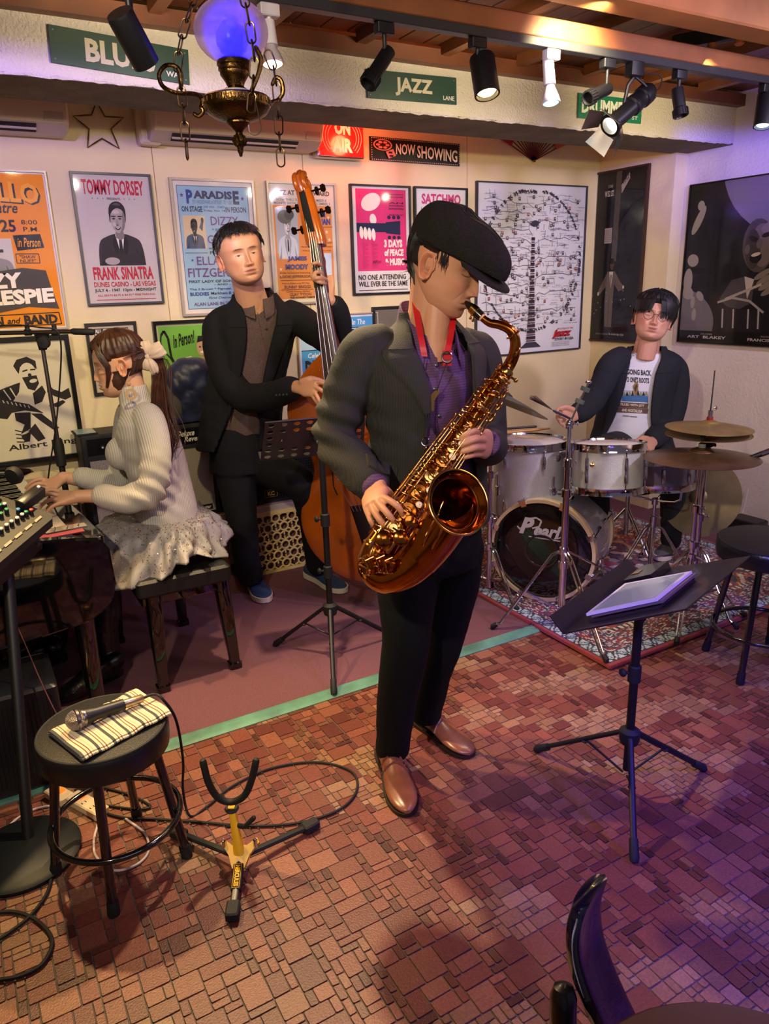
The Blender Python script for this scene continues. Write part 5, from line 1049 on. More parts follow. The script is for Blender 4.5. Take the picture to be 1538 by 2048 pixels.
    for q, s_ in ((.34, .016), (.41, .016), (.48, .016), (.66, .018), (.735, .018), (.81, .018)):
        c = P_(q, s_, R0(q)+.016); k = MB().lathe([(.009, -.003), (.0095, 0), (.0085, .0015)], c, N, 18).build('finger_touch', M_brass2, t); MB().lathe([(.0075, .001), (.006, .0022), (.001, .0024)], c, N, 16).build('pearl', pearl, k)
    rods = MB()
    for s_, n_, q0, q1 in ((-.020, .016, .04, .97), (-.027, .008, .10, .95), (.024, .016, .05, .60), (.030, .009, .08, .93), (.013, .030, .28, .56), (-.012, .030, .60, .96), (.036, 0, .22, .98), (-.033, -.002, .3, .9)):
        sc = lambda q: 1+.55*q
        rods.tube([P_(q, s_*sc(q), n_*sc(q)+.012) for q in (q0, (q0+q1)/2, q1)], .0022, 8, rnd=True)
        for q in np.arange(q0, q1, .085): c = P_(q, s_*sc(q), n_*sc(q)+.012); rods.tube([c, P_(q, s_*.6, n_*.4)], .0016, 6); rods.ell(c, .0036, 8)
    o_ = rods.build('rod_work', M_brass2, t); o_['kind'] = 'stuff'
    arms = MB(); rng = random.Random(9)
    for k in range(40):
        q = .05+.9*k/40; s0 = rng.choice((-1, 1)); a = P_(q, s0*.026*(1+.5*q), .022*(1+.3*q)); c = P_(q+rng.uniform(-.02, .03), -s0*.004, R0(q)+.020); arms.tube([a, a.lerp(c, .5)+N*.006, c], [.0024, .0028, .002], 8, ell=(1.4, .7), rnd=True)
    o_ = arms.build('key_arms', M_brass2, t); o_['kind'] = 'stuff'
    # palm and side keys near the top, guards over the big low-note cups
    for q, s_ in ((.10, .034), (.16, .04), (.22, .042)): MB().ell(P_(q, s_, .012), (.016, .006, .004), 12, (A, S, N)).build('palm_key', M_brass2, t)
    for px, py, r_ in ((735, 1131, .026), (757, 1127, .024), (773, 1130, .022)):
        c = Q(px, py, 1.63); d = (O-c).normalized()*.5-RT*.75-UP*.2; d.normalize(); k = MB(); k.lathe([(r_*.9, -.012), (r_, -.004), (r_, 0), (r_*.7, .004), (.001, .006)], c, d, 24); k.build('low_key_cup', M_brass, t)
        g = MB(); X, Y_, _ = frame(d); g.ring(c+d*.012, r_*.8, .0018, d, 24, 6)
        for a in (0, 2.1, 4.2): g.tube([c+d*.012+(X*cos(a)+Y_*sin(a))*r_*.8, c-d*.01+(X*cos(a)+Y_*sin(a))*r_*1.05], .002, 6)
        g.tube([c+d*.012-X*r_*.8, c+d*.012+X*r_*.8], .002, 6); g.build('key_guard', M_brass2, t)
    for (x0, y0), (x1, y1), r_ in (((762, 1056), (740, 1096), .0035), ((806, 1062), (776, 1104), .0055), ((745, 1095), (738, 1118), .003), ((795, 1115), (822, 1075), .004), ((886, 1004), (872, 1040), .003)):
        k = MB(); k.tube([Q(x0, y0, 1.64), Q((x0+x1)/2, (y0+y1)/2, 1.635), Q(x1, y1, 1.63)], r_, 10, rnd=True); k.build('side_lever', M_brass2, t)
    for px, py, r_ in ((802, 1076, .019), (820, 1042, .014), (829, 1046, .011), (768, 1078, .020)):
        c = Q(px, py, 1.63); d = (O-c).normalized()+RT*.2; k = MB(); k.lathe([(r_*.7, -.02), (r_, -.003), (r_*1.03, 0), (r_*.85, .003), (.001, .0045)], c, d, 22); k.build('bell_key_cup', M_brass, t)
    gd = MB(); gd.tube([Q(846, 1090, 1.60), Q(858, 1062, 1.585), Q(876, 1030, 1.58)], .0032, 8, rnd=True); gd.tube([Q(862, 1100, 1.60), Q(884, 1060, 1.575)], .003, 8, rnd=True); gd.build('bell_key_guard', M_brass2, t)
    for q in (.03, .5, .985): MB().lathe([(R0(q)+.001, -.004), (R0(q)+.003, 0), (R0(q)+.001, .004)], T0+A*L*q, A, 28).build('ferrule', M_brass2, t)
saxophone()
# ================================================================ double bass
def double_bass():
    S0, B0 = Q(598, 345, 3.20), Q(767, 1165, 3.22); A = (S0-B0).normalized(); L = (S0-B0).length
    N = (-HD*.955-RT*.30); N = (N-A*N.dot(A)).normalized(); S = N.cross(A); S = S if S.dot(RT) > 0 else -S
    pin = B0-A*.05; foot = B0-A*(B0.z/A.z)
    t = thing('double_bass', 'orange brown double bass leaning towards the dark haired bassist', 'double bass', V((foot.x, foot.y, .012)))
    W_ = lambda s_, a, n_: B0+S*s_+A*a+N*n_
    M_v = mat('amber_varnish', '#a8520f', .22, vary=.22, vscale=7, coat=.7); M_v2 = mat('dark_red_varnish', '#5e1d0c', .25, vary=.2, vscale=6, coat=.6)
    half = [(.0, .002), (.10, .010), (.19, .04), (.265, .10), (.325, .19), (.345, .29), (.335, .38), (.29, .46), (.245, .52), (.222, .58), (.222, .64), (.245, .70), (.282, .76), (.292, .82), (.272, .90), (.215, .97), (.150, 1.03), (.085, 1.075), (.04, 1.10), (.0, 1.105)]
    hc = crv(half, 60); hc = [(max(0, a), b) for a, b in hc]; out = [(a, b) for a, b in hc]+[(-a, b) for a, b in hc[::-1][1:-1]]; th = .17
    def plate(n0, sgn, name, m):       # arched table / back
        rings = []; K = len(out)
        for q, hgt in ((1.0, 0), (.985, .004), (.94, .010), (.85, .017), (.6, .026), (.3, .031), (.02, .033)):
            rings.append([W_(a*q, .52+(b-.52)*q, n0+sgn*hgt) for a, b in out])
        lo = [W_(a*1.0, b, n0-sgn*.006) for a, b in out]; vs = lo+[p for r_ in rings for p in r_]; fs = [(i*K+k, i*K+(k+1) % K, (i+1)*K+(k+1) % K, (i+1)*K+k) for i in range(len(rings)) for k in range(K)]
        fs += [tuple(len(rings)*K+k for k in range(K)), tuple(range(K))[::-1]]; return MB().add(vs, fs).build(name, m, t, ang=50)
    top = plate(0, 1, 'table', M_v); plate(-th, -1, 'back', M_v2)
    rb = MB(); K = len(out); rb.add([W_(a*.965, .52+(b-.52)*.975, n_) for n_ in (-.004, -th+.004) for a, b in out], [(k, (k+1) % K, K+(k+1) % K, K+k) for k in range(K)]+[tuple(range(K)), tuple(range(2*K-1, K-1, -1))]); rb.build('ribs', M_v2, t, ang=50)
    for sd in (-1, 1):   # f-holes
        f = MB(); f.tube([W_(sd*x, y, .026) for x, y in ((.118, .46), (.13, .50), (.122, .56), (.11, .60), (.098, .66), (.108, .70))], [.010, .006, .005, .005, .006, .009], 8, ell=(1, .4)); f.build('f_hole', mat('black_void', '#060404', .9), t)
    br = MB(); br.prism([(-.085, 0), (-.07, .0), (-.05, .03), (-.02, .028), (0, .05), (.02, .028), (.05, .03), (.07, 0), (.085, 0), (.07, .09), (.045, .14), (0, .155), (-.045, .14), (-.07, .09)], W_(0, .565, .028), S, N, .014); br.build('bridge', mat('bridge_maple', '#c79a5c', .5), t)
    tp = MB(); tp.loft([(W_(0, q, n_), S, N, w_, .010) for q, n_, w_ in ((.06, .04, .022), (.2, .07, .034), (.42, .10, .045))], 16); tp.build('tailpiece', M_black, t)
    fb = MB(); f0, f1 = W_(0, .70, .145), Q(628, 480, 3.175); fb.loft([(f0.lerp(f1, q), S, N, .058-.039*q, .013) for q in (0, .25, .5, .75, 1)], 20); fb.build('fingerboard', mat('ebony', '#3f3732', .36, coat=.2), t, ang=70)
    nk = MB(); fq = lambda q, o: f0.lerp(f1, q)-N*o; nk.loft([(W_(0, 1.02, .03), S, N, .05, .05), (fq(.42, .060), S, N, .036, .042), (fq(.55, .034), S, N, .026, .024), (fq(1, .026), S, N, .021, .020)], 20); nk.build('neck', M_v2, t)
    pb = MB(); pdir = (Q(600, 362, 3.24)-f1).normalized(); ps = S; pn = ps.cross(pdir); pn = pn if pn.dot(N) > 0 else -pn; LP = (Q(600, 362, 3.24)-f1).length
    pb.loft([(f1+pdir*q-pn*.022, ps, pn, w_, d_, 3.5) for q, w_, d_ in ((-.02, .036, .030), (0, .041, .034), (.10, .038, .033), (.20, .031, .029), (LP, .024, .022))], 20); pb.build('pegbox', M_v, t, ang=45)
    sl = MB(); sl.loft([(f1+pdir*q+pn*.010, ps, pn, w_, .004) for q, w_ in ((.03, .017), (.12, .016), (.22, .012))], 12); sl.build('peg_slot', mat('black_void'), t)
    sc = MB(); c = Q(601, 366, 3.24)-pn*.02
    for sd in (-1, 1):
        pts = [c+ps*sd*(.016+.006*k/20)+(pdir*cos(k*.45)+pn*sin(k*.45))*(.040-.0016*k) for k in range(21)]; sc.tube(pts, [.013-.0004*k for k in range(21)], 10)
    sc.tube([c-pdir*.03+pn*.02, c+pdir*.02+pn*.025, c+pdir*.045], [.020, .019, .016], 14, rnd=True); sc.lathe([(.03, -.022), (.03, .022)], c, ps, 20); sc.build('scroll', M_v, t)
    for q, sd in ((.06, -1), (.11, 1), (.15, -1), (.20, 1)):
        g = MB(); a = f1+pdir*q-pn*.02; g.tube([a-ps*.045*sd*.6, a+ps*sd*.075], .004, 8); g.lathe([(.017, -.003), (.017, .003)], a+ps*sd*.05-pn*.01, ps, 18); g.prism([(-.012, -.006), (.012, -.006), (.017, .008), (.010, .016), (-.010, .016), (-.017, .008)], a+ps*sd*.078+pn*.002, pdir, ps*sd, .004); g.build('tuning_machine', mat('dark_bronze', '#2a1c12', .3, .9), t)
    g = MB()
    for k in range(4): a = Q(604+k*1, 372, 3.20); 
    for k in range(4):
        u_ = (k-1.5)/1.5; s = MB(); s.tube([f1+pdir*(.19-.045*k)+ps*u_*.008+pn*.006, f1+S*u_*.014+N*.016, f0+S*u_*.044+N*.022, W_(u_*.044, .565, .187), W_(u_*.024, .40, .115)], .0016, 6); s.build('string', mat('steel_string', '#b8b2a6', .4, 1), t)
    e = MB(); e.tube([B0+A*.02, foot+A*.03], .005, 10); e.lathe([(.022, 0), (.018, .03)], B0-A*.01, -A, 16); e.build('endpin', M_chrome, t); e = MB(); e.lathe([(.013, 0), (.012, .02), (.007, .035)], V((foot.x, foot.y, .0105)), A, 14); e.build('rubber_tip', M_rubber, t)
    return t
double_bass()
# ================================================================ the bassist
def bassist():
    t = thing('person', 'man with short dark hair in a black blazer, standing and plucking the double bass', 'person', P(515, 1180, z=.012))
    SK = '#c2906f'; R_, Fd = axes(18); H = 3.50; M_j = mat('black_blazer_cloth', '#101015', .88, spec=.25, bump=.3, bscale=200); M_sh = mat('brown_melange_shirt', '#4b3936', .85, vary=.25, vscale=150, bump=.3, bscale=260); M_t = mat('charcoal_trousers', '#0e0f13', .88, spec=.25)
    hf = HF(Q(483, 511, 3.36), (facing(24)+UP*.03-RT*0), UP*cos(radians(11))-RT*sin(radians(11)), 1.04, 1.19)
    head = head_grid(hf.c, hf.f, hf.u, SK, 1.04, age=1, eyes='open', stub=.38, hair='#141010', lip='#9a6054', wide=1.19)
    b = MB(); b.loft([(Q(485, 900, H), R_, Fd, .13, .09), (Q(500, 790, H), R_, Fd, .125, .085), (Q(512, 700, H), R_, Fd, .14, .09), (Q(515, 640, H), R_, Fd, .16, .07), (Q(512, 618, H), R_, Fd, .07, .055)], 24)
    neckmesh(b, Q(510, 626, 3.48), hf(0, -.015, -.04), .076, .064); b.tube([Q(512, 628, 3.475), hf(0, -.005, -.08)], [.045, .045], 16)
    shR, elR, wrR = Q(437, 655, 3.46), Q(482, 786, 3.36), Q(586, 774, 3.14); shL, elL, wrL = Q(602, 640, 3.52), Q(668, 690, 3.34), Q(661, 612, 3.20)
    limb(b, [shR, elR, wrR, Q(596, 775, 3.11)], [.045, .038, .028, .027]); limb(b, [shL, elL, wrL, Q(656, 596, 3.18)], [.045, .038, .028, .026])
    r_ = [[Q(634, 764, 3.045), Q(648, 767, 3.03), Q(660, 772, 3.02), Q(668, 777, 3.03)], [Q(632, 775, 3.03), Q(645, 782, 3.01), Q(656, 790, 3.01), Q(664, 796, 3.02)], [Q(628, 784, 3.03), Q(636, 796, 3.0), Q(640, 807, 3.0), Q(647, 812, 3.01)], [Q(621, 787, 3.04), Q(628, 797, 3.02), Q(633, 805, 3.02), Q(637, 810, 3.02)]]
    hand(b, Q(596, 774, 3.10), None, r_, [Q(604, 764, 3.08), Q(620, 758, 3.07), Q(636, 760, 3.08), Q(650, 765, 3.09)], 1.0)
    l_ = [[Q(640, 543, 3.22), Q(642, 532, 3.16), Q(634, 526, 3.11), Q(626, 527, 3.10)], [Q(648, 552, 3.21), Q(640, 545, 3.13), Q(631, 545, 3.10), Q(625, 553, 3.10)], [Q(652, 560, 3.20), Q(644, 556, 3.12), Q(634, 556, 3.09), Q(626, 559, 3.10)], [Q(653, 569, 3.20), Q(647, 567, 3.13), Q(639, 565, 3.10), Q(631, 562, 3.10)]]
    hand(b, Q(655, 598, 3.18), None, l_, [Q(648, 586, 3.20), Q(638, 572, 3.24), Q(630, 560, 3.26), Q(624, 552, 3.26)], 1.0)
    remesh(b, 'body', M_skin, t, .0035, 5, color=rgb(SK), extra=head)
    s = MB(); s.loft([(Q(488, 905, H), R_, Fd, .150, .11), (Q(494, 830, H), R_, Fd, .148, .112), (Q(503, 740, H), R_, Fd, .155, .116), (Q(513, 670, H), R_, Fd, .165, .11), (Q(514, 628, H), R_, Fd, .15, .096), (Q(510, 604, H-.01), R_, Fd, .086, .080), (Q(509, 596, H-.015), R_, Fd, .080, .078)], 40); so = remesh(s, 'shirt', M_sh, t, .006, 5, warp=folds(.004, 24, 4)); bs = bvh(so)
    LAST[:] = [3.4]; collar(Q(512, 622, 3.49), R_, Fd, .080, .084, .092, .052, .045, 14, M_sh, t, lean=.014)
    line_on(bs, [(514, 622), (526, 680), (540, 740), (552, 800)], .0014, M_sh, t, 'placket')
    for x, y in ((533, 658), (541, 696), (549, 733)): button(bs, x, y, M_rubber, t, .006)
    j = MB(); sec = [(Q(478, 892, H), .205, .150, 22, 40), (Q(484, 830, H), .192, .142, 18, 26), (Q(494, 760, H), .185, .142, 18, 20), (Q(505, 690, H), .192, .142, 20, 18), (Q(512, 650, H), .200, .130, 22, 20), (Q(514, 624, H), .178, .112, 26, 26), (Q(510, 603, H+.01), .122, .092, 40, 40), (Q(507, 587, H+.01), .090, .082, 58, 58), (Q(505, 576, H+.01), .080, .076, 74, 74)]
    shell(j, [(c, R_, Fd, a, bb, gl, gr) for c, a, bb, gl, gr in sec])
    limb(j, [Q(455, 636, 3.49), Q(437, 660, 3.46), Q(446, 730, 3.41), Q(480, 790, 3.36), Q(530, 794, 3.26), Q(582, 778, 3.15)], [.062, .072, .070, .068, .062, .054], 24, 30)
    limb(j, [Q(585, 628, 3.53), Q(604, 642, 3.52), Q(640, 668, 3.43), Q(668, 680, 3.34), Q(676, 650, 3.27), Q(670, 618, 3.22)], [.062, .070, .066, .066, .060, .056], 24, 30)
    jo = remesh(j, 'blazer', M_j, t, .0065, 6, warp=folds(.010, 22, 7, (.8, .3, .5))); bj = bvh(jo)
    ss = [(c, R_, Fd, a, bb, gl, gr) for c, a, bb, gl, gr in sec]
    for sd in (1, -1): lapel_on(ss, sd, 1, 4, [0, 14, 24, 34], M_j, t); lapel_on(ss, sd, 4, 7, [26, 32, 26, 20], M_j, t, .010, 'collar_wing')
    for k in range(4): button(bj, 553+k*7, 790-k*.5, M_rubber, t, .005)
    w_ = MB(); c, d = Q(661, 606, 3.19), (Q(656, 596, 3.18)-Q(664, 618, 3.215)).normalized(); w_.lathe([(.0315, -.011), (.0345, -.008), (.0345, .008), (.0315, .011), (.0315, -.011)], c, d, 26); w_.build('wristband', M_rubber, t)
    MB().ring(Q(650.5, 559, 3.165), .0095, .0012, Q(644, 556, 3.12)-Q(652, 560, 3.20), 16, 6).build('ring', M_chrome, t)
    q = MB(); q.loft([(Q(488, 940, H), R_, Fd, .165, .12), (Q(488, 890, H), R_, Fd, .165, .12), (Q(490, 850, H), R_, Fd, .15, .11)], 30)
    limb(q, [Q(468, 920, 3.49), Q(476, 985, 3.46), Q(486, 1050, 3.42), Q(492, 1110, 3.44), Q(502, 1150, 3.50)], [.100, .090, .072, .066, .062], 22); q.tube([Q(501, 1148, 3.50), Q(503, 1163, 3.50)], [.062, .06], 22)
    limb(q, [Q(520, 920, 3.52), Q(560, 945, 3.44), Q(606, 972, 3.34), Q(625, 1045, 3.46), Q(634, 1130, 3.58)], [.100, .092, .075, .064, .058], 22)
    remesh(q, 'trousers', M_t, t, .008, 6, warp=folds(.008, 16, 2, (.2, .2, 1)))
    M_k = mat('navy_knit_sneaker', '#1d3a5e', .8, bump=.8, bscale=180); M_so = mat('cream_rubber_sole', '#cfc4b2', .6)
    for h_, t_ in ((P(500, 1158, z=.014), P(532, 1206, z=.014)), (P(616, 1150, z=.014), P(690, 1186, z=.014))):
        o, X, ax, L_ = shoe(t, h_, t_, .050, .072, M_k, M_so, sport=True); bb_ = bvh(o); lc = MB()
        for q_ in (.42, .49, .56, .63): lc.tube([bb_.find_nearest(h_+ax*L_*q_+X*x_+UP*.09)[0]+UP*.002 for x_ in (-.018, 0, .018)], .0022, 6)
        lc.build('laces', M_k, o)
    def ln_(az, z): a = abs(az); return z+.075 if a > 122 else (z-.020 if a > 72 else z-(.080 if a < 46 else .080-.0024*(a-46))+.002*sin(az*.5))
    h_ = cap_hair(hf, 'hair', M_hair, t, lambda az, z: .003+.012*max(0, min(1, (z-.045)/.05)), ln_, 5, NA=140, NR=70)
    locks(h_, hf, 380, (-65, 65), (.080, .112), (.022, .045), .0026, 3, .012, .55, .3, .010); locks(h_, hf, 260, (60, 300), (.035, .11), (.02, .04), .0024, 4, .012, .6, .1, .003); h_.build('hair', M_hair, t)
    return t
bassist()
# ================================================================ the pianist
def pianist():
    t = thing('person', 'woman in a white ribbed turtleneck and sparkling grey skirt, seated at the piano', 'person', V((.55, 2.85, .012)))
    SK = '#c99a7c'; H = 2.85; f_ = (-RT*.95-HD*.10-0*UP); R_ = f_.cross(UP).normalized(); Fd = f_.normalized()
    M_k = ribbed('white_rib_knit', '#b3aea8', .85, 'X', 42, .0012, .1); M_s = mat('grey_glitter_tulle', '#858184', .5, bump=.25, bscale=140, vary=.08, vscale=30)
    hf = HF(Q(238, 728, 2.83), (-RT*.93-HD*.22-UP*.16), UP-RT*.10, 1.0)
    head = head_grid(hf.c, hf.f, hf.u, SK, 1.0, lip='#a83c44', hair='#3a2018', female=True, wide=1.0, smile=.2)
    b = MB(); b.loft([(Q(330, 1030, H), R_, Fd, .13, .10), (Q(318, 960, H), R_, Fd, .105, .085), (Q(295, 880, H), R_, Fd, .12, .09), (Q(283, 830, H), R_, Fd, .09, .05), (Q(278, 800, H), R_, Fd, .05, .045)], 24)
    neckmesh(b, Q(280, 815, H), hf(0, -.02, -.04), .052, .046); b.tube([Q(274, 806, H-.01), hf(0, .0, -.08)], [.030, .034], 16)
    near = dict(sh=Q(300, 846, 2.73), el=Q(300, 980, 2.66), wr=Q(152, 993, 2.60)); far = dict(sh=Q(262, 832, 3.0), el=Q(238, 962, 2.98), wr=Q(125, 955, 2.86))
    for a in (near, far): limb(b, [a['sh'], a['el'], a['wr']], [.030, .030, .024])
    n_ = [[Q(122, 984, 2.62), Q(103, 979, 2.62), Q(86, 985, 2.62), Q(76, 996, 2.62)], [Q(119, 991, 2.60), Q(98, 988, 2.595), Q(82, 995, 2.595), Q(72, 1006, 2.60)], [Q(118, 999, 2.58), Q(99, 1000, 2.57), Q(86, 1008, 2.57), Q(78, 1018, 2.575)], [Q(118, 1007, 2.56), Q(106, 1012, 2.55), Q(97, 1020, 2.55), Q(92, 1029, 2.555)]]
    hand(b, Q(150, 994, 2.60), None, n_, [Q(140, 1002, 2.585), Q(124, 1006, 2.58), Q(108, 1010, 2.59), Q(96, 1016, 2.60)], .92)
    g_ = [[Q(98, 962, 2.84), Q(80, 958, 2.82), Q(63, 965, 2.81), Q(52, 976, 2.81)], [Q(96, 969, 2.81), Q(77, 967, 2.79), Q(61, 975, 2.78), Q(52, 986, 2.78)], [Q(95, 976, 2.79), Q(78, 976, 2.765), Q(65, 984, 2.755), Q(57, 994, 2.76)], [Q(96, 983, 2.77), Q(84, 986, 2.745), Q(75, 993, 2.735), Q(69, 1001, 2.74)]]
    hand(b, Q(124, 957, 2.855), None, g_, [Q(116, 966, 2.84), Q(104, 976, 2.83), Q(92, 982, 2.83), Q(82, 990, 2.83)], .92)
    remesh(b, 'body', M_skin, t, .0033, 5, color=rgb(SK), extra=head)
    s = MB(); s.loft([(Q(337, 1046, H), R_, Fd, .152, .120), (Q(332, 1010, H), R_, Fd, .150, .118), (Q(322, 960, H), R_, Fd, .138, .112), (Q(304, 905, H), R_, Fd, .150, .122), (Q(292, 862, H), R_, Fd, .168, .112), (Q(287, 838, H), R_, Fd, .165, .092), (Q(283, 820, H), R_, Fd, .120, .074), (Q(272, 800, H-.005), R_, Fd, .066, .062), (Q(266, 782, H-.01), R_, Fd, .058, .056), (Q(261, 770, H-.01), R_, Fd, .058, .056)], 40)
    for sd in (-1, 1): s.ell(Q(250, 900, H)+R_*.06*sd, (.062, .062, .066), 20)
    limb(s, [Q(290, 830, 2.78), near['sh'], Q(312, 915, 2.65), Q(300, 982, 2.625), Q(255, 998, 2.615), Q(208, 992, 2.605)], [.050, .060, .056, .056, .052, .046], 24, 30); s.tube([Q(214, 993, 2.606), Q(203, 991, 2.603)], [.047, .042], 20)
    limb(s, [Q(272, 832, 2.92), far['sh'], Q(248, 905, 3.0), far['el'], Q(195, 962, 2.92), Q(168, 955, 2.89)], [.056, .062, .056, .056, .050, .044], 24, 26)
    el = np.array(near['el']); fo = folds(.006, 22, 11, (1, 0, .2))
    def wp(p_): d = np.linalg.norm(p_-el, axis=1); return fo(p_)+.011*np.exp(-(d/.10)**2)*np.sin(p_[:, 2]*90+p_[:, 0]*75+p_[:, 1]*40)
    remesh(s, 'sweater', M_k, t, .0055, 5, warp=wp)
    # skirt: waist, over the thighs and spread on the bench, uneven hem
    k = MB(); NA, NR = 120, 34; vs = []; wc, hcn = Q(336, 1026, H), Q(320, 1120, H-.06)
    for i in range(NR+1):
        q = i/NR
        for a_ in range(NA):
            a = 2*pi*a_/NA; e = q**.8; fwd, sd = cos(a), sin(a)
            rx, ry = .14+.17*e, .11+(.34 if fwd > 0 else .11)*e
            ple = (.010+.030*q)*(sin(a*17+2*sin(q*4))*.6+.4*sin(a*31+q*7))*q**.5
            drop = .05*q+ (.27*max(0, (q-.40)/.60)**1.1)*(.30+.72*max(0, fwd)); p_ = wc+R_*sd*(rx+ple)+Fd*fwd*(ry+ple)-UP*(drop+.03*sin(a*5+q*3)*q)
            vs.append(p_)
    k.add(vs, [(i*NA+a_, i*NA+(a_+1) % NA, (i+1)*NA+(a_+1) % NA, (i+1)*NA+a_) for i in range(NR) for a_ in range(NA)]); sk = k.build('skirt', M_s, t, ang=180); sm = sk.modifiers.new('s', 'SOLIDIFY'); sm.thickness = .003
    gl = MB(); bk = bvh(sk); rr = random.Random(8)
    for _ in range(2600):
        i = rr.randrange(len(vs)); p_ = vs[i]+V([rr.uniform(-.01, .01) for _ in range(3)]); c, n1, *_r = bk.find_nearest(p_); n1 = n1 if n1.dot(O-c) > 0 else -n1; s_ = rr.uniform(.0015, .0027); X, Y_, _z = frame(n1+V([rr.uniform(-.6, .6) for _ in range(3)])); c = c+n1*.003
        gl.add([c+X*s_, c+Y_*s_, c-X*s_, c-Y_*s_], [(0, 1, 2, 3)])
    g_o = gl.build('glitter', mat('silver_sequin', '#f4f0ec', .12, 1, emit=None), t, smooth=False); g_o['kind'] = 'stuff'
    # legs in black trousers tucked in boots
    q = MB(); M_b = mat('black_boot_leather', '#0b0b0c', .32, bump=.9, bscale=35)
    limb(q, [Q(315, 1115, 2.80), Q(212, 1128, 2.74), Q(196, 1180, 2.73)], [.080, .068, .060], 20); limb(q, [Q(315, 1110, 2.93), Q(160, 1115, 2.83), Q(130, 1170, 2.84)], [.08, .066, .058], 20)
    remesh(q, 'leggings', mat('black_leggings', '#0c0c0e', .7), t, .009, 5)
    for a, c, d_, hl, to in ((Q(196, 1170, 2.73), Q(208, 1265, 2.70), Q(218, 1325, 2.68), P(232, 1354, z=.020), P(160, 1388, z=.020)), (Q(130, 1165, 2.84), Q(112, 1250, 2.87), Q(105, 1305, 2.86), P(110, 1326, z=.020), P(28, 1344, z=.020))):
        q = MB(); limb(q, [a, a.lerp(c, .5)+RT*.01, c, d_, hl+UP*.07], [.066, .064, .056, .050, .046], 20); ax = (to-hl).normalized(); q.loft([(hl+ax*x_+UP*z_, ax.cross(UP), UP, w_, z_, 2.6) for x_, w_, z_ in ((-.03, .02, .03), (0, .038, .055), (.08, .042, .05), (.15, .046, .035), (.20, .042, .028), (.235, .02, .018))], 20)
        remesh(q, 'boot', M_b, t, .006, 5, warp=folds(.007, 30, 3, (0, 0, 1)))
    # hair: crown, long fringe, ponytail with a bow
    def ln_(az, z): a = abs(az); return z+.05 if a > 120 else (z-.020 if a > 74 else (z-.012 if a > 56 else z-.062))
    h_ = cap_hair(hf, 'hair', M_hairb, t, lambda az, z: .009+.008*max(0, min(1, (z-.02)/.06)), ln_, 9, .0018, NA=140, NR=70)
    r = random.Random(6)
    for k_ in range(40):   # side fringe sweeping over the temple
        a0 = -58-12*r.random(); z0 = .10+.010*r.random(); ee = r.uniform(0, .03)
        h_.tube([hf.surf(-12, z0, .012), hf.surf(a0*.62, z0-.028, .016), hf.surf(a0*.88, z0-.065, .014), hf.surf(a0, z0-.105, .010), hf.surf(a0+3, z0-.138, .006), hf.surf(a0+12, z0-.175, .003)], [.0024, .0028, .0026, .0020, .0012, .0003], 6)
    for k_ in range(14): a0 = 10+20*r.random(); h_.tube([hf.surf(a0*.4, .105, .012), hf.surf(a0, .07, .015), hf.surf(a0+15, .02, .010), hf.surf(a0+20, -.03, .007)], [.003, .004, .003, .0006], 5, ell=(1, .4))
    tie = hf(0, -.105, -.005)
    for k_ in range(120):   # ponytail
        ox, oy = r.gauss(0, .012), r.gauss(0, .012); W_ = r.uniform(.7, 1.2); pts = []
        base = [tie, tie+RT*.045-UP*.015, Q(322, 800, 2.80), Q(333, 850, 2.77), Q(343, 885, 2.75), Q(338, 925-r.uniform(0, 60), 2.75)]
        for i, p_ in enumerate(base): sp = (.25, .9, 1.3, 1.5, 1.5, .9)[i]; pts.append(p_+RT*(ox*sp*W_+.008*sin(i*1.9+k_*.3))+HD*oy*sp+UP*oy*.4)
        C = [V(c) for c in crv(pts, 12)]; h_.tube(C, [.0045-.0034*i/12 for i in range(13)], 5, ell=(1, .5))
    for k_ in range(60):
        a = r.uniform(95, 265); h_.tube([hf.surf(a, .07*r.random(), .012), hf.surf(a*.5+90, .03, .016), tie+V([r.uniform(-.008, .008) for _ in range(3)])], [.002, .004, .004], 5, ell=(1, .5))
    h_.build('hair', M_hairb, t)
    M_bow = mat('beige_chiffon', '#b9a497', .7, sheen=.4); bw = MB(); c = tie+RT*.012-HD*.03+UP*.012
    for (dx, dz, L_, w_) in ((-.01, .055, .05, .042), (.055, .03, .06, .05), (.02, -.055, .06, .03), (-.015, -.05, .045, .026)):
        d = (RT*dx+UP*dz).normalized(); X = d.cross(HD).normalized(); vs = []; 
        for i in range(9):
            q = i/8; ww = w_*(.25+.9*sin(min(1, q*1.25)*pi*.62)); 
            for k_ in range(9): s_ = (k_-4)/4; vs.append(c+d*L_*q*1.15+X*ww*.5*s_-HD*(.012*sin(q*pi)*(1-s_*s_)+.004*sin(s_*9+q*4)))
        bw.add(vs, [(i*9+k_, i*9+k_+1, (i+1)*9+k_+1, (i+1)*9+k_) for i in range(8) for k_ in range(8)])
    bw.ell(c, (.012, .010, .014), 12); bo = bw.build('hair_bow', M_bow, t, ang=180); sm = bo.modifiers.new('s', 'SOLIDIFY'); sm.thickness = .002
    e = MB(); ec = Q(262, 789, 2.735); e.lathe([(.0115, -.0018), (.021, -.0018), (.021, .0018), (.0115, .0018), (.0115, -.0018)], ec, (O-ec)+RT*.3, 26); e.ell(Q(258, 768, 2.745), (.007, .004, .008), 12); e.tube([Q(258, 773, 2.742), Q(260, 779, 2.737)], .001, 6); e.build('earring', mat('horn_earring', '#a88a5c', .3, bump=.4, bscale=90), t)
    return t
pianist()
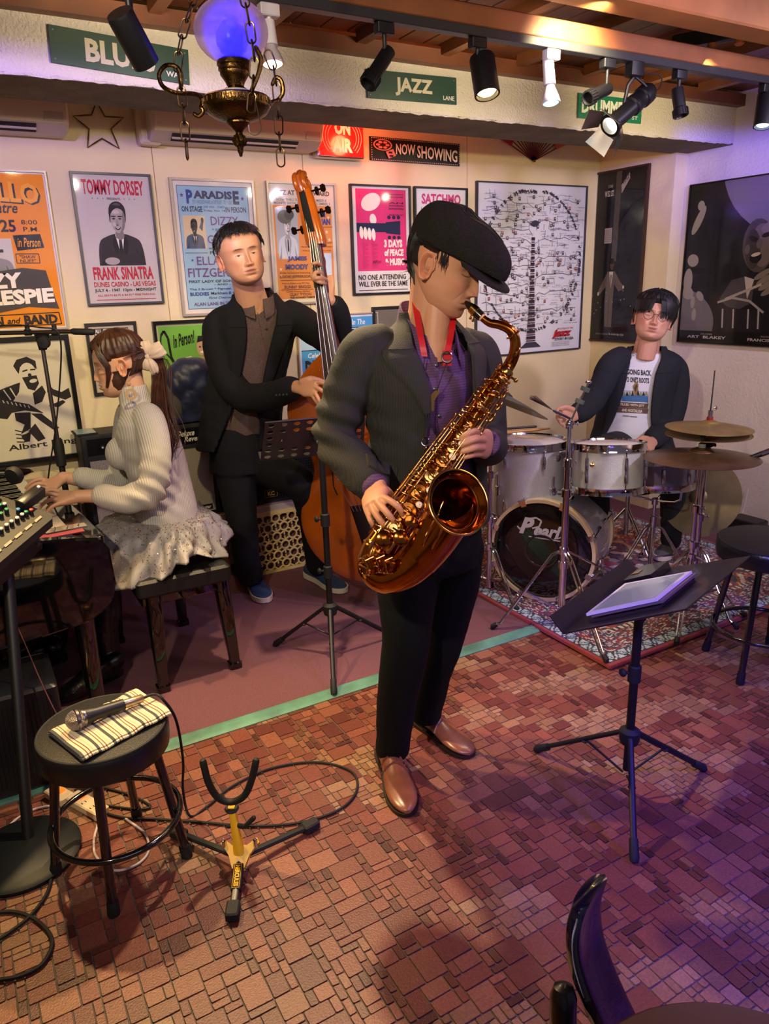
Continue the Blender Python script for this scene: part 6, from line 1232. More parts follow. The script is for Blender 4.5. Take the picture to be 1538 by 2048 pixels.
# ================================================================ the drummer
def drummer():
    t = thing('person', 'man with glasses and closed eyes in a grey blazer, seated behind the drums', 'person', P(1335, 1095, z=.03))
    SK = '#c9957a'; H = 3.92; th = -16; R_, Fd = axes(th); M_j = mat('slate_blazer_cloth', '#23252b', .88, spec=.25); M_sh = mat('white_cotton', '#d4d4d8', .85, bump=.2, bscale=200); M_t = mat('dark_slacks', '#181a20', .85)
    hf = HF(Q(1307, 636, 3.86), (facing(-14)+UP*.20), UP*cos(radians(10))+RT*sin(radians(10)), 1.03, 1.17)
    head = head_grid(hf.c, hf.f, hf.u, SK, 1.03, hair='#1a1212', stub=.25, lip='#a8645a', smile=.9, wide=1.17)
    b = MB(); b.loft([(Q(1262, 880, H), R_, Fd, .13, .09), (Q(1270, 810, H), R_, Fd, .12, .085), (Q(1280, 750, H), R_, Fd, .14, .09), (Q(1288, 716, H), R_, Fd, .15, .07), (Q(1292, 702, H), R_, Fd, .07, .055)], 24)
    neckmesh(b, Q(1290, 712, 3.91), hf(0, -.02, -.04), .068, .058); b.tube([Q(1290, 718, 3.86), hf(0, .0, -.08)], [.05, .046], 16)
    shR, elR, wrR = Q(1222, 728, 3.84), Q(1182, 800, 3.78), Q(1152, 828, 3.60); shL, elL, wrL = Q(1350, 738, 3.98), Q(1338, 838, 3.94), Q(1305, 882, 3.66)
    limb(b, [shR, elR, wrR], [.045, .038, .028]); limb(b, [shL, elL, wrL], [.045, .038, .028])
    r_ = [[Q(1128, 822, 3.54), Q(1118, 817, 3.52), Q(1113, 824, 3.51), Q(1118, 831, 3.51)], [Q(1130, 829, 3.53), Q(1119, 829, 3.50), Q(1114, 836, 3.50), Q(1120, 842, 3.51)], [Q(1132, 836, 3.53), Q(1122, 838, 3.50), Q(1119, 845, 3.50), Q(1125, 849, 3.51)], [Q(1135, 842, 3.54), Q(1127, 846, 3.52), Q(1126, 852, 3.52), Q(1132, 853, 3.52)]]
    hand(b, Q(1151, 830, 3.59), None, r_, [Q(1146, 820, 3.56), Q(1134, 815, 3.54), Q(1124, 815, 3.53), Q(1117, 820, 3.53)], 1.0)
    l_ = [[Q(1287, 884, 3.56), Q(1277, 882, 3.53), Q(1271, 888, 3.52), Q(1271, 896, 3.52)], [Q(1290, 889, 3.55), Q(1280, 890, 3.51), Q(1275, 897, 3.50), Q(1277, 903, 3.51)], [Q(1294, 894, 3.55), Q(1286, 896, 3.51), Q(1282, 902, 3.50), Q(1285, 906, 3.51)], [Q(1299, 897, 3.56), Q(1292, 900, 3.53), Q(1290, 905, 3.52), Q(1293, 907, 3.52)]]
    hand(b, Q(1304, 884, 3.64), None, l_, [Q(1296, 878, 3.62), Q(1286, 876, 3.59), Q(1277, 880, 3.57), Q(1270, 886, 3.56)], 1.0)
    remesh(b, 'body', M_skin, t, .0038, 5, color=rgb(SK), extra=head)
    s = MB(); s.loft([(Q(1255, 880, H-.01), R_, Fd, .155, .135), (Q(1258, 858, H-.01), R_, Fd, .155, .140), (Q(1264, 810, H), R_, Fd, .148, .122), (Q(1275, 760, H), R_, Fd, .155, .112), (Q(1286, 722, H), R_, Fd, .15, .092), (Q(1290, 706, H-.01), R_, Fd, .082, .072)], 40); so = remesh(s, 'tee_shirt', M_sh, t, .006, 5, warp=folds(.005, 20, 14)); bs = bvh(so)
    pv, pf, pc = [], [], []
    pm = MB(); pm.usecol = True; lay = [0]
    def area(poly, col):           # printed patch laid on the cloth
        lay[0] += 1; pm.col = rgb(col); pm.add([onto(bs, x, y, .0018+.0002*lay[0]) for x, y in poly], [tuple(range(len(poly)))])
    def quadpatch(x0, y0, x1, y1, col, n=8, sl=0):
        lay[0] += 1; pm.col = rgb(col); vs = [onto(bs, x0+(x1-x0)*i/n+sl*j_, y0+(y1-y0)*j_+(i/n)*3, .0018+.0002*lay[0]) for j_ in (0, .5, 1) for i in range(n+1)]; pm.add(vs, [(j_*(n+1)+i, j_*(n+1)+i+1, (j_+1)*(n+1)+i+1, (j_+1)*(n+1)+i) for j_ in (0, 1) for i in range(n)])
    def words(tx, x0, y0, w_, h_, col, sl=3):
        lay[0] += 1; vs, fs, _ = text2d(tx, .03, 0); pm.col = rgb(col); pm.add([onto(bs, x0+a*w_, y0+(1-b_)*h_+a*sl, .0018+.0002*lay[0]) for a, b_ in vs], fs)
    words('GOING BACK', 1254, 738, 48, 11, '#1c1c22'); words("TO ONE'S ROOTS", 1250, 753, 48, 11, '#1c1c22')
    quadpatch(1244, 786, 1296, 802, '#3f6a9a'); quadpatch(1247, 780, 1296, 789, '#aeb4b0'); 
    for k in range(9): area([(1246+k*5.4, 792-k % 3), (1249+k*5.4, 783-(k*7) % 6), (1252+k*5.4, 791)], '#1f2834' if k % 2 else '#8a8458')
    area([(1266, 772), (1272, 763), (1277, 768), (1276, 780), (1272, 792), (1268, 784)], '#8a6c3c'); area([(1268, 776), (1273, 768), (1275, 772), (1271, 784)], '#4a3a24')
    quadpatch(1238, 804, 1296, 814, '#5a4236', 8, -2); quadpatch(1237, 815, 1296, 824, '#5a4236', 8, -2); words('FILLED WITH JOY', 1242, 806, 46, 6, '#d8c8b0'); words('AND NOSTALGIA', 1244, 817, 40, 6, '#d8c8b0'); words('mmmnm nmnnmm', 1246, 830, 28, 2, '#3a3a44')
    pm.build('shirt_print', M_print, t, smooth=False)
    MB().tube([onto(bs, x, y, .004) for x, y in dense([(1262, 700), (1272, 709), (1290, 712), (1306, 704)])], .004, 8).build('neckband', M_sh, t)
    j = MB(); sec = [(Q(1262, 905, H), .235, .175, 40, 62), (Q(1262, 880, H), .215, .165, 34, 50), (Q(1266, 830, H), .190, .150, 28, 34), (Q(1274, 780, H), .186, .142, 24, 26), (Q(1282, 740, H), .192, .134, 22, 24), (Q(1288, 718, H), .180, .115, 26, 26), (Q(1291, 702, H+.01), .115, .090, 40, 40), (Q(1293, 692, H+.01), .084, .080, 58, 58)]
    shell(j, [(c, R_, Fd, a, bb, gl, gr) for c, a, bb, gl, gr in sec])
    limb(j, [Q(1238, 716, 3.87), Q(1222, 732, 3.84), Q(1203, 770, 3.81), Q(1184, 803, 3.77), Q(1170, 818, 3.69), Q(1157, 827, 3.62)], [.060, .068, .064, .062, .056, .052], 24, 28)
    limb(j, [Q(1335, 722, 3.96), Q(1350, 742, 3.98), Q(1350, 790, 3.97), Q(1340, 838, 3.93), Q(1322, 862, 3.80), Q(1308, 878, 3.69)], [.060, .070, .068, .066, .058, .054], 24, 28)
    LAST[:] = [3.9]; jo = remesh(j, 'blazer', M_j, t, .007, 6, warp=folds(.010, 20, 17, (.6, .4, .6))); bj = bvh(jo)
    ss = [(c, R_, Fd, a, bb, gl, gr) for c, a, bb, gl, gr in sec]
    for sd in (1, -1): lapel_on(ss, sd, 1, 4, [0, 14, 24, 34], M_j, t); lapel_on(ss, sd, 4, 7, [26, 32, 26, 20], M_j, t, .010, 'collar_wing')
    q = MB(); q.loft([(Q(1262, 915, H), R_, Fd, .17, .13), (Q(1262, 868, H), R_, Fd, .165, .13)], 28)
    limb(q, [Q(1240, 895, 3.85), Q(1215, 905, 3.65), Q(1190, 915, 3.50), Q(1195, 1000, 3.55), Q(1200, 1060, 3.60)], [.095, .09, .072, .06, .055], 20); limb(q, [Q(1290, 900, 3.88), Q(1325, 925, 3.75), Q(1345, 945, 3.66), Q(1345, 1020, 3.76), Q(1342, 1080, 3.86)], [.095, .09, .074, .062, .056], 20)
    remesh(q, 'trousers', M_t, t, .009, 6, warp=folds(.007, 16, 2)); M_g = mat('grey_suede_sneaker', '#5b5650', .85)
    for h_, t_ in ((P(1350, 1088, z=.03), P(1318, 1122, z=.03)), (P(1200, 1075, z=.03), P(1178, 1098, z=.03))): shoe(t, h_, t_, .048, .068, M_g, mat('cream_rubber_sole'), sport=True)
    def ln_(az, z): a = abs(az); return z+.06 if a > 118 else (z-.012 if a > 78 else z-.055+.0002*a)
    h_ = cap_hair(hf, 'hair', M_hair, t, lambda az, z: .012+.016*max(0, min(1, (z-.02)/.06)), ln_, 12, .003, NA=140, NR=70)
    r = random.Random(13)
    for k_ in range(170):     # parted fringe falling to both sides
        sd = 1 if r.random() < .42 else -1; a0 = (8+62*r.random())*sd; z0 = .108; top_a = 14
        h_.tube([hf.surf(top_a+(a0-top_a)*.15, z0, .022), hf.surf(top_a+(a0-top_a)*.6, z0-.016, .030), hf.surf(a0, z0-.05, .024), hf.surf(a0+sd*6, z0-.085, .014), hf.surf(a0+sd*8, z0-.085-r.uniform(.0, .045 if sd < 0 else .02), .009)], [.004, .006, .0055, .004, .0006], 5, ell=(1, .45))
    for k_ in range(90):
        a0 = r.uniform(75, 285); h_.tube([hf.surf(a0, .105, .022), hf.surf(a0, .07, .028), hf.surf(a0+r.uniform(-8, 8), .02, .020), hf.surf(a0+r.uniform(-8, 8), -.02-r.uniform(0, .03), .010)], [.004, .006, .005, .0006], 5, ell=(1, .5))
    h_.build('hair', M_hair, t)
    g = MB()
    for sd in (-1, 1):
        c = hf(sd*.033, .099, -.004); g.ring(c, .0235, .0014, hf.f-hf.r*-.12*sd, 30, 6, .92); g.tube([hf(sd*.056, .095, .004), hf(sd*.078, .05, .006), hf(sd*.082, -.01, .002)], .0014, 6)
    g.tube([hf(-.010, .102, 0), hf(0, .105, .003), hf(.010, .102, 0)], .0013, 6); g.build('glasses', mat('thin_dark_frame', '#241c1c', .3, .5), t)
    return t
drummer()
# ================================================================ drums
M_spark = mat('silver_sparkle_wrap', '#c9cac8', .3, .25, vary=.18, vscale=420, coat=.7, bump=.5, bscale=500)
M_headw = mat('coated_drum_head', '#dcd6cf', .6, vary=.05, vscale=9)
M_hoopw = mat('maple_hoop', '#d9c08e', .35, coat=.4)
def drum(name, label, top, A, R_, H, lugs=6, body=M_spark, extra=None, group=None, cat='drum'):
    top = V(top); A = V(A).normalized(); X, Y_, Z = frame(A, RT); bot = top-A*H; t = thing(name, label, cat, V((bot.x, bot.y, bot.z)), group)
    MB().lathe([(R_*.9, -H), (R_, -H), (R_, -.001), (R_*.97, 0)], top, A, 48, X).build('shell', body, t)
    MB().lathe([(.001, .001), (R_*.93, .001), (R_+.001, -.006)], top, A, 48, X).build('batter_head', M_headw, t)
    for z in (0, -H):
        s_ = 1 if z == 0 else -1; MB().lathe([(R_+.001, .004*s_), (R_+.004, .012*s_), (R_+.011, .011*s_), (R_+.009, -.008*s_), (R_+.012, -.022*s_), (R_+.003, -.022*s_), (R_+.001, .004*s_)], top+A*z, A, 56, X).build('hoop', M_chrome, t)
    for k in range(lugs):
        a = 2*pi*(k+.5)/lugs+.2; d = X*cos(a)+Y_*sin(a); T_ = d.cross(A)
        for z0, dr in ((-.075, 1), (-H+.075, -1)):
            l_ = MB(); c = top+A*z0+d*(R_+.007); l_.loft([(c+A*q, d, T_, .010*w_, .0095*w_) for q, w_ in ((-.032, .3), (-.028, .85), (-.012, 1), (.012, 1), (.028, .85), (.032, .3))], 12); l_.tube([c+A*dr*.03, c+A*dr*(.075 if dr == 1 else .07)], .0028, 6); l_.ell(c+A*dr*.062, (.006, .006, .004), 8, (d, T_, A)); l_.build('lug', M_chrome, t)
    return t, X, Y_, Z, bot
rug_z = .025
def stand(name, label, base, tiers, tip, foot_r=.30, hub=.30, m=M_chrome, feet=None, cat='stand', group=None, r0=.0125, rot=.4):
    """double-braced tripod: tiers = list of (height, radius); base on the floor"""
    base = V(base); t = thing(name, label, cat, base, group); p = MB(); z = .045
    last = base+UP*z
    for h_, r_ in tiers: c = base+UP*h_; p2 = MB(); p2.tube([last, c], r_, 14); p2.build('tube', m, t); MB().lathe([(r_+.002, -.02), (r_+.007, -.018), (r_+.007, .012), (r_+.003, .016)], c, UP, 16).build('collar', m, t); w_ = MB(); w_.tube([c, c+RT*.028], .004, 8); w_.ell(c+RT*.034, (.004, .012, .009), 8, (RT, HD, UP)); w_.build('wing_nut', m, t); last = c
    fs = feet or [base+V((cos(rot+k*2*pi/3), sin(rot+k*2*pi/3), 0))*foot_r for k in range(3)]
    for f_ in fs:
        f_ = V(f_); d = (f_-base); d.z = 0; d.normalize(); s_ = d.cross(UP); l_ = MB()
        for sd in (-.007, .007): l_.tube([base+UP*hub+s_*sd+d*.012, base+UP*(hub-.02)+d*.05+s_*sd*1.2, f_-d*.035+UP*.03+s_*sd, f_+UP*.016], .0042, 8)
        l_.tube([base+UP*.09+d*.012, base.lerp(f_, .52)+UP*(hub*.48)], .0048, 8); l_.build('leg', m, t); MB().tube([f_-d*.018+UP*.024, f_+UP*.012, f_+UP*.001], [.011, .012, .010], 10).build('rubber_foot', M_rubber, t)
    MB().lathe([(.015, -.02), (.021, -.015), (.021, .015), (.015, .02)], base+UP*hub, UP, 16).build('hub', m, t)
    return t, last
def cymbal(c, A, R_, m, parent, name='cymbal', bell=.22):
    A = V(A).normalized(); pr = [(.006, R_*.20), (R_*bell*.5, R_*.19), (R_*bell*.85, R_*.155), (R_*bell, R_*.125), (R_*.45, R_*.095), (R_*.75, R_*.045), (R_, 0), (R_, -.0015), (R_*.75, R_*.043), (R_*.45, R_*.093), (R_*bell*.95, R_*.12), (.006, R_*.185)]
    return MB().lathe(pr, c, A, 64).build(name, m, parent, ang=30)
def groove(m, sc):
    N_ = m.node_tree.nodes; L_ = m.node_tree.links; tc = N_.new('ShaderNodeTexCoord'); w_ = N_.new('ShaderNodeTexWave'); w_.wave_type = 'RINGS'; w_.rings_direction = 'SPHERICAL'; w_.inputs['Scale'].default_value = sc; L_.new(tc.outputs['Object'], w_.inputs[0]); b_ = N_.new('ShaderNodeBump'); b_.inputs['Distance'].default_value = .0006; L_.new(w_.outputs[0], b_.inputs['Height']); L_.new(b_.outputs[0], N_['Principled BSDF'].inputs['Normal'])
groove(M_braz, 50); groove(M_braz2, 40)
# bass drum
def bass_drum():
    c = Q(1086, 1099, 3.31); Rb = .242; 0; ax = (HD*cos(radians(28))+RT*sin(radians(28))).normalized(); F_ = -ax; X = F_.cross(UP)*-1; X = UP.cross(F_).normalized(); Dp = .37
    X = X if X.dot(RT) > 0 else -X
    t = thing('bass_drum', 'white sparkle bass drum with a black front head lettered Pearl', 'drum', V((c.x, c.y, rug_z)), 'drum kit on the rug')
    MB().lathe([(Rb*.9, 0), (Rb, 0), (Rb, Dp), (Rb*.9, Dp)], c, ax, 64, X).build('shell', M_spark, t)
    hd = MB(); hd.lathe([(.078, -.022), (Rb*.6, -.026), (Rb*.93, -.024), (Rb-.004, -.014)], c, ax, 64, X); hd.build('front_head', mat('black_drum_head', '#0d0b0e', .16, coat=.6), t); MB().lathe([(.072, -.024), (.074, -.030), (.082, -.031), (.084, -.025), (.072, -.024)], c+X*.0-ax*0, ax, 40, X).build('port_ring', mat('smoky_ring', '#2a2126', .2, coat=.5), t)
    MB().lathe([(.001, Dp*.9), (Rb*.9, Dp*.9)], c, ax, 40, X).build('rear_head', mat('amber_rear_head', '#5b4438', .5), t)
    for o_ in (-.012, Dp+.012): MB().lathe([(Rb-.004, -.020), (Rb+.012, -.020), (Rb+.013, .018), (Rb-.002, .018), (Rb-.004, -.020)], c+ax*o_, ax, 64, X).build('hoop', M_hoopw, t)
    Y_ = X.cross(ax) if X.cross(ax).z > 0 else ax.cross(X)
    p = Print(c-ax*.0265-X*Rb+Y_*Rb, X*2*Rb, -Y_*2*Rb, -ax); W = '#dcd8d0'
    p.t('P', 27, 17, 15, 17, W, .05, .35); p.ln([(25, 27), (28, 30), (33, 24), (37, 18), (44, 16.4), (49, 19), (47, 25), (40, 27.5)], 1.6, W); p.t('earl', 42, 22, 27, 13, W, .04, .3, .5); p.ln([(37, 36.2), (68, 37.2)], 1.3, W); p.ln([(62, 35.5), (66, 34.6), (69, 33)], 1.2, W); p.build(t, 'lettering')['kind'] = 'stuff'
    for k in range(8):
        a = 2*pi*(k+.5)/8; d = X*cos(a)+Y_*sin(a); T_ = d.cross(ax)
        for o_, sg in ((-.012, 1), (Dp+.012, -1)):
            cl = MB(); cc = c+ax*o_+d*(Rb+.015); cl.box(cc, (.030, .040, .010), (T_, ax, d), bev=.004); cl.box(cc-ax*sg*.022-d*.012, (.026, .006, .030), (T_, ax, d)); cl.tube([cc+ax*sg*.01+d*.005, c+ax*(o_+sg*.12)+d*(Rb+.014)], .003, 6); h_ = c+ax*(o_-sg*.028)+d*(Rb+.019); cl.tube([h_-T_*.016, h_+T_*.016], .0035, 8, rnd=True); cl.tube([h_, h_+ax*sg*.03], .0035, 6); cl.build('claw_hook', M_chrome, t)
            lg = MB(); cc = c+ax*(o_+sg*.13)+d*(Rb+.007); lg.loft([(cc+ax*q, d, T_, .010*w_, .010*w_) for q, w_ in ((-.03, .3), (-.024, .9), (.024, .9), (.03, .3))], 12); lg.build('lug', M_chrome, t)
    for sd in (-1, 1):
        s0 = c+ax*.08+X*sd*(Rb+.01)-UP*.06; f_ = V((0, 0, 0))+s0+X*sd*.09-ax*.06; f_.z = rug_z+.012; sp = MB(); sp.box(s0, (.03, .05, .06), (X, ax, UP), bev=.008); sp.tube([s0, s0-UP*.05+X*sd*.02, f_], .0058, 10); sp.build('spur', M_chrome, t); MB().tube([f_+(s0-f_).normalized()*.03, f_-UP*.010], [.010, .012], 10).build('spur_tip', M_rubber, t)
    # tom holder on the shell
    b0 = c+ax*.15+UP*Rb; hm = MB(); hm.lathe([(.035, 0), (.035, .022), (.018, .026), (.018, .05)], b0-UP*.004, UP, 20); hm.box(b0+UP*.012, (.10, .05, .014), (X, ax, UP), bev=.006); hm.build('mount', M_chrome, t)
    tb = MB(); tb.tube([b0-UP*.02, b0+UP*.17], .0145, 16); tb.build('holder_tube', M_chrome, t); bl = MB(); bl.ell(b0+UP*.175, (.028, .028, .028), 18); bl.tube([b0+UP*.19, b0+UP*.20+RT*.02, b0+UP*.20+RT*.15], .011, 12); bl.tube([b0+UP*.20+RT*.05, b0+UP*.20+RT*.09], .017, 14); bl.build('tom_arm', M_chrome, t)
    return c, ax, X
bass_drum()
G = 'drum kit on the rug'
tt, X, Y_, Z, bot = drum('rack_tom', 'shallow white sparkle tom mounted over the bass drum', Q(1216, 888, 3.30), UP*cos(radians(6))+HD*sin(radians(6)), .158, .205, 6, group=G)
MB().lathe([(.010, 0), (.010, .003), (.005, .004)], Q(1184, 930, 3.14), (O-Q(1184, 930, 3.14)), 16).build('badge', M_brass2, tt)
ftop = Q(1058, 882, 3.56); tt, X, Y_, Z, bot = drum('floor_tom', 'deep white sparkle floor tom on chrome legs, sticks lying on its head', ftop, UP+HD*.03, .175, .37, 6, group=G)
for a in (radians(-150), radians(-62), radians(60)):
    d = RT*cos(a)+HD*sin(a); l_ = MB(); c = ftop+d*.19; l_.tube([V((c.x, c.y, ftop.z-.14)), V((c.x, c.y, .12)), V((c.x+d.x*.03, c.y+d.y*.03, rug_z+.02))], .0055, 10); l_.box(V((c.x, c.y, ftop.z-.22))-d*.008, (.03, .03, .05), (d, UP.cross(d), UP), bev=.008); l_.build('leg', M_chrome, tt); MB().tube([V((c.x+d.x*.03, c.y+d.y*.03, rug_z+.03)), V((c.x+d.x*.03, c.y+d.y*.03, rug_z+.001))], [.010, .013], 10).build('rubber_foot', M_rubber, tt)
for (a, b_), col, nm, lb in (((P(985, 868, z=ftop.z+.010), P(1099, 857, z=ftop.z+.010)), '#c08f55', 'drumstick', 'pale wooden drumstick lying on the floor tom'), ((P(1002, 858, z=ftop.z+.011), P(1072, 853, z=ftop.z+.011)), '#2a2228', 'drum_brush', 'black handled wire brush lying behind the wooden stick on the floor tom')):
    s = MB(); s.tube([a, a.lerp(b_, .8), a.lerp(b_, .93), b_], [.0072, .0070, .0045, .004] if nm == 'drumstick' else [.006, .006, .006, .006], 10, rnd=True); tag(s.build(nm, mat('stick_'+col[1:], col, .4), loc=a), lb, 'drumstick')
st = Q(1316, 912, 3.58); tt, X, Y_, Z, bot = drum('snare_drum', 'chrome snare drum partly hidden behind the brown ride cymbal', st, UP+HD*.06, .175, .14, 8, mat('grey_steel_shell', '#8a8494', .3, .8), group=G)
sb = V((bot.x, bot.y, rug_z)); t, top = stand('snare_stand', 'chrome tripod basket stand under the snare drum', sb, [(.30, .013), (bot.z-rug_z-.09, .009)], None, .24, .27, rot=.9, group='chrome drum hardware')
for k in range(3):
    a = k*2*pi/3+.3; d = V((cos(a), sin(a), 0)); g = MB(); g.tube([top, top+d*.15+UP*.035, top+d*.185+UP*.055, top+d*.187+UP*.09], .0055, 8); g.build('basket_arm', M_chrome, t)
# stands with cymbals
hb = Q(1411, 870, 3.12); hb = V((hb.x, hb.y, 0)); c = Q(1418, 856, 3.12)
t, top = stand('hi_hat', 'hi-hat stand with a yellow bronze cymbal pair and a tall pull rod', V((c.x, c.y, rug_z)), [(.45, .0125), (c.z-rug_z-.075, .010)], None, .24, .30, rot=.5, group='chrome drum hardware')
MB().tube([top, V((c.x, c.y, Q(1429, 741, 3.12).z))], .0032, 8).build('pull_rod', M_chrome, t); cymbal(c, UP+RT*.03, .178, M_braz, t, 'top_cymbal'); cymbal(c-UP*.028, -UP, .176, M_braz, t, 'bottom_cymbal')
k = MB(); k.tube([c+UP*.03, c+UP*.075], .010, 14); k.ell(c+UP*.085+RT*.02, (.010, .006, .010), 10); k.build('clutch', M_chrome, t); MB().tube([c+UP*.028, c+UP*.048], .013, 14).build('red_felt', mat('red_felt', '#8a1f26', .9), t); MB().lathe([(.012, 0), (.030, -.008), (.030, -.02), (.012, -.03)], c-UP*.055, UP, 18).build('seat_cup', M_rubber, t)
pd = MB(); f0 = V((c.x, c.y, rug_z))+HD*.06; pd.box(f0+HD*.10+UP*.035, (.09, .27, .012), (RT, (HD+UP*.2).normalized(), (UP-HD*.2).normalized()), bev=.004); pd.box(f0+HD*.1+UP*.004, (.07, .30, .008), (RT, HD, UP)); pd.build('foot_pedal', M_steel, t)
c = Q(1402, 916, 3.02); t, top = stand('cymbal_stand', 'chrome stand carrying the wide red-brown ride cymbal', V((c.x, c.y, rug_z)), [(.36, .0125), (.52, .011), (c.z-rug_z-.02, .008)], None, .27, .30, rot=1.6, group='chrome drum hardware')
cymbal(c, UP+HD*.02, .232, M_braz2, t, 'ride_cymbal'); k = MB(); k.tube([c+UP*.03, c+UP*.062], .015, 16); k.build('felt', mat('grey_felt', '#8d8f8c', .9), t); k = MB(); k.tube([c+UP*.062, c+UP*.085], .006, 10); k.ell(c+UP*.09, (.013, .006, .009), 10, (RT, HD, UP)); k.build('wing_nut', M_rubber, t)
base = V((2.19, 2.245, rug_z)); tp = Q(1139, 848, 2.98); base = V((tp.x, tp.y, 0)); q_ = P(1128, 1222, z=rug_z); base = V((tp.x, tp.y, rug_z))
t, top = stand('cymbal_stand', 'tall chrome cymbal stand without a cymbal standing in front of the bass drum', base, [(.30, .0155), (.62, .0145), (tp.z-rug_z-.16, .0125), (tp.z-rug_z, .009)], None, .33, .36, feet=[P(985, 1258, z=.001+.01), P(1212, 1325, z=rug_z), P(1262, 1170, z=rug_z)], group='chrome drum hardware', r0=.016)
a, b_ = tp, Q(1177, 764, 2.98); k = MB(); k.ell(a, (.020, .016, .020), 14); k.build('tilter', M_chrome, t); d = (b_-a).normalized(); k = MB(); k.tube([a, b_], .0045, 10); k.build('tilter_rod', M_chrome, t)
for q, h_ in ((.50, .016), (.78, .018)): MB().tube([a.lerp(b_, q), a.lerp(b_, q)+d*h_], .019, 18).build('felt', mat('dark_green_felt', '#4c554c', .95), t)
k = MB(); k.ell(b_, (.014, .006, .008), 10, (RT, HD, UP)); k.build('wing_nut', M_chrome, t)
c = Q(1001, 800, 3.42); b0 = Q(980, 1000, 3.38); t, top = stand('cymbal_stand', 'chrome stand beside the floor tom with a dark tilted crash cymbal', V((b0.x, b0.y, .011)), [(.40, .0125), (.62, .011), (b0.z+.33, .009)], None, .22, .26, rot=2.6, group='chrome drum hardware')
A_ = (UP*.88+RT*.40+HD*.13).normalized(); MB().tube([top, c], .0065, 8).build('tilter_rod', M_chrome, t); cymbal(c, A_, .235, mat('dark_bronze_cymbal', '#6d675c', .4, 1, vary=.2, vscale=12), t, 'crash_cymbal'); k = MB(); k.tube([c+A_*.03, c+A_*.055], .012, 14); k.ell(c+A_*.075, (.014, .014, .016), 14); k.build('felt_and_nut', mat('grey_felt'), t); k = MB(); k.tube([c-A_*.01, c-A_*.06-UP*.04], .007, 8); k.ell(c-A_*.05-UP*.02, (.016, .014, .03), 10); k.build('rod_clamp', M_rubber, t)
# big cymbal parked against the right wall
c = Q(1400, 994, 3.66); A_ = ((O-c).normalized()*.75-V((1, 0, 0))*.9+UP*.25).normalized(); sp = thing('parked_cymbal', 'large dull bronze cymbal standing on edge against the right wall', 'cymbal', V((c.x, c.y, rug_z))); cymbal(c, A_, .205, mat('dull_bronze', '#7f7154', .5, .6, vary=.2, vscale=10), sp, 'disc'); k = MB(); k.tube([c, V((c.x+.04, c.y+.03, .025))], .01, 10); k.build('prop', M_steel, sp)
# throne
c = Q(1262, 905, 3.92); th = thing('drum_throne', 'round black drum throne under the man in the grey blazer', 'stool', V((c.x, c.y, .03))); zt = c.z-.13; MB().lathe([(.02, -.07), (.15, -.07), (.165, -.05), (.165, -.01), (.15, 0), (.001, .004)], V((c.x, c.y, zt)), UP, 30).build('seat', M_vinyl, th); MB().tube([V((c.x, c.y, .12)), V((c.x, c.y, zt-.06))], .014, 12).build('column', M_chrome, th)
for k_ in range(3): a = k_*2.09+.4; MB().tube([V((c.x, c.y, .28)), V((c.x+cos(a)*.20, c.y+sin(a)*.20, .034))], .008, 8).build('leg', M_chrome, th)
# brush in his right hand
a, b_ = Q(1140, 837, 3.50), Q(1108, 822, 3.46); d = (b_-a).normalized(); t = thing('drum_brush', 'wire brush held out over the floor tom by the drummer', 'drumstick', a); MB().tube([a, b_], .0055, 10, rnd=True).build('handle', mat('violet_black_rubber', '#2a2440', .5), t)
w_ = MB(); rr = random.Random(4); X, Y_, _ = frame(d)
for k_ in range(60): e = b_+d*.115+X*rr.uniform(-.022, .022)+Y_*rr.uniform(-.01, .01)+(Q(1060, 787, 3.44)-(b_+d*.115))*.6; w_.tube([b_, b_.lerp(e, .5)+X*rr.uniform(-.002, .002), e], .00055, 3)
o_ = w_.build('wires', M_steel, t); o_['kind'] = 'stuff'
# ================================================================ music stands
def plate4(c, th, nu=1, nv=1, hole=None):
    """plate through four corners (bl, br, tr, tl) with real oval perforations"""
    bl, br, tr_, tl = [V(x) for x in c]; f = lambda u, v: bl.lerp(br, u).lerp(tl.lerp(tr_, u), v); n_ = (br-bl).cross(tl-bl).normalized(); mb = MB(); K = 16
    for i in range(nu):
        for j in range(nv):
            u0, u1, v0, v1 = i/nu, (i+1)/nu, j/nv, (j+1)/nv
            if hole and hole(i, j):
                ru, rv = hole(i, j); cu, cv = (u0+u1)/2, (v0+v1)/2; sq, ci = [], []
                for k in range(K):
                    a = 2*pi*k/K+pi/4; cx, cy = cos(a), sin(a); m_ = max(abs(cx), abs(cy)); sq.append((cu+cx/m_*(u1-u0)/2, cv+cy/m_*(v1-v0)/2)); ci.append((cu+cx*ru*(u1-u0)/2, cv+cy*rv*(v1-v0)/2))
                vs = [f(*p_)+n_*th/2 for p_ in sq]+[f(*p_)+n_*th/2 for p_ in ci]+[f(*p_)-n_*th/2 for p_ in ci]+[f(*p_)-n_*th/2 for p_ in sq]
                mb.add(vs, [(r_*K+k, r_*K+(k+1) % K, (r_+1)*K+(k+1) % K, (r_+1)*K+k) for r_ in range(3) for k in range(K)])
            else:
                q = [f(u0, v0), f(u1, v0), f(u1, v1), f(u0, v1)]; mb.add([p_+n_*th/2 for p_ in q]+[p_-n_*th/2 for p_ in q], [(0, 1, 2, 3), (7, 6, 5, 4), (0, 4, 5, 1), (1, 5, 6, 2), (2, 6, 7, 3), (3, 7, 4, 0)])
    return mb
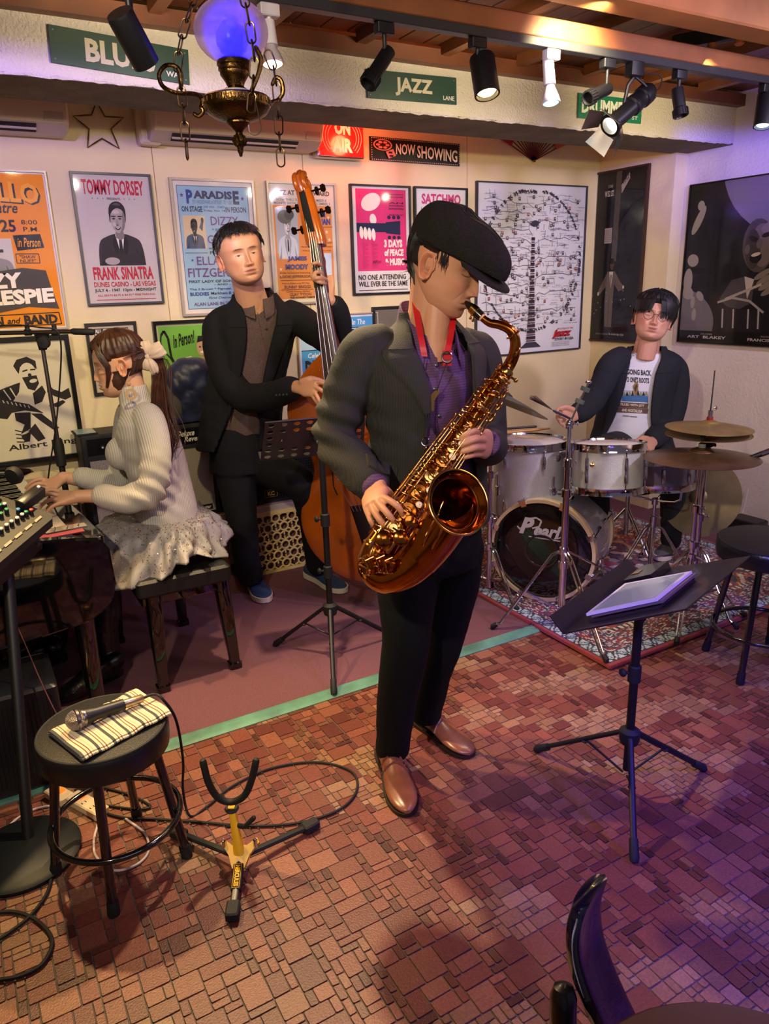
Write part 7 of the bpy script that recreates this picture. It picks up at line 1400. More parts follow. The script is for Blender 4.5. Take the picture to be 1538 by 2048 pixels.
def music_tripod(t, feet, hubc, top, r_=.0125, hub=.2, joints=()):
    b = V(hubc); MB().tube([b-UP*(hub*.55), top], r_, 16).build('post', M_blackm, t)
    for z in joints: c = V((b.x, b.y, z)); MB().lathe([(r_+.002, -.03), (r_+.006, -.028), (r_+.006, .02), (r_+.002, .024)], c, UP, 16).build('collar', M_rubber, t); k = MB(); k.tube([c, c-RT*.03], .005, 8); k.ell(c-RT*.034, (.009, .013, .013), 10); k.build('clamp_knob', M_rubber, t)
    MB().lathe([(.016, -.035), (.026, -.028), (.030, -.01), (.030, .012), (.018, .022)], b, UP, 20).build('hub', M_rubber, t)
    for f_ in feet:
        f_ = V(f_); d = V((f_.x-b.x, f_.y-b.y, 0)).normalized(); a = b+d*.022; l_ = MB(); l_.tube([a, f_+UP*.012-d*.0], .0095, 10, ell=(1, .8)); l_.ell(a.lerp(f_, .42), (.012, .012, .008), 8); l_.build('leg', M_blackm, t)
        br_ = MB(); br_.tube([V((b.x, b.y, b.z-hub*.62))+d*.012, a.lerp(f_+UP*.012, .42)], .0035, 8); br_.build('brace', M_blackm, t); MB().tube([f_+(a-f_).normalized()*.05+UP*.008, f_+UP*.012, f_+d*.004+UP*.003], [.012, .0135, .012], 12).build('rubber_foot', M_rubber, t)
feet = [P(1075, 1503, z=.004), P(1405, 1541, z=.004), P(1268, 1722, z=.004)]; cx = sum((V(f_) for f_ in feet), V())/3
b0 = Q(1258, 1468, 1.88); tpp = Q(1277, 1246, 1.88); axp = V((tpp.x, tpp.y, 0))
t = thing('music_stand', 'black music stand in the right foreground, its tilted desk lit blue', 'music stand', V((tpp.x, tpp.y, .004)), 'music stands')
L0, L1, U0, U1 = P(1126, 1267, z=.575), P(1277, 1146, z=.575), P(1371, 1219, z=.72), P(1499, 1113, z=.72)
dc = (L0+L1+U0+U1)/4; music_tripod(t, feet, V((tpp.x, tpp.y, b0.z)), V((tpp.x, tpp.y, tpp.z+.02)), .0125, .22, (.42,))
M_desk = mat('desk_black_lacquer', '#17151a', .35, coat=.2); plate4([L0, U0, U1, L1], .004).build('desk', M_desk, t, smooth=False); n_ = (U0-L0).cross(L1-L0).normalized(); n_ = n_ if n_.z > 0 else -n_
plate4([L0, L1, L1+n_*.055+(L0-U0).normalized()*.02, L0+n_*.055+(L0-U0).normalized()*.02], .003).build('ledge', M_desk, t, smooth=False); ed = MB(); ed.tube([U0, U1], .003, 8); ed.tube([L0, U0], .003, 8); ed.build('rolled_edge', M_desk, t)
k = MB(); k.tube([V((tpp.x, tpp.y, tpp.z)), dc-n_*.01], .011, 10); k.box(dc-n_*.012, (.10, .05, .016), frame(n_, L1-L0), bev=.004); k.build('desk_bracket', M_blackm, t)
D = lambda u, v, l_: L0.lerp(L1, v).lerp(U0.lerp(U1, v), u)+n_*l_
fl = thing('tablet_folio', 'tablet showing a pale page in a dark folding case on the blue lit music stand', 'tablet', D(.3, .4, .003)); pts = [D(.12, .12, 0), D(.78, .30, 0), D(.80, .84, 0), D(.13, .70, 0)]
bl, br, tr_, tl = P(1205, 1228, z=.615), P(1345, 1190, z=.675), P(1412, 1150, z=.69), P(1262, 1183, z=.625)
bl, br, tr_, tl = [p_+n_*.004 for p_ in (D(.16, .10, 0), D(.74, .12, 0), D(.74, .62, 0), D(.16, .60, 0))]
plate4([bl, br, tr_, tl], .008).build('case', mat('dark_folio_leather', '#231619', .5), fl, smooth=False); sh = lambda q, o_: [x.lerp((bl+br+tr_+tl)/4, q)+n_*o_ for x in (bl, br, tr_, tl)]
plate4([x+n_*.012+(br-bl)*.06 for x in (bl, br, tr_, tl)], .006).build('folded_cover', mat('mauve_folio_lining', '#5a4650', .6), fl, smooth=False); plate4(sh(.0, .020), .007).build('bezel', mat('lilac_white_bezel', '#c8c0d4', .3), fl, smooth=False)
plate4(sh(.13, .0242), .0008).build('screen', mat('dim_page_screen', '#7f8a92', .12, emit='#8d9aa0', estr=.12, coat=.4), fl, smooth=False)
bk = thing('spectacle_case', 'flat black case with a gold mark lying on the far end of the music stand', 'case', D(.25, .85, .003)); q = [D(.10, .66, .016), D(.34, .70, .016), D(.34, .97, .016), D(.10, .95, .016)]; plate4(q, .026).build('body', mat('black_case', '#131114', .25, coat=.5), bk, smooth=False); g = [q[0].lerp(q[1], u).lerp(q[3].lerp(q[2], u), v) for u, v in ((-.01, .3), (.0, .3), (.0, .6), (-.01, .6))]; plate4([D(.11, .76, .030), D(.18, .77, .030), D(.18, .84, .030), D(.11, .83, .030)], .001).build('gold_mark', M_brass2, bk, smooth=False)
feet = [P(668, 1388, z=.011), P(552, 1292, z=.011), P(785, 1275, z=.011)]; hb = Q(660, 1215, 2.72); hb = V((1.165, 2.545, hb.z)); q = Q(660, 1215, 2.79)
t = thing('music_stand', 'black music stand with a perforated desk between the bassist and the saxophonist', 'music stand', V((q.x, q.y, .011)), 'music stands'); music_tripod(t, feet, q, V((q.x, q.y, Q(655, 880, 2.79).z)), .0125, .2, (.40, .62))
c4 = [Q(521, 921, 2.80), Q(726, 903, 2.94), Q(731, 827, 2.86), Q(530, 846, 2.72)]
plate4(c4, .003, 8, 6, lambda i, j: (.52, .5) if (j in (0, 1, 4, 5) or i in (0, 7)) else None).build('desk', M_desk, t, smooth=False); MB().tube([c4[3], c4[2]], .004, 8).build('top_edge', M_desk, t); n2 = (c4[1]-c4[0]).cross(c4[3]-c4[0]).normalized(); n2 = -n2 if n2.dot(HD) < 0 else n2; plate4([c4[0], c4[1], c4[1]+n2*.05, c4[0]+n2*.05], .003).build('ledge', M_desk, t, smooth=False)
k = MB(); cc = (c4[0]+c4[1]+c4[2]+c4[3])/4; tpz = V((q.x, q.y, Q(655, 880, 2.79).z)); k.tube([tpz-UP*.03, cc+UP*.0-HD*.012], .011, 10); k.build('desk_bracket', M_blackm, t)
for u_, v_ in ((.62, .5), (.6, .28), (.18, .5)): MB().ell(c4[0].lerp(c4[1], u_).lerp(c4[3].lerp(c4[2], u_), v_)-HD*.004, (.004, .004, .004), 8).build('rivet', M_chrome, t)
# ================================================================ saxophone stand on the floor
M_yel = mat('yellow_lacquered_steel', '#d9a514', .35, coat=.3); hubp = P(480, 1712, z=.045); t = thing('saxophone_stand', 'black and yellow folding saxophone stand, empty, on the tiles in the foreground', 'stand', V((hubp.x, hubp.y, .004)))
for (x, y), nm in (((465, 1834), 1), ((628, 1652), 0), ((352, 1668), 0)):
    f_ = P(x, y, z=.012); d = (f_-hubp); d.z = 0; d.normalize(); s_ = d.cross(UP); l_ = MB(); l_.tube([hubp+d*.02-UP*.005, f_-d*.05+UP*.012, f_+UP*.004], .010, 8, ell=(1, .8)); l_.build('leg', M_rubber if not nm else mat('satin_grey_steel', '#4a4a48', .4, .6), t)
    l2 = MB(); l2.box(f_+UP*.008-d*.012, (.05, .034, .026), (d, s_, UP), bev=.007); l2.build('rubber_foot', M_rubber, t)
    if nm:
        pl = hubp.lerp(f_, .50)+UP*.011; a = (f_-hubp).normalized(); u2 = a.cross(UP).cross(a); MB().box(hubp.lerp(f_, .38)+UP*.0, (.075, .026, .020), (a, s_, u2), bev=.003).build('label_plate', M_rubber, t)
        pr = Print(hubp.lerp(f_, .38)-a*.034+s_*.009*-1+u2*.0103, a*.068, s_*.018, u2); pr.ln([(0, 0), (100, 0), (100, 100), (0, 100), (0, 0)], 5, '#d9a514'); pr.t('HERCULES', 5, 16, 90, 68, '#d9a514', .05); pr.build(t, 'lettering')
yk = MB(); yk.prism([(-.045, .03), (-.052, .018), (-.040, .004), (-.028, -.012), (-.016, -.045), (.016, -.045), (.028, -.012), (.040, .004), (.052, .018), (.045, .03), (.02, .012), (-.02, .012)], hubp+UP*.02, RT, (HD*.6+UP*.5).normalized(), .016); yk.build('yoke', M_yel, t, smooth=False)
for sx_ in (-.042, .042): MB().lathe([(.006, -.01), (.006, .012), (.003, .014)], hubp+UP*.03+RT*sx_+HD*.01, UP, 12).build('pivot', M_chrome, t)
sh_ = MB(); a, b_ = hubp+UP*.01, Q(463, 1612, 1.68); sh_.loft([(a, RT, HD, .016, .012), (a.lerp(b_, .4), RT, HD, .011, .012), (b_, RT, HD, .009, .009)], 12, pw=4); sh_.build('shaft', M_yel, t, ang=40); MB().lathe([(.016, 0), (.020, .006), (.016, .012)], b_-UP*.014, UP, 16).build('collar', M_rubber, t)
u = MB(); u.tube([V(x) for x in crv([Q(406, 1524, 1.66), Q(417, 1565, 1.66), Q(436, 1595, 1.665), Q(462, 1604, 1.67), Q(488, 1592, 1.665), Q(503, 1560, 1.66), Q(512, 1522, 1.66)], 28)], .0095, 12, rnd=True); u.build('padded_cradle', M_rubber, t)
u = MB(); p0 = hubp.lerp(b_, .62); u.tube([p0, p0+RT*.03+UP*.002-HD*.01, p0+RT*.055+UP*.03-HD*.012], .007, 10, rnd=True); u.tube([p0, p0-RT*.018-UP*.004], .006, 10, rnd=True); u.build('lower_peg', M_rubber, t)
# ================================================================ piano, bench, mixer, amplifiers
kx, ky = V((1, .072, 0)).normalized(), V((-.072, 1, 0)).normalized(); K0 = V((.258, 2.63, 0)); KZ = .715
def piano():
    t = thing('digital_piano', 'glossy black digital piano seen end-on at the left, white keys running to the wall', 'piano', V((.05, 3.2, .012))); W = lambda a, b, z: K0+kx*a+ky*b+UP*z
    MB().box(W(-.16, .54, .640), (.50, 1.18, .13), (kx, ky, UP), bev=.012).build('case', M_gloss, t)
    for b_ in (-.075, 1.15):
        e = MB(); pts = [(-.50, .40), (-.02, .44), (.03, .465), (.07, .50), (.085, .56), (.080, .68), (.055, .725), (-.02, .74), (-.50, .80)]; e.prism(pts, W(0, b_-.025, 0), kx, UP, -.05); o_ = e.build('end_block', M_gloss, t, smooth=False); o_.modifiers.new('b', 'BEVEL').width = .008
    MB().box(W(-.19, -.1015, .615), (.55, .003, .007), ((kx+UP*-.10).normalized(), ky, (UP+kx*.10).normalized())).build('silver_line', M_steel, t)
    p = Print(W(.030, -.101, .565), kx*.03, -UP*.03, -ky); p.t('S', 0, 0, 60, 90, '#6a6a70', .02); p.build(t, 'badge')
    wk, bk = MB(), MB(); wk.box((0, 0, 0), (.148, .0222, .018), (kx, ky, UP)); wme = wk.mesh('white_key', (0, 0, 0), mat('ivory_key', '#e4ddc8', .25, coat=.4), False); bk.box((0, 0, 0), (.095, .011, .014), (kx, ky, UP), bev=.002); bme = bk.mesh('black_key', (0, 0, 0), M_gloss, False)
    for i in range(47):
        link('white_key', wme, t).location = W(-.075, .02+i*.0236, KZ-.009+.0)-wloc(t)
        if i % 7 not in (2, 6): link('black_key', bme, t).location = W(-.103, .02+(i+.5)*.0236, KZ+.007)-wloc(t)
    MB().box(W(-.165, .54, .735), (.03, 1.12, .04), (kx, ky, UP)).build('fallboard', M_gloss, t); MB().box(W(-.30, .54, .76), (.28, 1.14, .03), (kx, ky, UP), bev=.008).build('top_panel', M_gloss, t)
    md = MB(); md.box(W(-.20, .95, .86), (.012, .50, .18), ((kx+UP*.25).normalized(), ky, (UP-kx*.25).normalized()), bev=.02); md.build('music_rest', M_gloss, t)
    for b_ in (-.05, 1.12): MB().loft([(W(-.02, b_, z), kx, ky, w_, w_, 4) for z, w_ in ((.013, .024), (.10, .028), (.50, .034))], 16).build('leg', M_gloss, t, ang=45)
    MB().box(W(-.30, .54, .30), (.03, 1.10, .46), (kx, ky, UP)).build('back_panel', M_black, t); pb = MB(); pb.box(W(-.12, .62, .06), (.20, .34, .05), (kx, ky, UP), bev=.01); pb.build('pedal_box', M_black, t)
    return W
PW = piano()
c = PW(-.02, .02, KZ+.004); MB_ = MB(); MB_.box(PW(-.035, .035, KZ+.004), (.14, .11, .004), (kx, ky, UP), bev=.012); tag(MB_.build('felt_cloth', mat('crimson_felt', '#8e1535', .95, sheen=.5)), 'crimson cloth lying over the near keys of the piano', 'cloth')
k = MB(); k.box(PW(-.03, -.055, .752), (.13, .045, .006), (kx, ky, UP), bev=.003); k2 = thing('clear_tray', 'small clear shiny tray on the end block of the piano', 'tray', PW(-.03, -.055, .748)); k.build('tray', mat('clear_glossy_plastic', '#9a9188', .08, .6), k2)
k = MB()
for q in (-.04, .0, .035): k = MB(); k.tube([PW(-.03+q, -.075, .757), PW(-.02+q, -.04, .759)], .002, 6, rnd=True); k.build('clip', M_chrome, k2)
# bench
def bench():
    A_ = [P(327, 1380, z=.011), P(470, 1333, z=.011), P(366, 1248, z=.011), P(238, 1283, z=.011)]; c = (A_[0]+A_[1]+A_[2]+A_[3])/4; t = thing('piano_bench', 'black padded piano bench with height knob under the seated woman', 'bench', V((c.x, c.y, .011)))
    zt = .47; MB().box(V((c.x+.01, c.y-.01, zt-.025)), (.36, .60, .07), bev=.035).build('seat', M_vinyl, t); MB().box(V((c.x, c.y, zt-.085)), (.30, .52, .045), bev=.006).build('frame', M_gloss, t)
    for a in A_: top = a.lerp(c, .10); MB().loft([(V((a.x, a.y, .0115)), V((1, 0, 0)), V((0, 1, 0)), .026, .026, 6), (V((a.x, a.y, .035)), V((1, 0, 0)), V((0, 1, 0)), .026, .026, 6), (V((a.x, a.y, .04)), V((1, 0, 0)), V((0, 1, 0)), .020, .020, 6), (V((top.x, top.y, zt-.065)), V((1, 0, 0)), V((0, 1, 0)), .031, .031, 6)], 20).build('leg', M_gloss, t, ang=40)
    k = Q(398, 1160, 2.55); MB().lathe([(.012, -.02), (.012, 0), (.028, .002), (.030, .012), (.024, .022), (.001, .026)], V((c.x+.02, c.y-.265, zt-.075)), (0, -1, 0), 24).build('height_knob', M_gloss, t); MB().lathe([(.012, -.02), (.012, 0), (.028, .002), (.030, .012), (.024, .022), (.001, .026)], V((c.x+.15, c.y-.12, zt-.075)), (1, 0, 0), 24).build('height_knob', M_gloss, t)
bench()
# mixing console on a dark stand
C1, C2, C3 = P(113, 1030, z=.86), P(0, 1125, z=.80), P(15, 960, z=.945); e1, e2 = (C2-C1).normalized(), (C3-C1).normalized(); e2 = (e2-e1*e2.dot(e1)).normalized(); nm = e2.cross(e1); nm = nm if nm.z > 0 else -nm
MW = lambda a, b, h_=0: C1+e1*a+e2*b+nm*h_
t = thing('mixing_console', 'grey audio mixer with coloured knobs tilted in front of the piano', 'mixer', MW(.22, .17, -.09)); cs = MB(); cs.prism([(0, .02), (.02, 0), (.48, 0), (.48, .36), (0, .36)], MW(0, 0, 0), e1, e2, -.03 if e1.cross(e2).dot(nm) < 0 else .03); cs.build('top_case', mat('slate_plastic', '#1d1c1c', .6, bump=.2), t, smooth=False)
cs = MB(); o_ = MW(0, 0, -.03); q = [MW(.03, .03, -.03), MW(.48, .03, -.03), MW(.48, .34, -.03), MW(.03, .34, -.03)]; q2 = [x-UP*.09+(MW(.25, .18)-x)*.12 for x in q]; cs.add(q+q2, [(0, 1, 2, 3), (7, 6, 5, 4), (0, 4, 5, 1), (1, 5, 6, 2), (2, 6, 7, 3), (3, 7, 4, 0)]); cs.build('under_case', M_black, t, smooth=False)
MB().box(MW(.26, .115, .0008), (.44, .17, .003), (e1, e2, nm)).build('channel_panel', mat('olive_grey_panel', '#302f29', .55), t)
def on_mix(px, py):
    d = ray(px, py); return O+d*((C1-O).dot(nm)/d.dot(nm))
def knob(p_, col, s=1.0):
    a = MB().lathe([(.0062*s, 0), (.0056*s, .018*s), (.004*s, .019*s)], p_, nm, 14).build('knob', M_rubber, t); MB().lathe([(.0058*s, .018*s), (.005*s, .021*s), (.001, .0215*s)], p_, nm, 14).build('cap', mat('knob_cap_'+col[1:], col, .4), a)
Wt, Gn, Bu, Rd = '#d8d2c0', '#1f8a5c', '#3a86c0', '#c23a1c'
for x, y, c_ in ((45, 1039, Wt), (35, 1046, Wt), (24, 1053, Wt), (14, 1060, Wt), (3, 1068, Wt), (63, 1030, Rd), (53, 1034, Gn), (37, 1029, Bu), (14, 1029, Gn), (10, 1018, Wt), (3, 1037, Gn), (1, 1020, Gn)): knob(on_mix(x, y), c_, 1.05)
for r_ in range(4):
    for c_ in range(6): knob(MW(.235+.04*c_, .06+.036*r_, .002), (Wt, Gn, Gn, Bu)[r_])
v = MB()
for i in range(22): v.box(MW(.03+.012*i, .215, .001), (.005, .014, .002), (e1, (e2+e1*.4).normalized(), nm)); v.box(MW(.03+.012*i, .233, .001), (.005, .014, .002), (e1, (e2+e1*.4).normalized(), nm))
o_ = v.build('vent_slots', M_rubber, t, smooth=False); o_['kind'] = 'stuff'
for i in range(7): MB().box(MW(.045+.045*i, .030, .0025), (.03, .010, .001), (e1, (e2-e1*.5).normalized(), nm)).build('channel_marker', mat('pale_marker', '#8f8a72', .5), t)
rc = thing('wireless_receiver', 'small black box with a lit label standing on the mixer', 'receiver', on_mix(60, 1000)); ro = on_mix(62, 1006); MB().box(ro+nm*.018, (.10, .035, .034), (e1, e2, nm), bev=.004).build('body', M_black, rc); p = Print(ro+nm*.0352-e1*.045+e2*.012, e1*.09, -e2*.024, nm); p.t('EFFECT UNIT', 40, 30, 55, 30, '#a8a288', .02); MB().lathe([(.005, 0), (.005, .004)], ro+nm*.035-e1*.04, nm, 12).build('button', M_white, rc)
c0 = MW(.22, .17, -.115); st = thing('mixer_stand', 'black folding stand carrying the mixer at the left edge', 'stand', V((c0.x, c0.y, .004)))
for f_, o_ in ((P(58, 1690, z=.006), MW(.18, .04, -.12)), (V((-.30, 1.95, .006)), MW(.40, .06, -.12)), (V((.10, 2.50, .02)), MW(.12, .30, -.12)), (V((-.32, 2.5, .02)), MW(.40, .30, -.12))):
    MB().tube([f_, V(o_)], .016, 12).build('leg', M_blackm, st)
MB().box(MW(.24, .17, -.122), (.44, .26, .02), (e1, e2, nm)).build('top_bar', M_black, st)
hp = thing('headphones', 'black headphones lying on the back corner of the mixer', 'headphones', MW(.30, .30)); hpc = on_mix(6, 978); k = MB(); k.tube([hpc+nm*.02+(e1*cos(a)+e2*sin(a))*.055 for a in np.linspace(0, pi, 14)], .007, 8, rnd=True); k.build('band', M_rubber, hp)
for s_ in (-1, 1): MB().lathe([(.001, -.014), (.026, -.012), (.030, 0), (.026, .012), (.001, .014)], hpc+nm*.02+e1*.055*s_, e1, 20).build('ear_cup', M_rubber, hp)
# guitar amplifier
def amp():
    x0, x1, z0, z1, y = .445, 1.068, .402, .872, 3.60; cx = (x0+x1)/2; t = thing('guitar_amplifier', 'black guitar amplifier with silver grille behind the pianist', 'amplifier', V((cx, y+.10, z0-.012)))
    tilt = V((0, .06, 1)).normalized(); ax = (V((1, 0, 0)), UP.cross(V((1, 0, 0))), UP); MB().box(V((cx, y+.105, (z0+z1)/2)), (x1-x0, .21, z1-z0), bev=.012).build('cabinet', mat('black_tolex', '#151416', .55, bump=1.2, bscale=300), t)
    MB().box(V((cx, y-.003, z1-.055)), (x1-x0-.05, .008, .075)).build('control_panel', mat('black_faceplate', '#101012', .25), t); MB().box(V((cx, y-.004, z0+.185)), (x1-x0-.05, .008, .335)).build('backing', mat('grille_shadow', '#3a3632', .8), t)
    g = MB()
    for i in range(88): g.box(V((x0+.03+i*(x1-x0-.06)/87, y-.009, z0+.185)), (.0036, .003, .33))
    for j_ in range(48): g.box(V((cx, y-.0105, z0+.024+j_*.323/47)), (x1-x0-.055, .002, .0032))
    o_ = g.build('grille_cloth', mat('silver_grille_thread', '#bdb4a4', .4, .3), t, smooth=False); o_['kind'] = 'stuff'
    for i, q in enumerate((.04, .075, .11, .145, .18, .215, .25, .29, .33, .37)):
        k = MB().lathe([(.0115, 0), (.010, .012), (.007, .014)], V((x0+.05+q, y-.007, z1-.058)), (0, -1, 0), 16).build('knob', M_rubber, t); MB().lathe([(.0045, .0142), (.001, .015)], V((x0+.05+q, y-.007, z1-.058)), (0, -1, 0), 12).build('cap', M_white, k)
    p = Print(V((x0+.43, y-.0075, z1-.022)), V((.15, 0, 0)), V((0, 0, -.07)), (0, -1, 0)); p.t('Deluxe', 4, 6, 60, 42, '#d8d4cc', .02, .35); p.t('Reverb', 28, 50, 62, 38, '#d8d4cc', .02, .35); p.build(t, 'lettering')['kind'] = 'stuff'
    p = Print(V((x1-.17, y-.0125, z0+.060)), V((.13, 0, 0)), V((0, 0, -.034)), (0, -1, 0)); p.r(0, 0, 100, 100, '#151416'); p.ln([(1, 3), (99, 3), (99, 97), (1, 97), (1, 3)], 6, '#c8c2b4'); p.t('Tone Master', 8, 22, 84, 56, '#d8d4cc', .03, .35); p.build(t, 'badge')
    MB().lathe([(.009, 0), (.008, .006), (.003, .007)], V((x1-.05, y-.007, z1-.055)), (0, -1, 0), 16).build('jewel_lamp', M_brass2, t); h_ = MB(); h_.tube([V((cx-.12, y+.1, z1+.002)), V((cx-.10, y+.1, z1+.018)), V((cx+.10, y+.1, z1+.018)), V((cx+.12, y+.1, z1+.002))], .008, 8, ell=(1.4, .5)); h_.build('handle', M_rubber, t)
    for sx_ in (x0+.05, x1-.05): MB().lathe([(.014, 0), (.016, .012)], V((sx_, y+.05, z0-.012)), UP, 12).build('foot', M_rubber, t)
    w_ = MB(); w_.box(V((x0+.035, y+.09, z1+.004)), (.10, .14, .006), bev=.002); t2 = thing('tablet', 'dark tablet with a pale screen lying on the left of the amplifier', 'tablet', V((x0+.035, y+.09, z1+.001))); w_.build('case', M_rubber, t2); MB().box(V((x0+.035, y+.09, z1+.009)), (.085, .125, .003)).build('screen', mat('pale_green_screen', '#8aa39a', .3), t2)
    q = P(388, 836, Y=y+.05); t3 = thing('pocket_recorder', 'small white device with a brown window leaning on top of the amplifier', 'device', V((q.x, q.y, z1+.001))); ax = (V((1, 0, 0)), V((0, .35, 1)).normalized(), V((0, -1, .35)).normalized()); cc = V((q.x, q.y, z1+.043)); MB().box(cc, (.062, .082, .014), ax, bev=.012).build('body', M_white, t3); MB().box(cc+ax[2]*.0075, (.044, .060, .002), ax, bev=.004).build('window', mat('brown_window', '#4a2a22', .3), t3)
amp()
x0, x1, z0, z1, y = 1.10, 1.78, .39, .80, 3.63; t = thing('keyboard_amplifier', 'low black keyboard amplifier behind the legs of the bassist', 'amplifier', V((1.44, 3.72, z0+.001))); MB().box(V(((x0+x1)/2, y+.09, (z0+z1)/2+.002)), (x1-x0, .18, z1-z0), bev=.015).build('cabinet', M_black, t)
g = MB()
for i in range(44): g.box(V((x0+.03+i*(x1-x0-.06)/43, y-.004, (z0+z1)/2)), (.004, .006, z1-z0-.05))
for j_ in range(26): g.box(V(((x0+x1)/2, y-.006, z0+.03+j_*(z1-z0-.06)/25)), (x1-x0-.05, .004, .004))
o_ = g.build('grille', mat('blue_black_mesh', '#1c2028', .4, .5), t, smooth=False); o_['kind'] = 'stuff'
kc = P(541, 987, Y=y-.01); p = Print(kc+V((-.035, -.002, .022)), V((.075, 0, 0)), V((0, 0, -.042)), (0, -1, 0)); p.r(0, 0, 100, 100, '#14151a'); p.ln([(2, 4), (98, 4), (98, 96), (2, 96), (2, 4)], 5, '#a8862e'); p.t('KC', 24, 22, 52, 56, '#d0a83a', .04); p.build(t, 'badge')
# navy jacket heaped on the amplifier
q = MB(); yy = 3.66
for x, y_, rx, rz in ((372, 800, .10, .10), (400, 770, .12, .12), (372, 755, .09, .10), (420, 810, .08, .13), (392, 735, .07, .06), (425, 760, .09, .10), (350, 770, .06, .10)): c = P(x, y_, Y=yy); q.ell(c, (rx, .085, rz), 16)
q.box(V((.92, yy+.02, .90)), (.28, .16, .05), bev=.02)
pile = link('coat', None); bpy.data.objects.remove(pile)
o_ = remesh(q, 'coat', mat('navy_nylon', '#161c40', .5, sheen=.2, bump=.3, bscale=30), None, .008, 5, warp=folds(.020, 15, 21, (.5, .1, 1)), loc=V((.95, yy, .875))); tag(o_, 'crumpled navy blue jacket heaped on the guitar amplifier', 'coat')
q = MB(); q.ell(P(345, 815, Y=3.66), (.07, .07, .10), 14); q.ell(P(335, 790, Y=3.66), (.05, .06, .09), 14); q.box(V((.80, 3.66, .89)), (.14, .14, .03), bev=.01); o_ = remesh(q, 'scarf', mat('grey_brown_cloth', '#4a4440', .9), None, .008, 4, warp=folds(.014, 18, 31), loc=V((.78, 3.66, .875))); tag(o_, 'grey brown cloth beside the navy jacket on the amplifier', 'cloth')
# folding chair behind the piano
c = P(85, 960, Y=3.62); t = thing('chair', 'cream round-backed chair partly hidden behind the piano and microphone stand', 'chair', V((c.x, 3.62, .012))); pts = [V((c.x+.155*cos(a)*1.05, 3.64, c.z-.10+.16*sin(a))) for a in np.linspace(-.3, pi+.3, 20)]; MB().prism([(.16*cos(a), .15*sin(a)) for a in np.linspace(-.2, pi+.2, 20)], V((c.x, 3.62, c.z-.11)), V((1, 0, 0)), UP, .025).build('backrest', mat('cream_moulded_shell', '#c8b58c', .5), t, ang=60)
MB().box(V((c.x, 3.50, .44)), (.36, .30, .03), bev=.05).build('seat', mat('cream_moulded_shell'), t)
for sx_ in (-.14, .14):
    for sy in (3.38, 3.63): MB().tube([V((c.x+sx_, sy, .44)), V((c.x+sx_*1.1, sy, .012))], .010, 8).build('leg', M_steel, t)
    MB().tube([V((c.x+sx_, 3.62, .44)), V((c.x+sx_, 3.625, c.z-.10))], .010, 8).build('back_post', M_steel, t)
# microphone boom stand by the piano
a = Q(86, 700, 3.05); bx = V((a.x, a.y, 0)); t = thing('microphone_stand', 'tall microphone stand with a horizontal boom in front of the guitarist poster', 'stand', V((a.x, a.y, .012))); zj = Q(118, 905, 3.05).z
MB().tube([bx+UP*.10, bx+UP*(zj+.05)], .0125, 14).build('lower_tube', M_blackm, t); MB().tube([bx+UP*zj, bx+UP*(a.z+.02)], .0085, 14).build('upper_tube', M_steel, t); MB().lathe([(.014, -.06), (.020, -.055), (.022, .03), (.015, .06)], bx+UP*zj, UP, 18).build('clutch', M_rubber, t)
pv = Q(84, 672, 3.05); MB().loft([(a, RT, HD, .014, .012, 3), (pv-UP*.01, RT, HD, .026, .014, 3), (pv+UP*.012, RT, HD, .03, .016, 3)], 14).build('boom_joint', M_rubber, t, ang=40); MB().lathe([(.001, -.03), (.022, -.028), (.024, -.012), (.012, -.006), (.012, 0)], Q(92, 684, 3.02), HD, 20).build('joint_knob', M_rubber, t)
l_, r_ = Q(-80, 668, 3.03), Q(150, 663, 3.03); MB().tube([l_, r_], .0085, 12).build('boom', M_steel, t); MB().tube([r_-RT*.005, Q(184, 664, 3.03)], .013, 12, rnd=True).build('counterweight', M_rubber, t)
for x in (56, 110): k = MB(); c = Q(x, 665, 3.03); k.tube([c-RT*.012, c+RT*.012], .0125, 12); k.tube([c, c+UP*.03], .009, 10); k.build('clamp', M_rubber, t)
for k_ in range(3): an = k_*2.09+.9; d = V((cos(an), sin(an), 0)); MB().tube([bx+UP*.16+d*.01, bx+UP*.10+d*.08, bx+d*.20+UP*.024], .007, 8, rnd=True).build('leg', M_blackm, t); MB().tube([bx+d*.18+UP*.034, bx+d*.21+UP*.020], [.011, .012], 10, rnd=True).build('rubber_foot', M_rubber, t)
k = MB(); k.tube([V(x) for x in crv([Q(-40, 655, 3.0), Q(30, 650, 3.0), Q(80, 655, 2.99), Q(112, 660, 2.99), Q(122, 690, 3.0), Q(120, 760, 3.02), Q(112, 850, 3.02), Q(100, 930, 3.03), Q(92, 990, 3.04)], 40)], .0035, 6); k.build('cable', M_rubber, t)
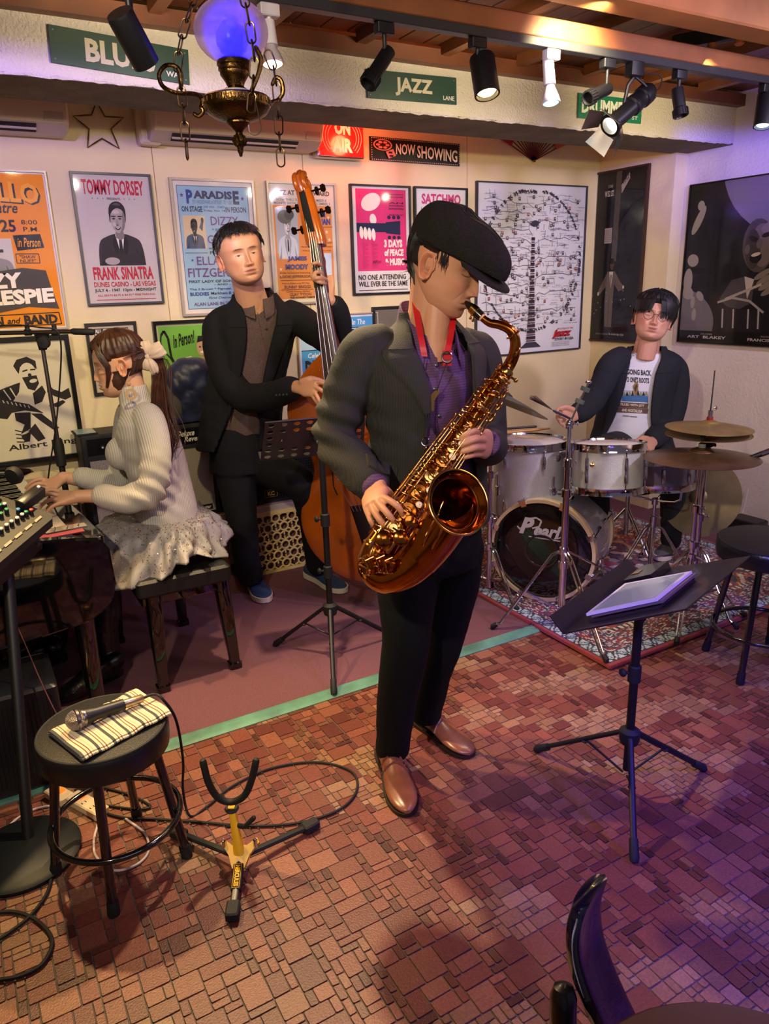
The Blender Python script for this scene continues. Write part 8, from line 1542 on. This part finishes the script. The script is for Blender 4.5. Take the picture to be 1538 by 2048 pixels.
# bar stools
def stool(name, label, c, zt, R_, feet, spread=.6, ringz=.20, fw=.0125, top_m=None):
    c = V(c); t = thing(name, label, 'stool', V((c.x, c.y, .004)), 'round black bar stools')
    MB().lathe([(R_*.90, -.075), (R_*.985, -.066), (R_, -.045), (R_*1.005, -.020), (R_*.985, -.006), (R_*.965, -.001)], V((c.x, c.y, zt)), UP, 48).build('seat_band', mat('black_band_vinyl', '#121214', .3, bump=.25, bscale=90), t); MB().lathe([(R_*.965, -.002), (R_*.955, .001), (R_*.6, .006), (.001, .008)], V((c.x, c.y, zt)), UP, 48).build('seat_pad', M_vinyl, t); MB().ring(V((c.x, c.y, zt-.002)), R_*.965, .004, UP, 56, 8).build('piping', M_rubber, t); ft = []
    for f_ in feet: f_ = V(f_); a = V((c.x, c.y, zt-.07)).lerp(V((f_.x, f_.y, zt-.07)), spread); MB().tube([a, f_+UP*.012], fw, 14).build('leg', M_gloss if False else mat('gloss_black_tube', '#0d0d10', .16, coat=.8), t); MB().tube([f_.lerp(a, .10), f_+UP*.008, f_+UP*.0005], [fw+.002, fw+.0035, fw+.003], 14).build('rubber_foot', M_rubber, t); ft.append(a.lerp(f_, (a.z-ringz)/(a.z-f_.z)))
    rc_ = sum(ft, V())/len(ft); rr = sum((x-rc_).length for x in ft)/len(ft)+fw*.6; MB().ring(rc_, rr, .0085, UP, 64, 10).build('foot_ring', mat('gloss_black_tube'), t); return t
sc = V((.165, 1.775)); seat_q = P(213, 1450, z=.50)
F4 = [P(228, 1828, z=.004), P(374, 1712, z=.004), P(112, 1748, z=.004), P(274, 1632, z=.004)]; cc = sum((V(f_) for f_ in F4), V())/4
zt = 1.5-(cc.y)*(1.5-.5)/seat_q.y; stool('bar_stool', 'black bar stool at the lower left with a microphone and striped towel on it', V((cc.x, cc.y, 0)), zt, .163, F4, .72, .155)
r1, r2 = P(1480, 1367, z=.004), P(1411, 1300, z=.004); sd = V((r2.x-r1.x, r2.y-r1.y, 0)); pr_ = V((-sd.y, sd.x, 0))*-1; F4 = [r1, r2, r2+pr_*1.0, r1+pr_*1.0]; c2 = (F4[0]+F4[2])/2; hq = (c2-O).dot(HD); stool('bar_stool', 'black bar stool at the right edge beside the drum rug', V((c2.x, c2.y, 0)), Q(1555, 1080, hq).z, .19, F4, .62, .17)
# towel and microphone on the stool
zs = zt+.009; tw = thing('striped_towel', 'folded cream towel with dark stripes lying on the lower left stool', 'towel', V((cc.x, cc.y, zs))); corners = [P(97, 1467, z=zs+.004), P(163, 1518, z=zs+.004), P(340, 1425, z=zs+.004), P(272, 1380, z=zs+.004)]; a0, a1, a2, a3 = corners
for lay in range(3):
    g = MB(); g.usecol = True; NU, NV = 96, 14; vs = []; ins = .03*lay; sh = (0, .010, -.006)[lay]
    f = lambda u, v: a0.lerp(a1, v).lerp(a3.lerp(a2, v), u)+(a1-a0).normalized()*sh*.6
    z = .0035+.0045*(2-lay)
    for s_ in (0, 1):
        for i in range(NU+1):
            for j_ in range(NV+1): u, v_ = i/NU, j_/NV; p_ = f(u, v_); vs.append(p_+UP*(-zs-.004+zs+z-.004*s_*1+.0016*sin(u*23+v_*5)+.0012*sin(v_*9+u*7)-.003*max(0, abs(v_-.5)-.42)/.08))
    N_ = (NU+1)*(NV+1); cr, dk, br_ = rgb('#cfc2a4'), rgb('#4b4a48'), rgb('#7d4a34')
    for i in range(NU):
        ph = i % 16; col = dk if ph in (0, 1, 2) else (br_ if ph in (6, 9) else (tuple(x*.8 for x in cr) if ph == 12 else cr)); g.col = col
        o2 = len(g.f)
        for j_ in range(NV): a = i*(NV+1)+j_; g.f.append((a, a+1, a+NV+2, a+NV+1)); g.f.append((N_+a, N_+a+NV+1, N_+a+NV+2, N_+a+1)); g.c += [col, col]; g.m += [0, 0]
        for j_ in (0, NV): a = i*(NV+1)+j_; g.f.append((a, a+NV+1, N_+a+NV+1, N_+a)); g.c.append(col); g.m.append(0)
    g.v = [tuple(x) for x in vs]; g.build('fold', mat('terry_stripe', attr=True, rough=.95, bump=.8, bscale=380), tw, ang=80)
a, b_ = P(152, 1440, z=zs+.040), P(286, 1396, z=zs+.030); d = (b_-a).normalized(); L_ = (b_-a).length; t = thing('microphone', 'vocal microphone with a silver mesh ball lying on the striped towel', 'microphone', (a+b_)/2-UP*.02); R0 = .0255
MB().ell(a, (R0, R0, R0), 24).build('mesh_ball', mat('silver_mesh', '#a29a90', .35, 1, bump=3, bscale=420), t); MB().lathe([(R0*.98, -.0055), (R0*1.06, -.003), (R0*1.06, .003), (R0*.98, .0055), (R0*.98, -.0055)], a+d*.002, d, 30).build('band', M_steel, t)
MB().lathe([(R0*.75, .017), (.0205, .022), (.0195, .035), (.0165, .05), (.0145, L_*.70)], a, d, 26).build('handle', mat('black_mic_paint', '#161515', .45), t); MB().lathe([(.0115, L_*.70), (.0115, L_*.98), (.009, L_)], a, d, 22).build('connector', mat('champagne_metal', '#b8a684', .3, .9), t); MB().lathe([(R0*.8, .012), (R0*.86, .016), (R0*.8, .022)], a, d, 26).build('collar', M_steel, t)
ZF = .0085
mc = [b_, b_+d*.03, P(325, 1398, z=zs+.02), P(352, 1440, z=.38), P(366, 1520, z=.22), P(366, 1580, z=.09), P(380, 1632, z=ZF), P(415, 1612, z=ZF), P(465, 1572, z=ZF), P(540, 1537, z=ZF), P(630, 1524, z=ZF), P(700, 1541, z=ZF), P(714, 1578, z=ZF), P(680, 1618, z=ZF), P(600, 1645, z=ZF), P(500, 1652, z=ZF), P(400, 1644, z=ZF), P(310, 1638, z=ZF), P(240, 1634, z=ZF), P(160, 1608, z=ZF)]
k = MB(); k.tube([V(x) for x in crv(mc, 160)], .0038, 8, rnd=True); tag(k.build('microphone_cable', M_rubber), 'thin black cable from the microphone looping across the tiles', 'cable')
# ================================================================ cables, power strip, foreground, lamps
def cable(label, pts, r_, m, name='cable', ell=None, z=None):
    C = [P(x, y, z=z or r_+.0045) for x, y in pts]; k = MB(); k.tube([V(x) for x in crv(C, 12*len(C))], r_, 8, rnd=True, ell=ell); tag(k.build(name, m), label, 'cable')
cable('white flat cable lying in a loop inside the stool ring', [(196, 1648), (188, 1680), (192, 1712), (225, 1740), (268, 1732), (296, 1705), (290, 1668), (252, 1638)], .0035, mat('white_cable', '#b9a9ac', .5), 'power_cable')
cable('white cable running from the left edge to the power strip', [(-10, 1686), (25, 1645), (60, 1622), (100, 1612), (150, 1612), (192, 1640)], .0035, mat('white_cable'), 'power_cable')
cable('thick black cable coiled at the bottom left corner', [(-20, 1826), (30, 1824), (75, 1842), (104, 1880), (86, 1926), (40, 1952), (-20, 1962)], .005, M_rubber)
cable('black cable crossing the shadow left of the stool', [(104, 1752), (92, 1790), (60, 1832), (20, 1864), (-20, 1890)], .0045, M_rubber)
cable('thin black cable behind the left bar stool', [(150, 1580), (200, 1575), (260, 1590), (300, 1612), (270, 1618), (180, 1606)], .0035, M_rubber)
k = MB(); k.tube([V(x) for x in crv([Q(0, 1180, 2.2), Q(40, 1265, 2.1), Q(85, 1370, 2.0), Q(120, 1440, 1.95), Q(160, 1500, 1.95)], 30)], .0022, 6); tag(k.build('red_cable', mat('dark_red_cable', '#4a1518', .5)), 'thin dark red cable hanging in front of the piano', 'cable')
t = thing('power_strip', 'cream power strips with glowing orange switches under the left stool', 'power strip', P(150, 1605, z=.004))
d = (P(205, 1632, z=.02)-P(130, 1590, z=.02)).normalized(); s_ = UP.cross(d)
for q, L_ in ((P(175, 1610, z=.018), .15), (P(118, 1590, z=.018), .09)): MB().box(q, (L_, .048, .026), (d, s_, UP), bev=.006).build('strip', M_cream, t)
for x, y in ((122, 1580), (163, 1592)): MB().box(P(x, y, z=.034), (.022, .016, .008), (d, s_, UP), bev=.003).build('switch', mat('orange_switch', '#e8641c', .3, emit='#ff5a10', estr=1.6), t)
for q in (-.03, .01, .045):
    for e in (-.006, .006): MB().box(P(180, 1612, z=.0315)+d*q+s_*e, (.008, .0022, .001), (d, s_, UP)).build('slot', M_rubber, t)
k = MB(); bs_ = P(48, 1712, z=.004); k.lathe([(.15, 0), (.152, .012), (.14, .020), (.02, .026), (.001, .027)], bs_, UP, 48); tag(k.build('floor_disc', mat('dark_iron', '#12171c', .5, .4)), 'dark round iron floor disc at the left edge', 'stand')
sp = P(110, 1560, z=.02); t = thing('floor_monitor', 'black loudspeaker box in the dark below the piano end', 'speaker', V((-.02, 2.33, .013))); MB().box(V((-.06, 2.40, .185)), (.34, .26, .34), bev=.015).build('cabinet', M_black, t); k = MB()
for i in range(24): k.box(V((-.21+i*.013, 2.267, .185)), (.003, .004, .28))
o_ = k.build('grille', M_blackm, t, smooth=False); o_['kind'] = 'stuff'
# foreground chair (curved back seen edge-on) and round table
t = thing('chair', 'black curved-back chair at the bottom edge, lit blue', 'chair', HD*.50+RT*.44+UP*.004); pts = [(1158, 1822, .82), (1144, 1872, .805), (1147, 1930, .80), (1165, 1990, .795), (1195, 2060, .79), (1230, 2130, .79)]
vd = (HD*.93+RT*.36).normalized(); A_ = [Q(x, y, h_) for x, y, h_ in pts]; C = [V(c) for c in crv(A_, 26)]; bk = MB(); n1 = 14; vs = []
for i, c in enumerate(C):
    tg = (C[min(i+1, 26)]-C[max(i-1, 0)]).normalized(); nn = tg.cross(vd).normalized(); wv = .07
    for k_ in range(n1+1): u_ = k_/n1; vs.append(c+vd*wv*u_+nn*(.011*math.sqrt(max(0, 1-abs(2*u_-1)**6)))+RT*.03*(u_-.0)**2)
    for k_ in range(n1, -1, -1): u_ = k_/n1; vs.append(c+vd*wv*u_-nn*(.011*math.sqrt(max(0, 1-abs(2*u_-1)**6)))+RT*.03*(u_-.0)**2)
m_ = 2*(n1+1); bk.add(vs, [(i*m_+k_, i*m_+(k_+1) % m_, (i+1)*m_+(k_+1) % m_, (i+1)*m_+k_) for i in range(26) for k_ in range(m_)]+[tuple(range(m_)), tuple(26*m_+k_ for k_ in range(m_-1, -1, -1))]); bk.build('backrest', mat('lacquered_black_wood', '#0c0b14', .22, coat=.6), t, ang=60)
k = MB(); a = Q(1126, 2000, .80); k.tube([V(x) for x in crv([Q(1127, 1992, .80), Q(1127, 2050, .79), Q(1140, 2130, .78), Q(1170, 2200, .78)], 12)], .019, 16, rnd=True); k.build('arm_post', mat('black_arm_pad', '#0b0a10', .35, coat=.4), t)
c = HD*.50+RT*.44+UP*.41; MB().box(c, (.36, .36, .035), (RT, HD, UP), bev=.06).build('seat', M_vinyl, t)
for i in (-1, 1):
    for j_ in (-1, 1): MB().tube([c+RT*.15*i+HD*.15*j_, V((c.x, c.y, .004))+RT*.17*i+HD*.17*j_], .014, 10).build('leg', mat('lacquered_black_wood'), t)
q = P(1432, 2030, z=.70); t = thing('round_table', 'edge of a dim round brown table at the bottom right', 'table', V((q.x-.10, q.y-.24, .004))); tc = V((q.x, q.y, 0))-HD*.20*.9-RT*.02; MB().lathe([(.19, -.03), (.20, -.02), (.20, -.004), (.196, 0), (.001, .001)], tc+UP*.70, UP, 48).build('table_top', mat('brown_laminate', '#5a3a34', .4), t); MB().tube([tc+UP*.02, tc+UP*.68], .03, 16).build('column', M_blackm, t); MB().lathe([(.17, .004), (.17, .018), (.04, .03)], tc, UP, 36).build('base', M_blackm, t)
# small things beside the right wall
q = P(1512, 1083, z=.02); t = thing('power_adapter', 'white power adapter on the stage floor beside the right stool', 'adapter', V((q.x, q.y, .012))); MB().box(V((q.x, q.y, .032)), (.06, .05, .038), (RT, HD, UP), bev=.006).build('body', M_white, t); k = MB(); k.tube([V(x) for x in crv([V((q.x, q.y, .03)), P(1462, 1118, z=.032), P(1440, 1060, z=.035), V((3.93, 2.62, .10)), V((3.95, 2.60, .28))], 30)], .003, 6); k.build('lead', M_white, t)
q = P(1452, 1068, z=.05); MBx = MB(); MBx.box(V((3.86, 2.52, .075)), (.12, .18, .12), bev=.01); tag(MBx.build('floor_speaker', M_black, loc=V((3.86, 2.52, .015))), 'small black speaker on the floor against the right wall', 'speaker')
a, b_ = Q(1560, 895, 3.0), Q(1500, 916, 3.0); t = thing('boom_microphone', 'black boom arm tip with a slim microphone entering at the right edge', 'microphone', b_); MB().tube([b_, a], [.010, .014], 12, rnd=True).build('microphone_body', M_blackm, t); MB().tube([b_.lerp(a, .35), b_.lerp(a, .8)], [.0125, .0125], 12).build('silver_sleeve', M_chrome, t); fx = V((a.x+.25, a.y-.1, .012)); MB().tube([a, V((fx.x, fx.y, a.z+.05)), fx], .010, 10).build('stand_pole', M_blackm, t); MB().lathe([(.13, 0), (.13, .012), (.02, .02)], fx, UP, 30).build('stand_base', M_blackm, t)
# track rail and its spotlights (their light stays here)
RY, RZ = 2.10, 2.216; struct(MB().box((1.3, RY, RZ+.012), (5.2, .036, .026), bev=.003).build('trim_7', mat('grey_track', '#38383c', .4, .4)))
def on_rail(px): 
    lo, hi = -1.0, 4.0
    for _ in range(40):
        mid = (lo+hi)/2; q = V((mid, RY, RZ))-O; x = 769+q.dot(IX)/q.dot(CF)*F
        if x < px: lo = mid
        else: hi = mid
    return V((mid, RY, RZ))
SN = 'spotlights on the ceiling track'
def spot(label, px, head, d, L_, r_, kind, col='#141418', lit=None, power=0, spotdeg=70):
    a = on_rail(px) if px is not None else V((head.x, head.y, 2.42)); t = thing('spotlight', label, 'spotlight', a, SN); M = mat('spot_'+col[1:], col, .45, .2); head = V(head); d = V(d).normalized()
    MB().box(a-UP*.016, (.055, .030, .030), bev=.004).build('track_adapter', M, t); st = MB(); st.tube([a-UP*.03, V((a.x, a.y, (head-d*L_*.3).z+.02)), head-d*L_*.35], .0065, 10); st.build('stem', M, t)
    if kind == 'cyl': MB().lathe([(.001, -L_/2), (r_*.93, -L_/2), (r_, -L_/2+.006), (r_, L_/2), (r_*.86, L_/2), (r_*.80, L_/2-.02), (.001, L_/2-.022)], head, d, 36).build('housing', M, t)
    elif kind == 'fin':
        MB().lathe([(.001, -L_/2), (r_*.8, -L_/2), (r_*.85, -L_/2+.006), (r_*.85, L_*.2), (r_, L_*.24), (r_, L_/2), (r_*.84, L_/2), (r_*.7, L_/2-.016), (.001, L_/2-.018)], head, d, 30).build('housing', M, t); f = MB(); X, Y_, _ = frame(d)
        for k_ in range(18): an = k_*2*pi/18; e = X*cos(an)+Y_*sin(an); f.box(head+d*L_*.37+e*r_, (.005, .0022, L_*.24), (e, d.cross(e), d))
        f.build('cooling_fins', M, t)
    else:
        MB().lathe([(.001, -L_/2), (.018, -L_/2), (.019, -L_*.12), (.020, L_*.05), (.001, L_*.05)], head, d, 24).build('lamp_holder', mat('spot_white', '#d8d4dc', .4), t); MB().lathe([(.013, L_*.05), (.028, L_*.34), (.031, L_*.44), (.030, L_*.46)], head, d, 28).build('reflector', mat('frosted_reflector', '#c8bcc8', .25, .2), t)
    if lit:
        MB().lathe([(r_*(.76 if kind != 'bulb' else .95), 0), (r_*.6, .006), (.001, .010)], head+d*(L_/2-.012 if kind != 'bulb' else L_*.445), d, 24).build('lens', mat('lit_lens_'+lit[1:], '#ffffff', .3, emit=lit, estr=14), t)
        if power: light('SPOT', 'track_lamp_light', head+d*(L_/2+.015), head+d, tuple(rgb(lit)), power, .02, spotdeg, .6)
    return t
def hung(px, py, Y=RY): return P(px, py, Y=Y)
t = spot('large black cylinder spotlight hanging before the green blues sign', None, Q(266, 78, 1.50), (.38, .30, -.52), .088, .0245, 'cyl')
spot('slim black finned spotlight left of the jazz sign', 768, hung(757, 135), (-.45, -.1, -.52), .13, .025, 'fin')
spot('black cylinder spotlight with a warm lit lens right of the jazz sign', 955, hung(969, 152), (-.05, -.34, -1), .12, .040, 'cyl', lit='#ffd28a', power=12, spotdeg=110)
spot('white spotlight with a cyan lit bulb', 1103, hung(1099, 165), (0, -.16, -1), .14, .03, 'bulb', '#d8d4dc', lit='#5fe8ff', power=3)
spot('white spotlight with a pink rimmed glowing bulb behind the oil lamp', 536, hung(541, 88), (0, -.16, -1), .11, .03, 'bulb', '#d8d4dc', lit='#ffc8a0', power=6)
spot('black finned spotlight pointing left beside the theatre lamp', 1216, hung(1196, 187), (-.75, -.1, -.30), .12, .024, 'fin')
spot('small black finned spotlight second from the right end', 1360, hung(1358, 205), (.02, -.25, -.9), .10, .026, 'fin')
spot('black cylinder spotlight cut off by the right edge', 1532, hung(1530, 220), (-.2, -.1, -.9), .13, .036, 'cyl', lit='#bcd0ff')
a = on_rail(1270); t = thing('theatre_lamp', 'black theatre lamp with open metal shutters, shining white below the track', 'spotlight', a, SN); b0, b1 = hung(1290, 190), hung(1222, 250); d = (b1-b0).normalized(); L_ = (b1-b0).length; M = mat('theatre_black', '#121216', .4, .2)
MB().box(a-UP*.02, (.06, .04, .05), bev=.006).build('track_adapter', M, t); y_ = MB(); y_.tube([a-UP*.04, a-UP*.07-RT*.02, b0.lerp(b1, .25)-RT*.045-UP*.01], .007, 10); y_.tube([a-UP*.04, a-UP*.065+RT*.035, b0.lerp(b1, .1)+RT*.05], .005, 10); y_.build('bracket', M, t)
MB().lathe([(.001, -.035), (.026, -.032), (.036, -.012), (.036, .02), (.031, .024), (.031, .05), (.034, .054), (.034, .075), (.028, .08), (.028, L_-.01), (.040, L_), (.040, L_+.008), (.03, L_+.008), (.026, L_-.01), (.001, L_-.012)], b0, d, 32).build('housing', M, t)
X, Y_, _ = frame(d, HD)
for k_ in range(4): an = k_*pi/2+.4; e = X*cos(an)+Y_*sin(an); s2 = d.cross(e); dd = (d*.75+e*.66).normalized(); plate4([b0+d*(L_+.006)+e*.038-s2*.034, b0+d*(L_+.006)+e*.038+s2*.034, b0+d*(L_+.006)+e*.038+dd*.06+s2*.045, b0+d*(L_+.006)+e*.038+dd*.06-s2*.045], .002).build('shutter', M_steel, t, smooth=False)
MB().lathe([(.026, 0), (.015, .004), (.001, .005)], b0+d*(L_-.009), d, 24).build('lens', mat('lit_white_lens', '#ffffff', .2, emit='#fff2d8', estr=18), t); light('SPOT', 'theatre_lamp_light', b0+d*(L_+.03), (2.0, 2.2, .6), (1, .9, .72), 22, .02, 60, .5)
k = MB(); k.tube([V(x) for x in crv([a-UP*.03, a-UP*.04+RT*.09, b0+RT*.05+UP*.02, b0-d*.03], 16)], .0022, 6); k.build('lead', M_rubber, t)
# dark bracket with three sockets under the ceiling at the upper right
q0, q1 = P(1345, 88, z=2.36), P(1530, 50, z=2.36); t = thing('ceiling_bracket', 'dark bracket with three small knobs under the ceiling at the upper right', 'bracket', (q0+q1)/2); dd = (q1-q0).normalized(); MB().box((q0+q1)/2, ((q1-q0).length, .04, .05), (dd, UP.cross(dd), UP), bev=.006).build('bar', mat('spot_141418'), t)
for u_ in (.15, .45, .75): MB().lathe([(.016, 0), (.018, .02), (.012, .026)], q0.lerp(q1, u_)-UP*.024, -UP, 16).build('socket', M_wood2, t)
# hanging brass oil lamp: globe, burner, font, drop finial, three chains
LH = 1.60
def lamp():
    X0 = Q(468, 180, LH); t = thing('hanging_oil_lamp', 'old brass hanging oil lamp with a frosted globe glowing blue, on three chains', 'lamp', Q(477, 312, LH)); S = .00101*LH/1.6*1.0
    px = (Q(500, 100, LH)-Q(400, 100, LH)).length/100; ctr = lambda y: V((Q(470, 160, LH).x, Q(470, 160, LH).y, Q(470, y, LH).z)); Z = lambda y: Q(470, y, LH).z
    cx = Q(470, 160, LH); B = V((cx.x, cx.y, 0)); bo = lambda prof, name, m, n=48: MB().lathe([(r_*px, Z(y)) for r_, y in prof], B, UP, n).build(name, m, t)
    gm = bpy.data.materials.new('frosted_globe'); gm.use_nodes = True; N_ = gm.node_tree.nodes; b_ = N_['Principled BSDF']; b_.inputs['Base Color'].default_value = (.60, .52, .66, 1); b_.inputs['Roughness'].default_value = .35; b_.inputs['Transmission Weight'].default_value = .9; b_.inputs['Alpha'].default_value = .62
    nn = N_.new('ShaderNodeTexVoronoi'); nn.inputs['Scale'].default_value = 150; bp = N_.new('ShaderNodeBump'); bp.inputs['Distance'].default_value = .002; gm.node_tree.links.new(nn.outputs[0], bp.inputs['Height']); gm.node_tree.links.new(bp.outputs[0], b_.inputs['Normal'])
    bo([(40*sin(0)+26, -2)]+[(73*sin(a), 62-67*cos(a)) for a in np.linspace(.42, pi-.42, 22)], 'globe', gm)
    c = V((B.x, B.y, Z(78))); MB().ell(c, (.030, .030, .034), 20).build('bulb', mat('blue_bulb', '#1010ff', .3, emit='#0a08ff', estr=7), t); light('POINT', 'oil_lamp_glow', c, (0, 0, 0), (.08, .06, 1), .12, .03)
    bo([(30, 119), (33, 124), (34, 131), (31, 134), (32, 141), (29, 144), (29, 150), (24, 158), (18, 168), (17, 173), (22, 178), (26, 181)], 'burner', M_obrass)
    for k_ in range(10): an = k_*2*pi/10; MB().ell(V((B.x+cos(an)*17.6*px, B.y+sin(an)*17.6*px, Z(166))), (.002, .002, .003), 8).build('vent_hole', M_rubber, t)
    bo([(26, 181), (38, 186), (42, 190), (26, 181)], 'white_collar', mat('white_glass_collar', '#b8b4c0', .3)); bo([(40, 188), (64, 194), (68, 198), (68, 214), (66, 218), (60, 228), (44, 238), (24, 243), (24, 247), (20, 252), (9, 262), (7, 266), (8, 269), (12, 276), (13, 284), (9, 292), (6, 298), (6, 304), (4, 308), (3, 313), (.1, 314)], 'font', M_obrass)
    rb = MB()
    for k_ in range(30): an = k_*2*pi/30; e = V((cos(an), sin(an), 0)); rb.box(V((B.x, B.y, Z(206)))+e*68.5*px, (.003, 5*px, 10*px), (e, UP.cross(e), UP), bev=.001)
    rb.build('embossed_band', M_obrass, t); tz = Z(270)
    for k_ in range(8): an = k_*pi/4; MB().tube([V((B.x, B.y, 0))+V((cos(an+.3*i), sin(an+.3*i), 0))*r_*px+UP*Z(y) for i, (r_, y) in enumerate(((10, 272), (14, 282), (9, 292)))], .0022, 6).build('finial_leaf', M_obrass, t)
    def chain(pts, ln, name='chain'):
        C = [V(x) for x in crv(pts, 200)]; acc = [0]; 
        for a, b2 in zip(C, C[1:]): acc.append(acc[-1]+(b2-a).length)
        n_ = int(acc[-1]/ln); c_ = MB()
        for i in range(n_):
            s0, s1 = i*ln, i*ln+ln*1.22; pa = C[min(range(201), key=lambda q: abs(acc[q]-s0))]; pb = C[min(range(201), key=lambda q: abs(acc[q]-min(s1, acc[-1])))]
            if (pb-pa).length < ln*.5: continue
            d_ = (pb-pa); hl = d_.length/2; d_.normalize(); sd_ = RT if i % 2 == 0 else HD; sd_ = (sd_-d_*sd_.dot(d_)).normalized(); m_ = (pa+pb)/2; w2 = ln*.27
            c_.tube([m_+d_*((hl-w2)*(1 if sin(a_) > 0 else -1)*(1 if abs(sin(a_)) > .01 else 0)+w2*sin(a_))+sd_*w2*cos(a_) for a_ in np.linspace(0, 2*pi, 20, endpoint=False)], .0016, 6, closed=True)
        c_.build(name, mat('aged_brass_chain', '#5e4c34', .35, 1), t)
    ch = lambda L_: [Q(x, y, h_) for x, y, h_ in L_]
    chain(ch([(392, -30, 1.60), (388, 0, 1.60), (370, 50, 1.59), (358, 100, 1.585), (355, 140, 1.58), (362, 175, 1.58), (366, 210, 1.58), (370, 260, 1.58), (374, 305, 1.58), (377, 343, 1.58)]), .030); chain(ch([(482, -30, 1.50), (494, 20, 1.50), (502, 70, 1.50), (509, 120, 1.50), (506, 165, 1.50), (503, 205, 1.50), (499, 248, 1.50)]), .028)
    chain(ch([(533, 100, 1.68), (545, 125, 1.68), (552, 165, 1.68), (556, 210, 1.68), (558, 260, 1.68), (561, 310, 1.68), (564, 358, 1.68)]), .030)
    def scroll(pts, name='scroll_arm'): MB().tube([V(x) for x in crv(ch(pts), 36)], .0042, 8, rnd=True).build(name, M_obrass, t)
    scroll([(402, 215, 1.60), (405, 200, 1.595), (396, 190, 1.59), (380, 187, 1.585), (364, 187, 1.58), (345, 184, 1.58), (325, 172, 1.58), (318, 150, 1.58), (330, 132, 1.58), (350, 132, 1.58), (362, 148, 1.58), (362, 176, 1.58)]); scroll([(402, 214, 1.60), (406, 224, 1.6), (398, 232, 1.6), (389, 228, 1.6)])
    scroll([(538, 212, 1.64), (545, 204, 1.66), (556, 200, 1.68), (566, 185, 1.68), (563, 162, 1.68), (552, 155, 1.68), (545, 168, 1.68)]); scroll([(500, 205, 1.52), (504, 180, 1.50), (516, 150, 1.50), (522, 120, 1.50), (512, 96, 1.50)])
    tg = MB(); tg.tube([V(x) for x in crv(ch([(497, 250, 1.50), (500, 265, 1.50), (512, 270, 1.50), (522, 258, 1.50), (518, 235, 1.50), (511, 200, 1.50)]), 20)], .001, 5); tg.build('hanging_wire', M_steel, t)
    rod = MB(); rod.tube([V((B.x, B.y, Z(-2))), V((B.x, B.y, 2.43))], .004, 8); rod.build('chimney_rod', M_obrass, t)
lamp()
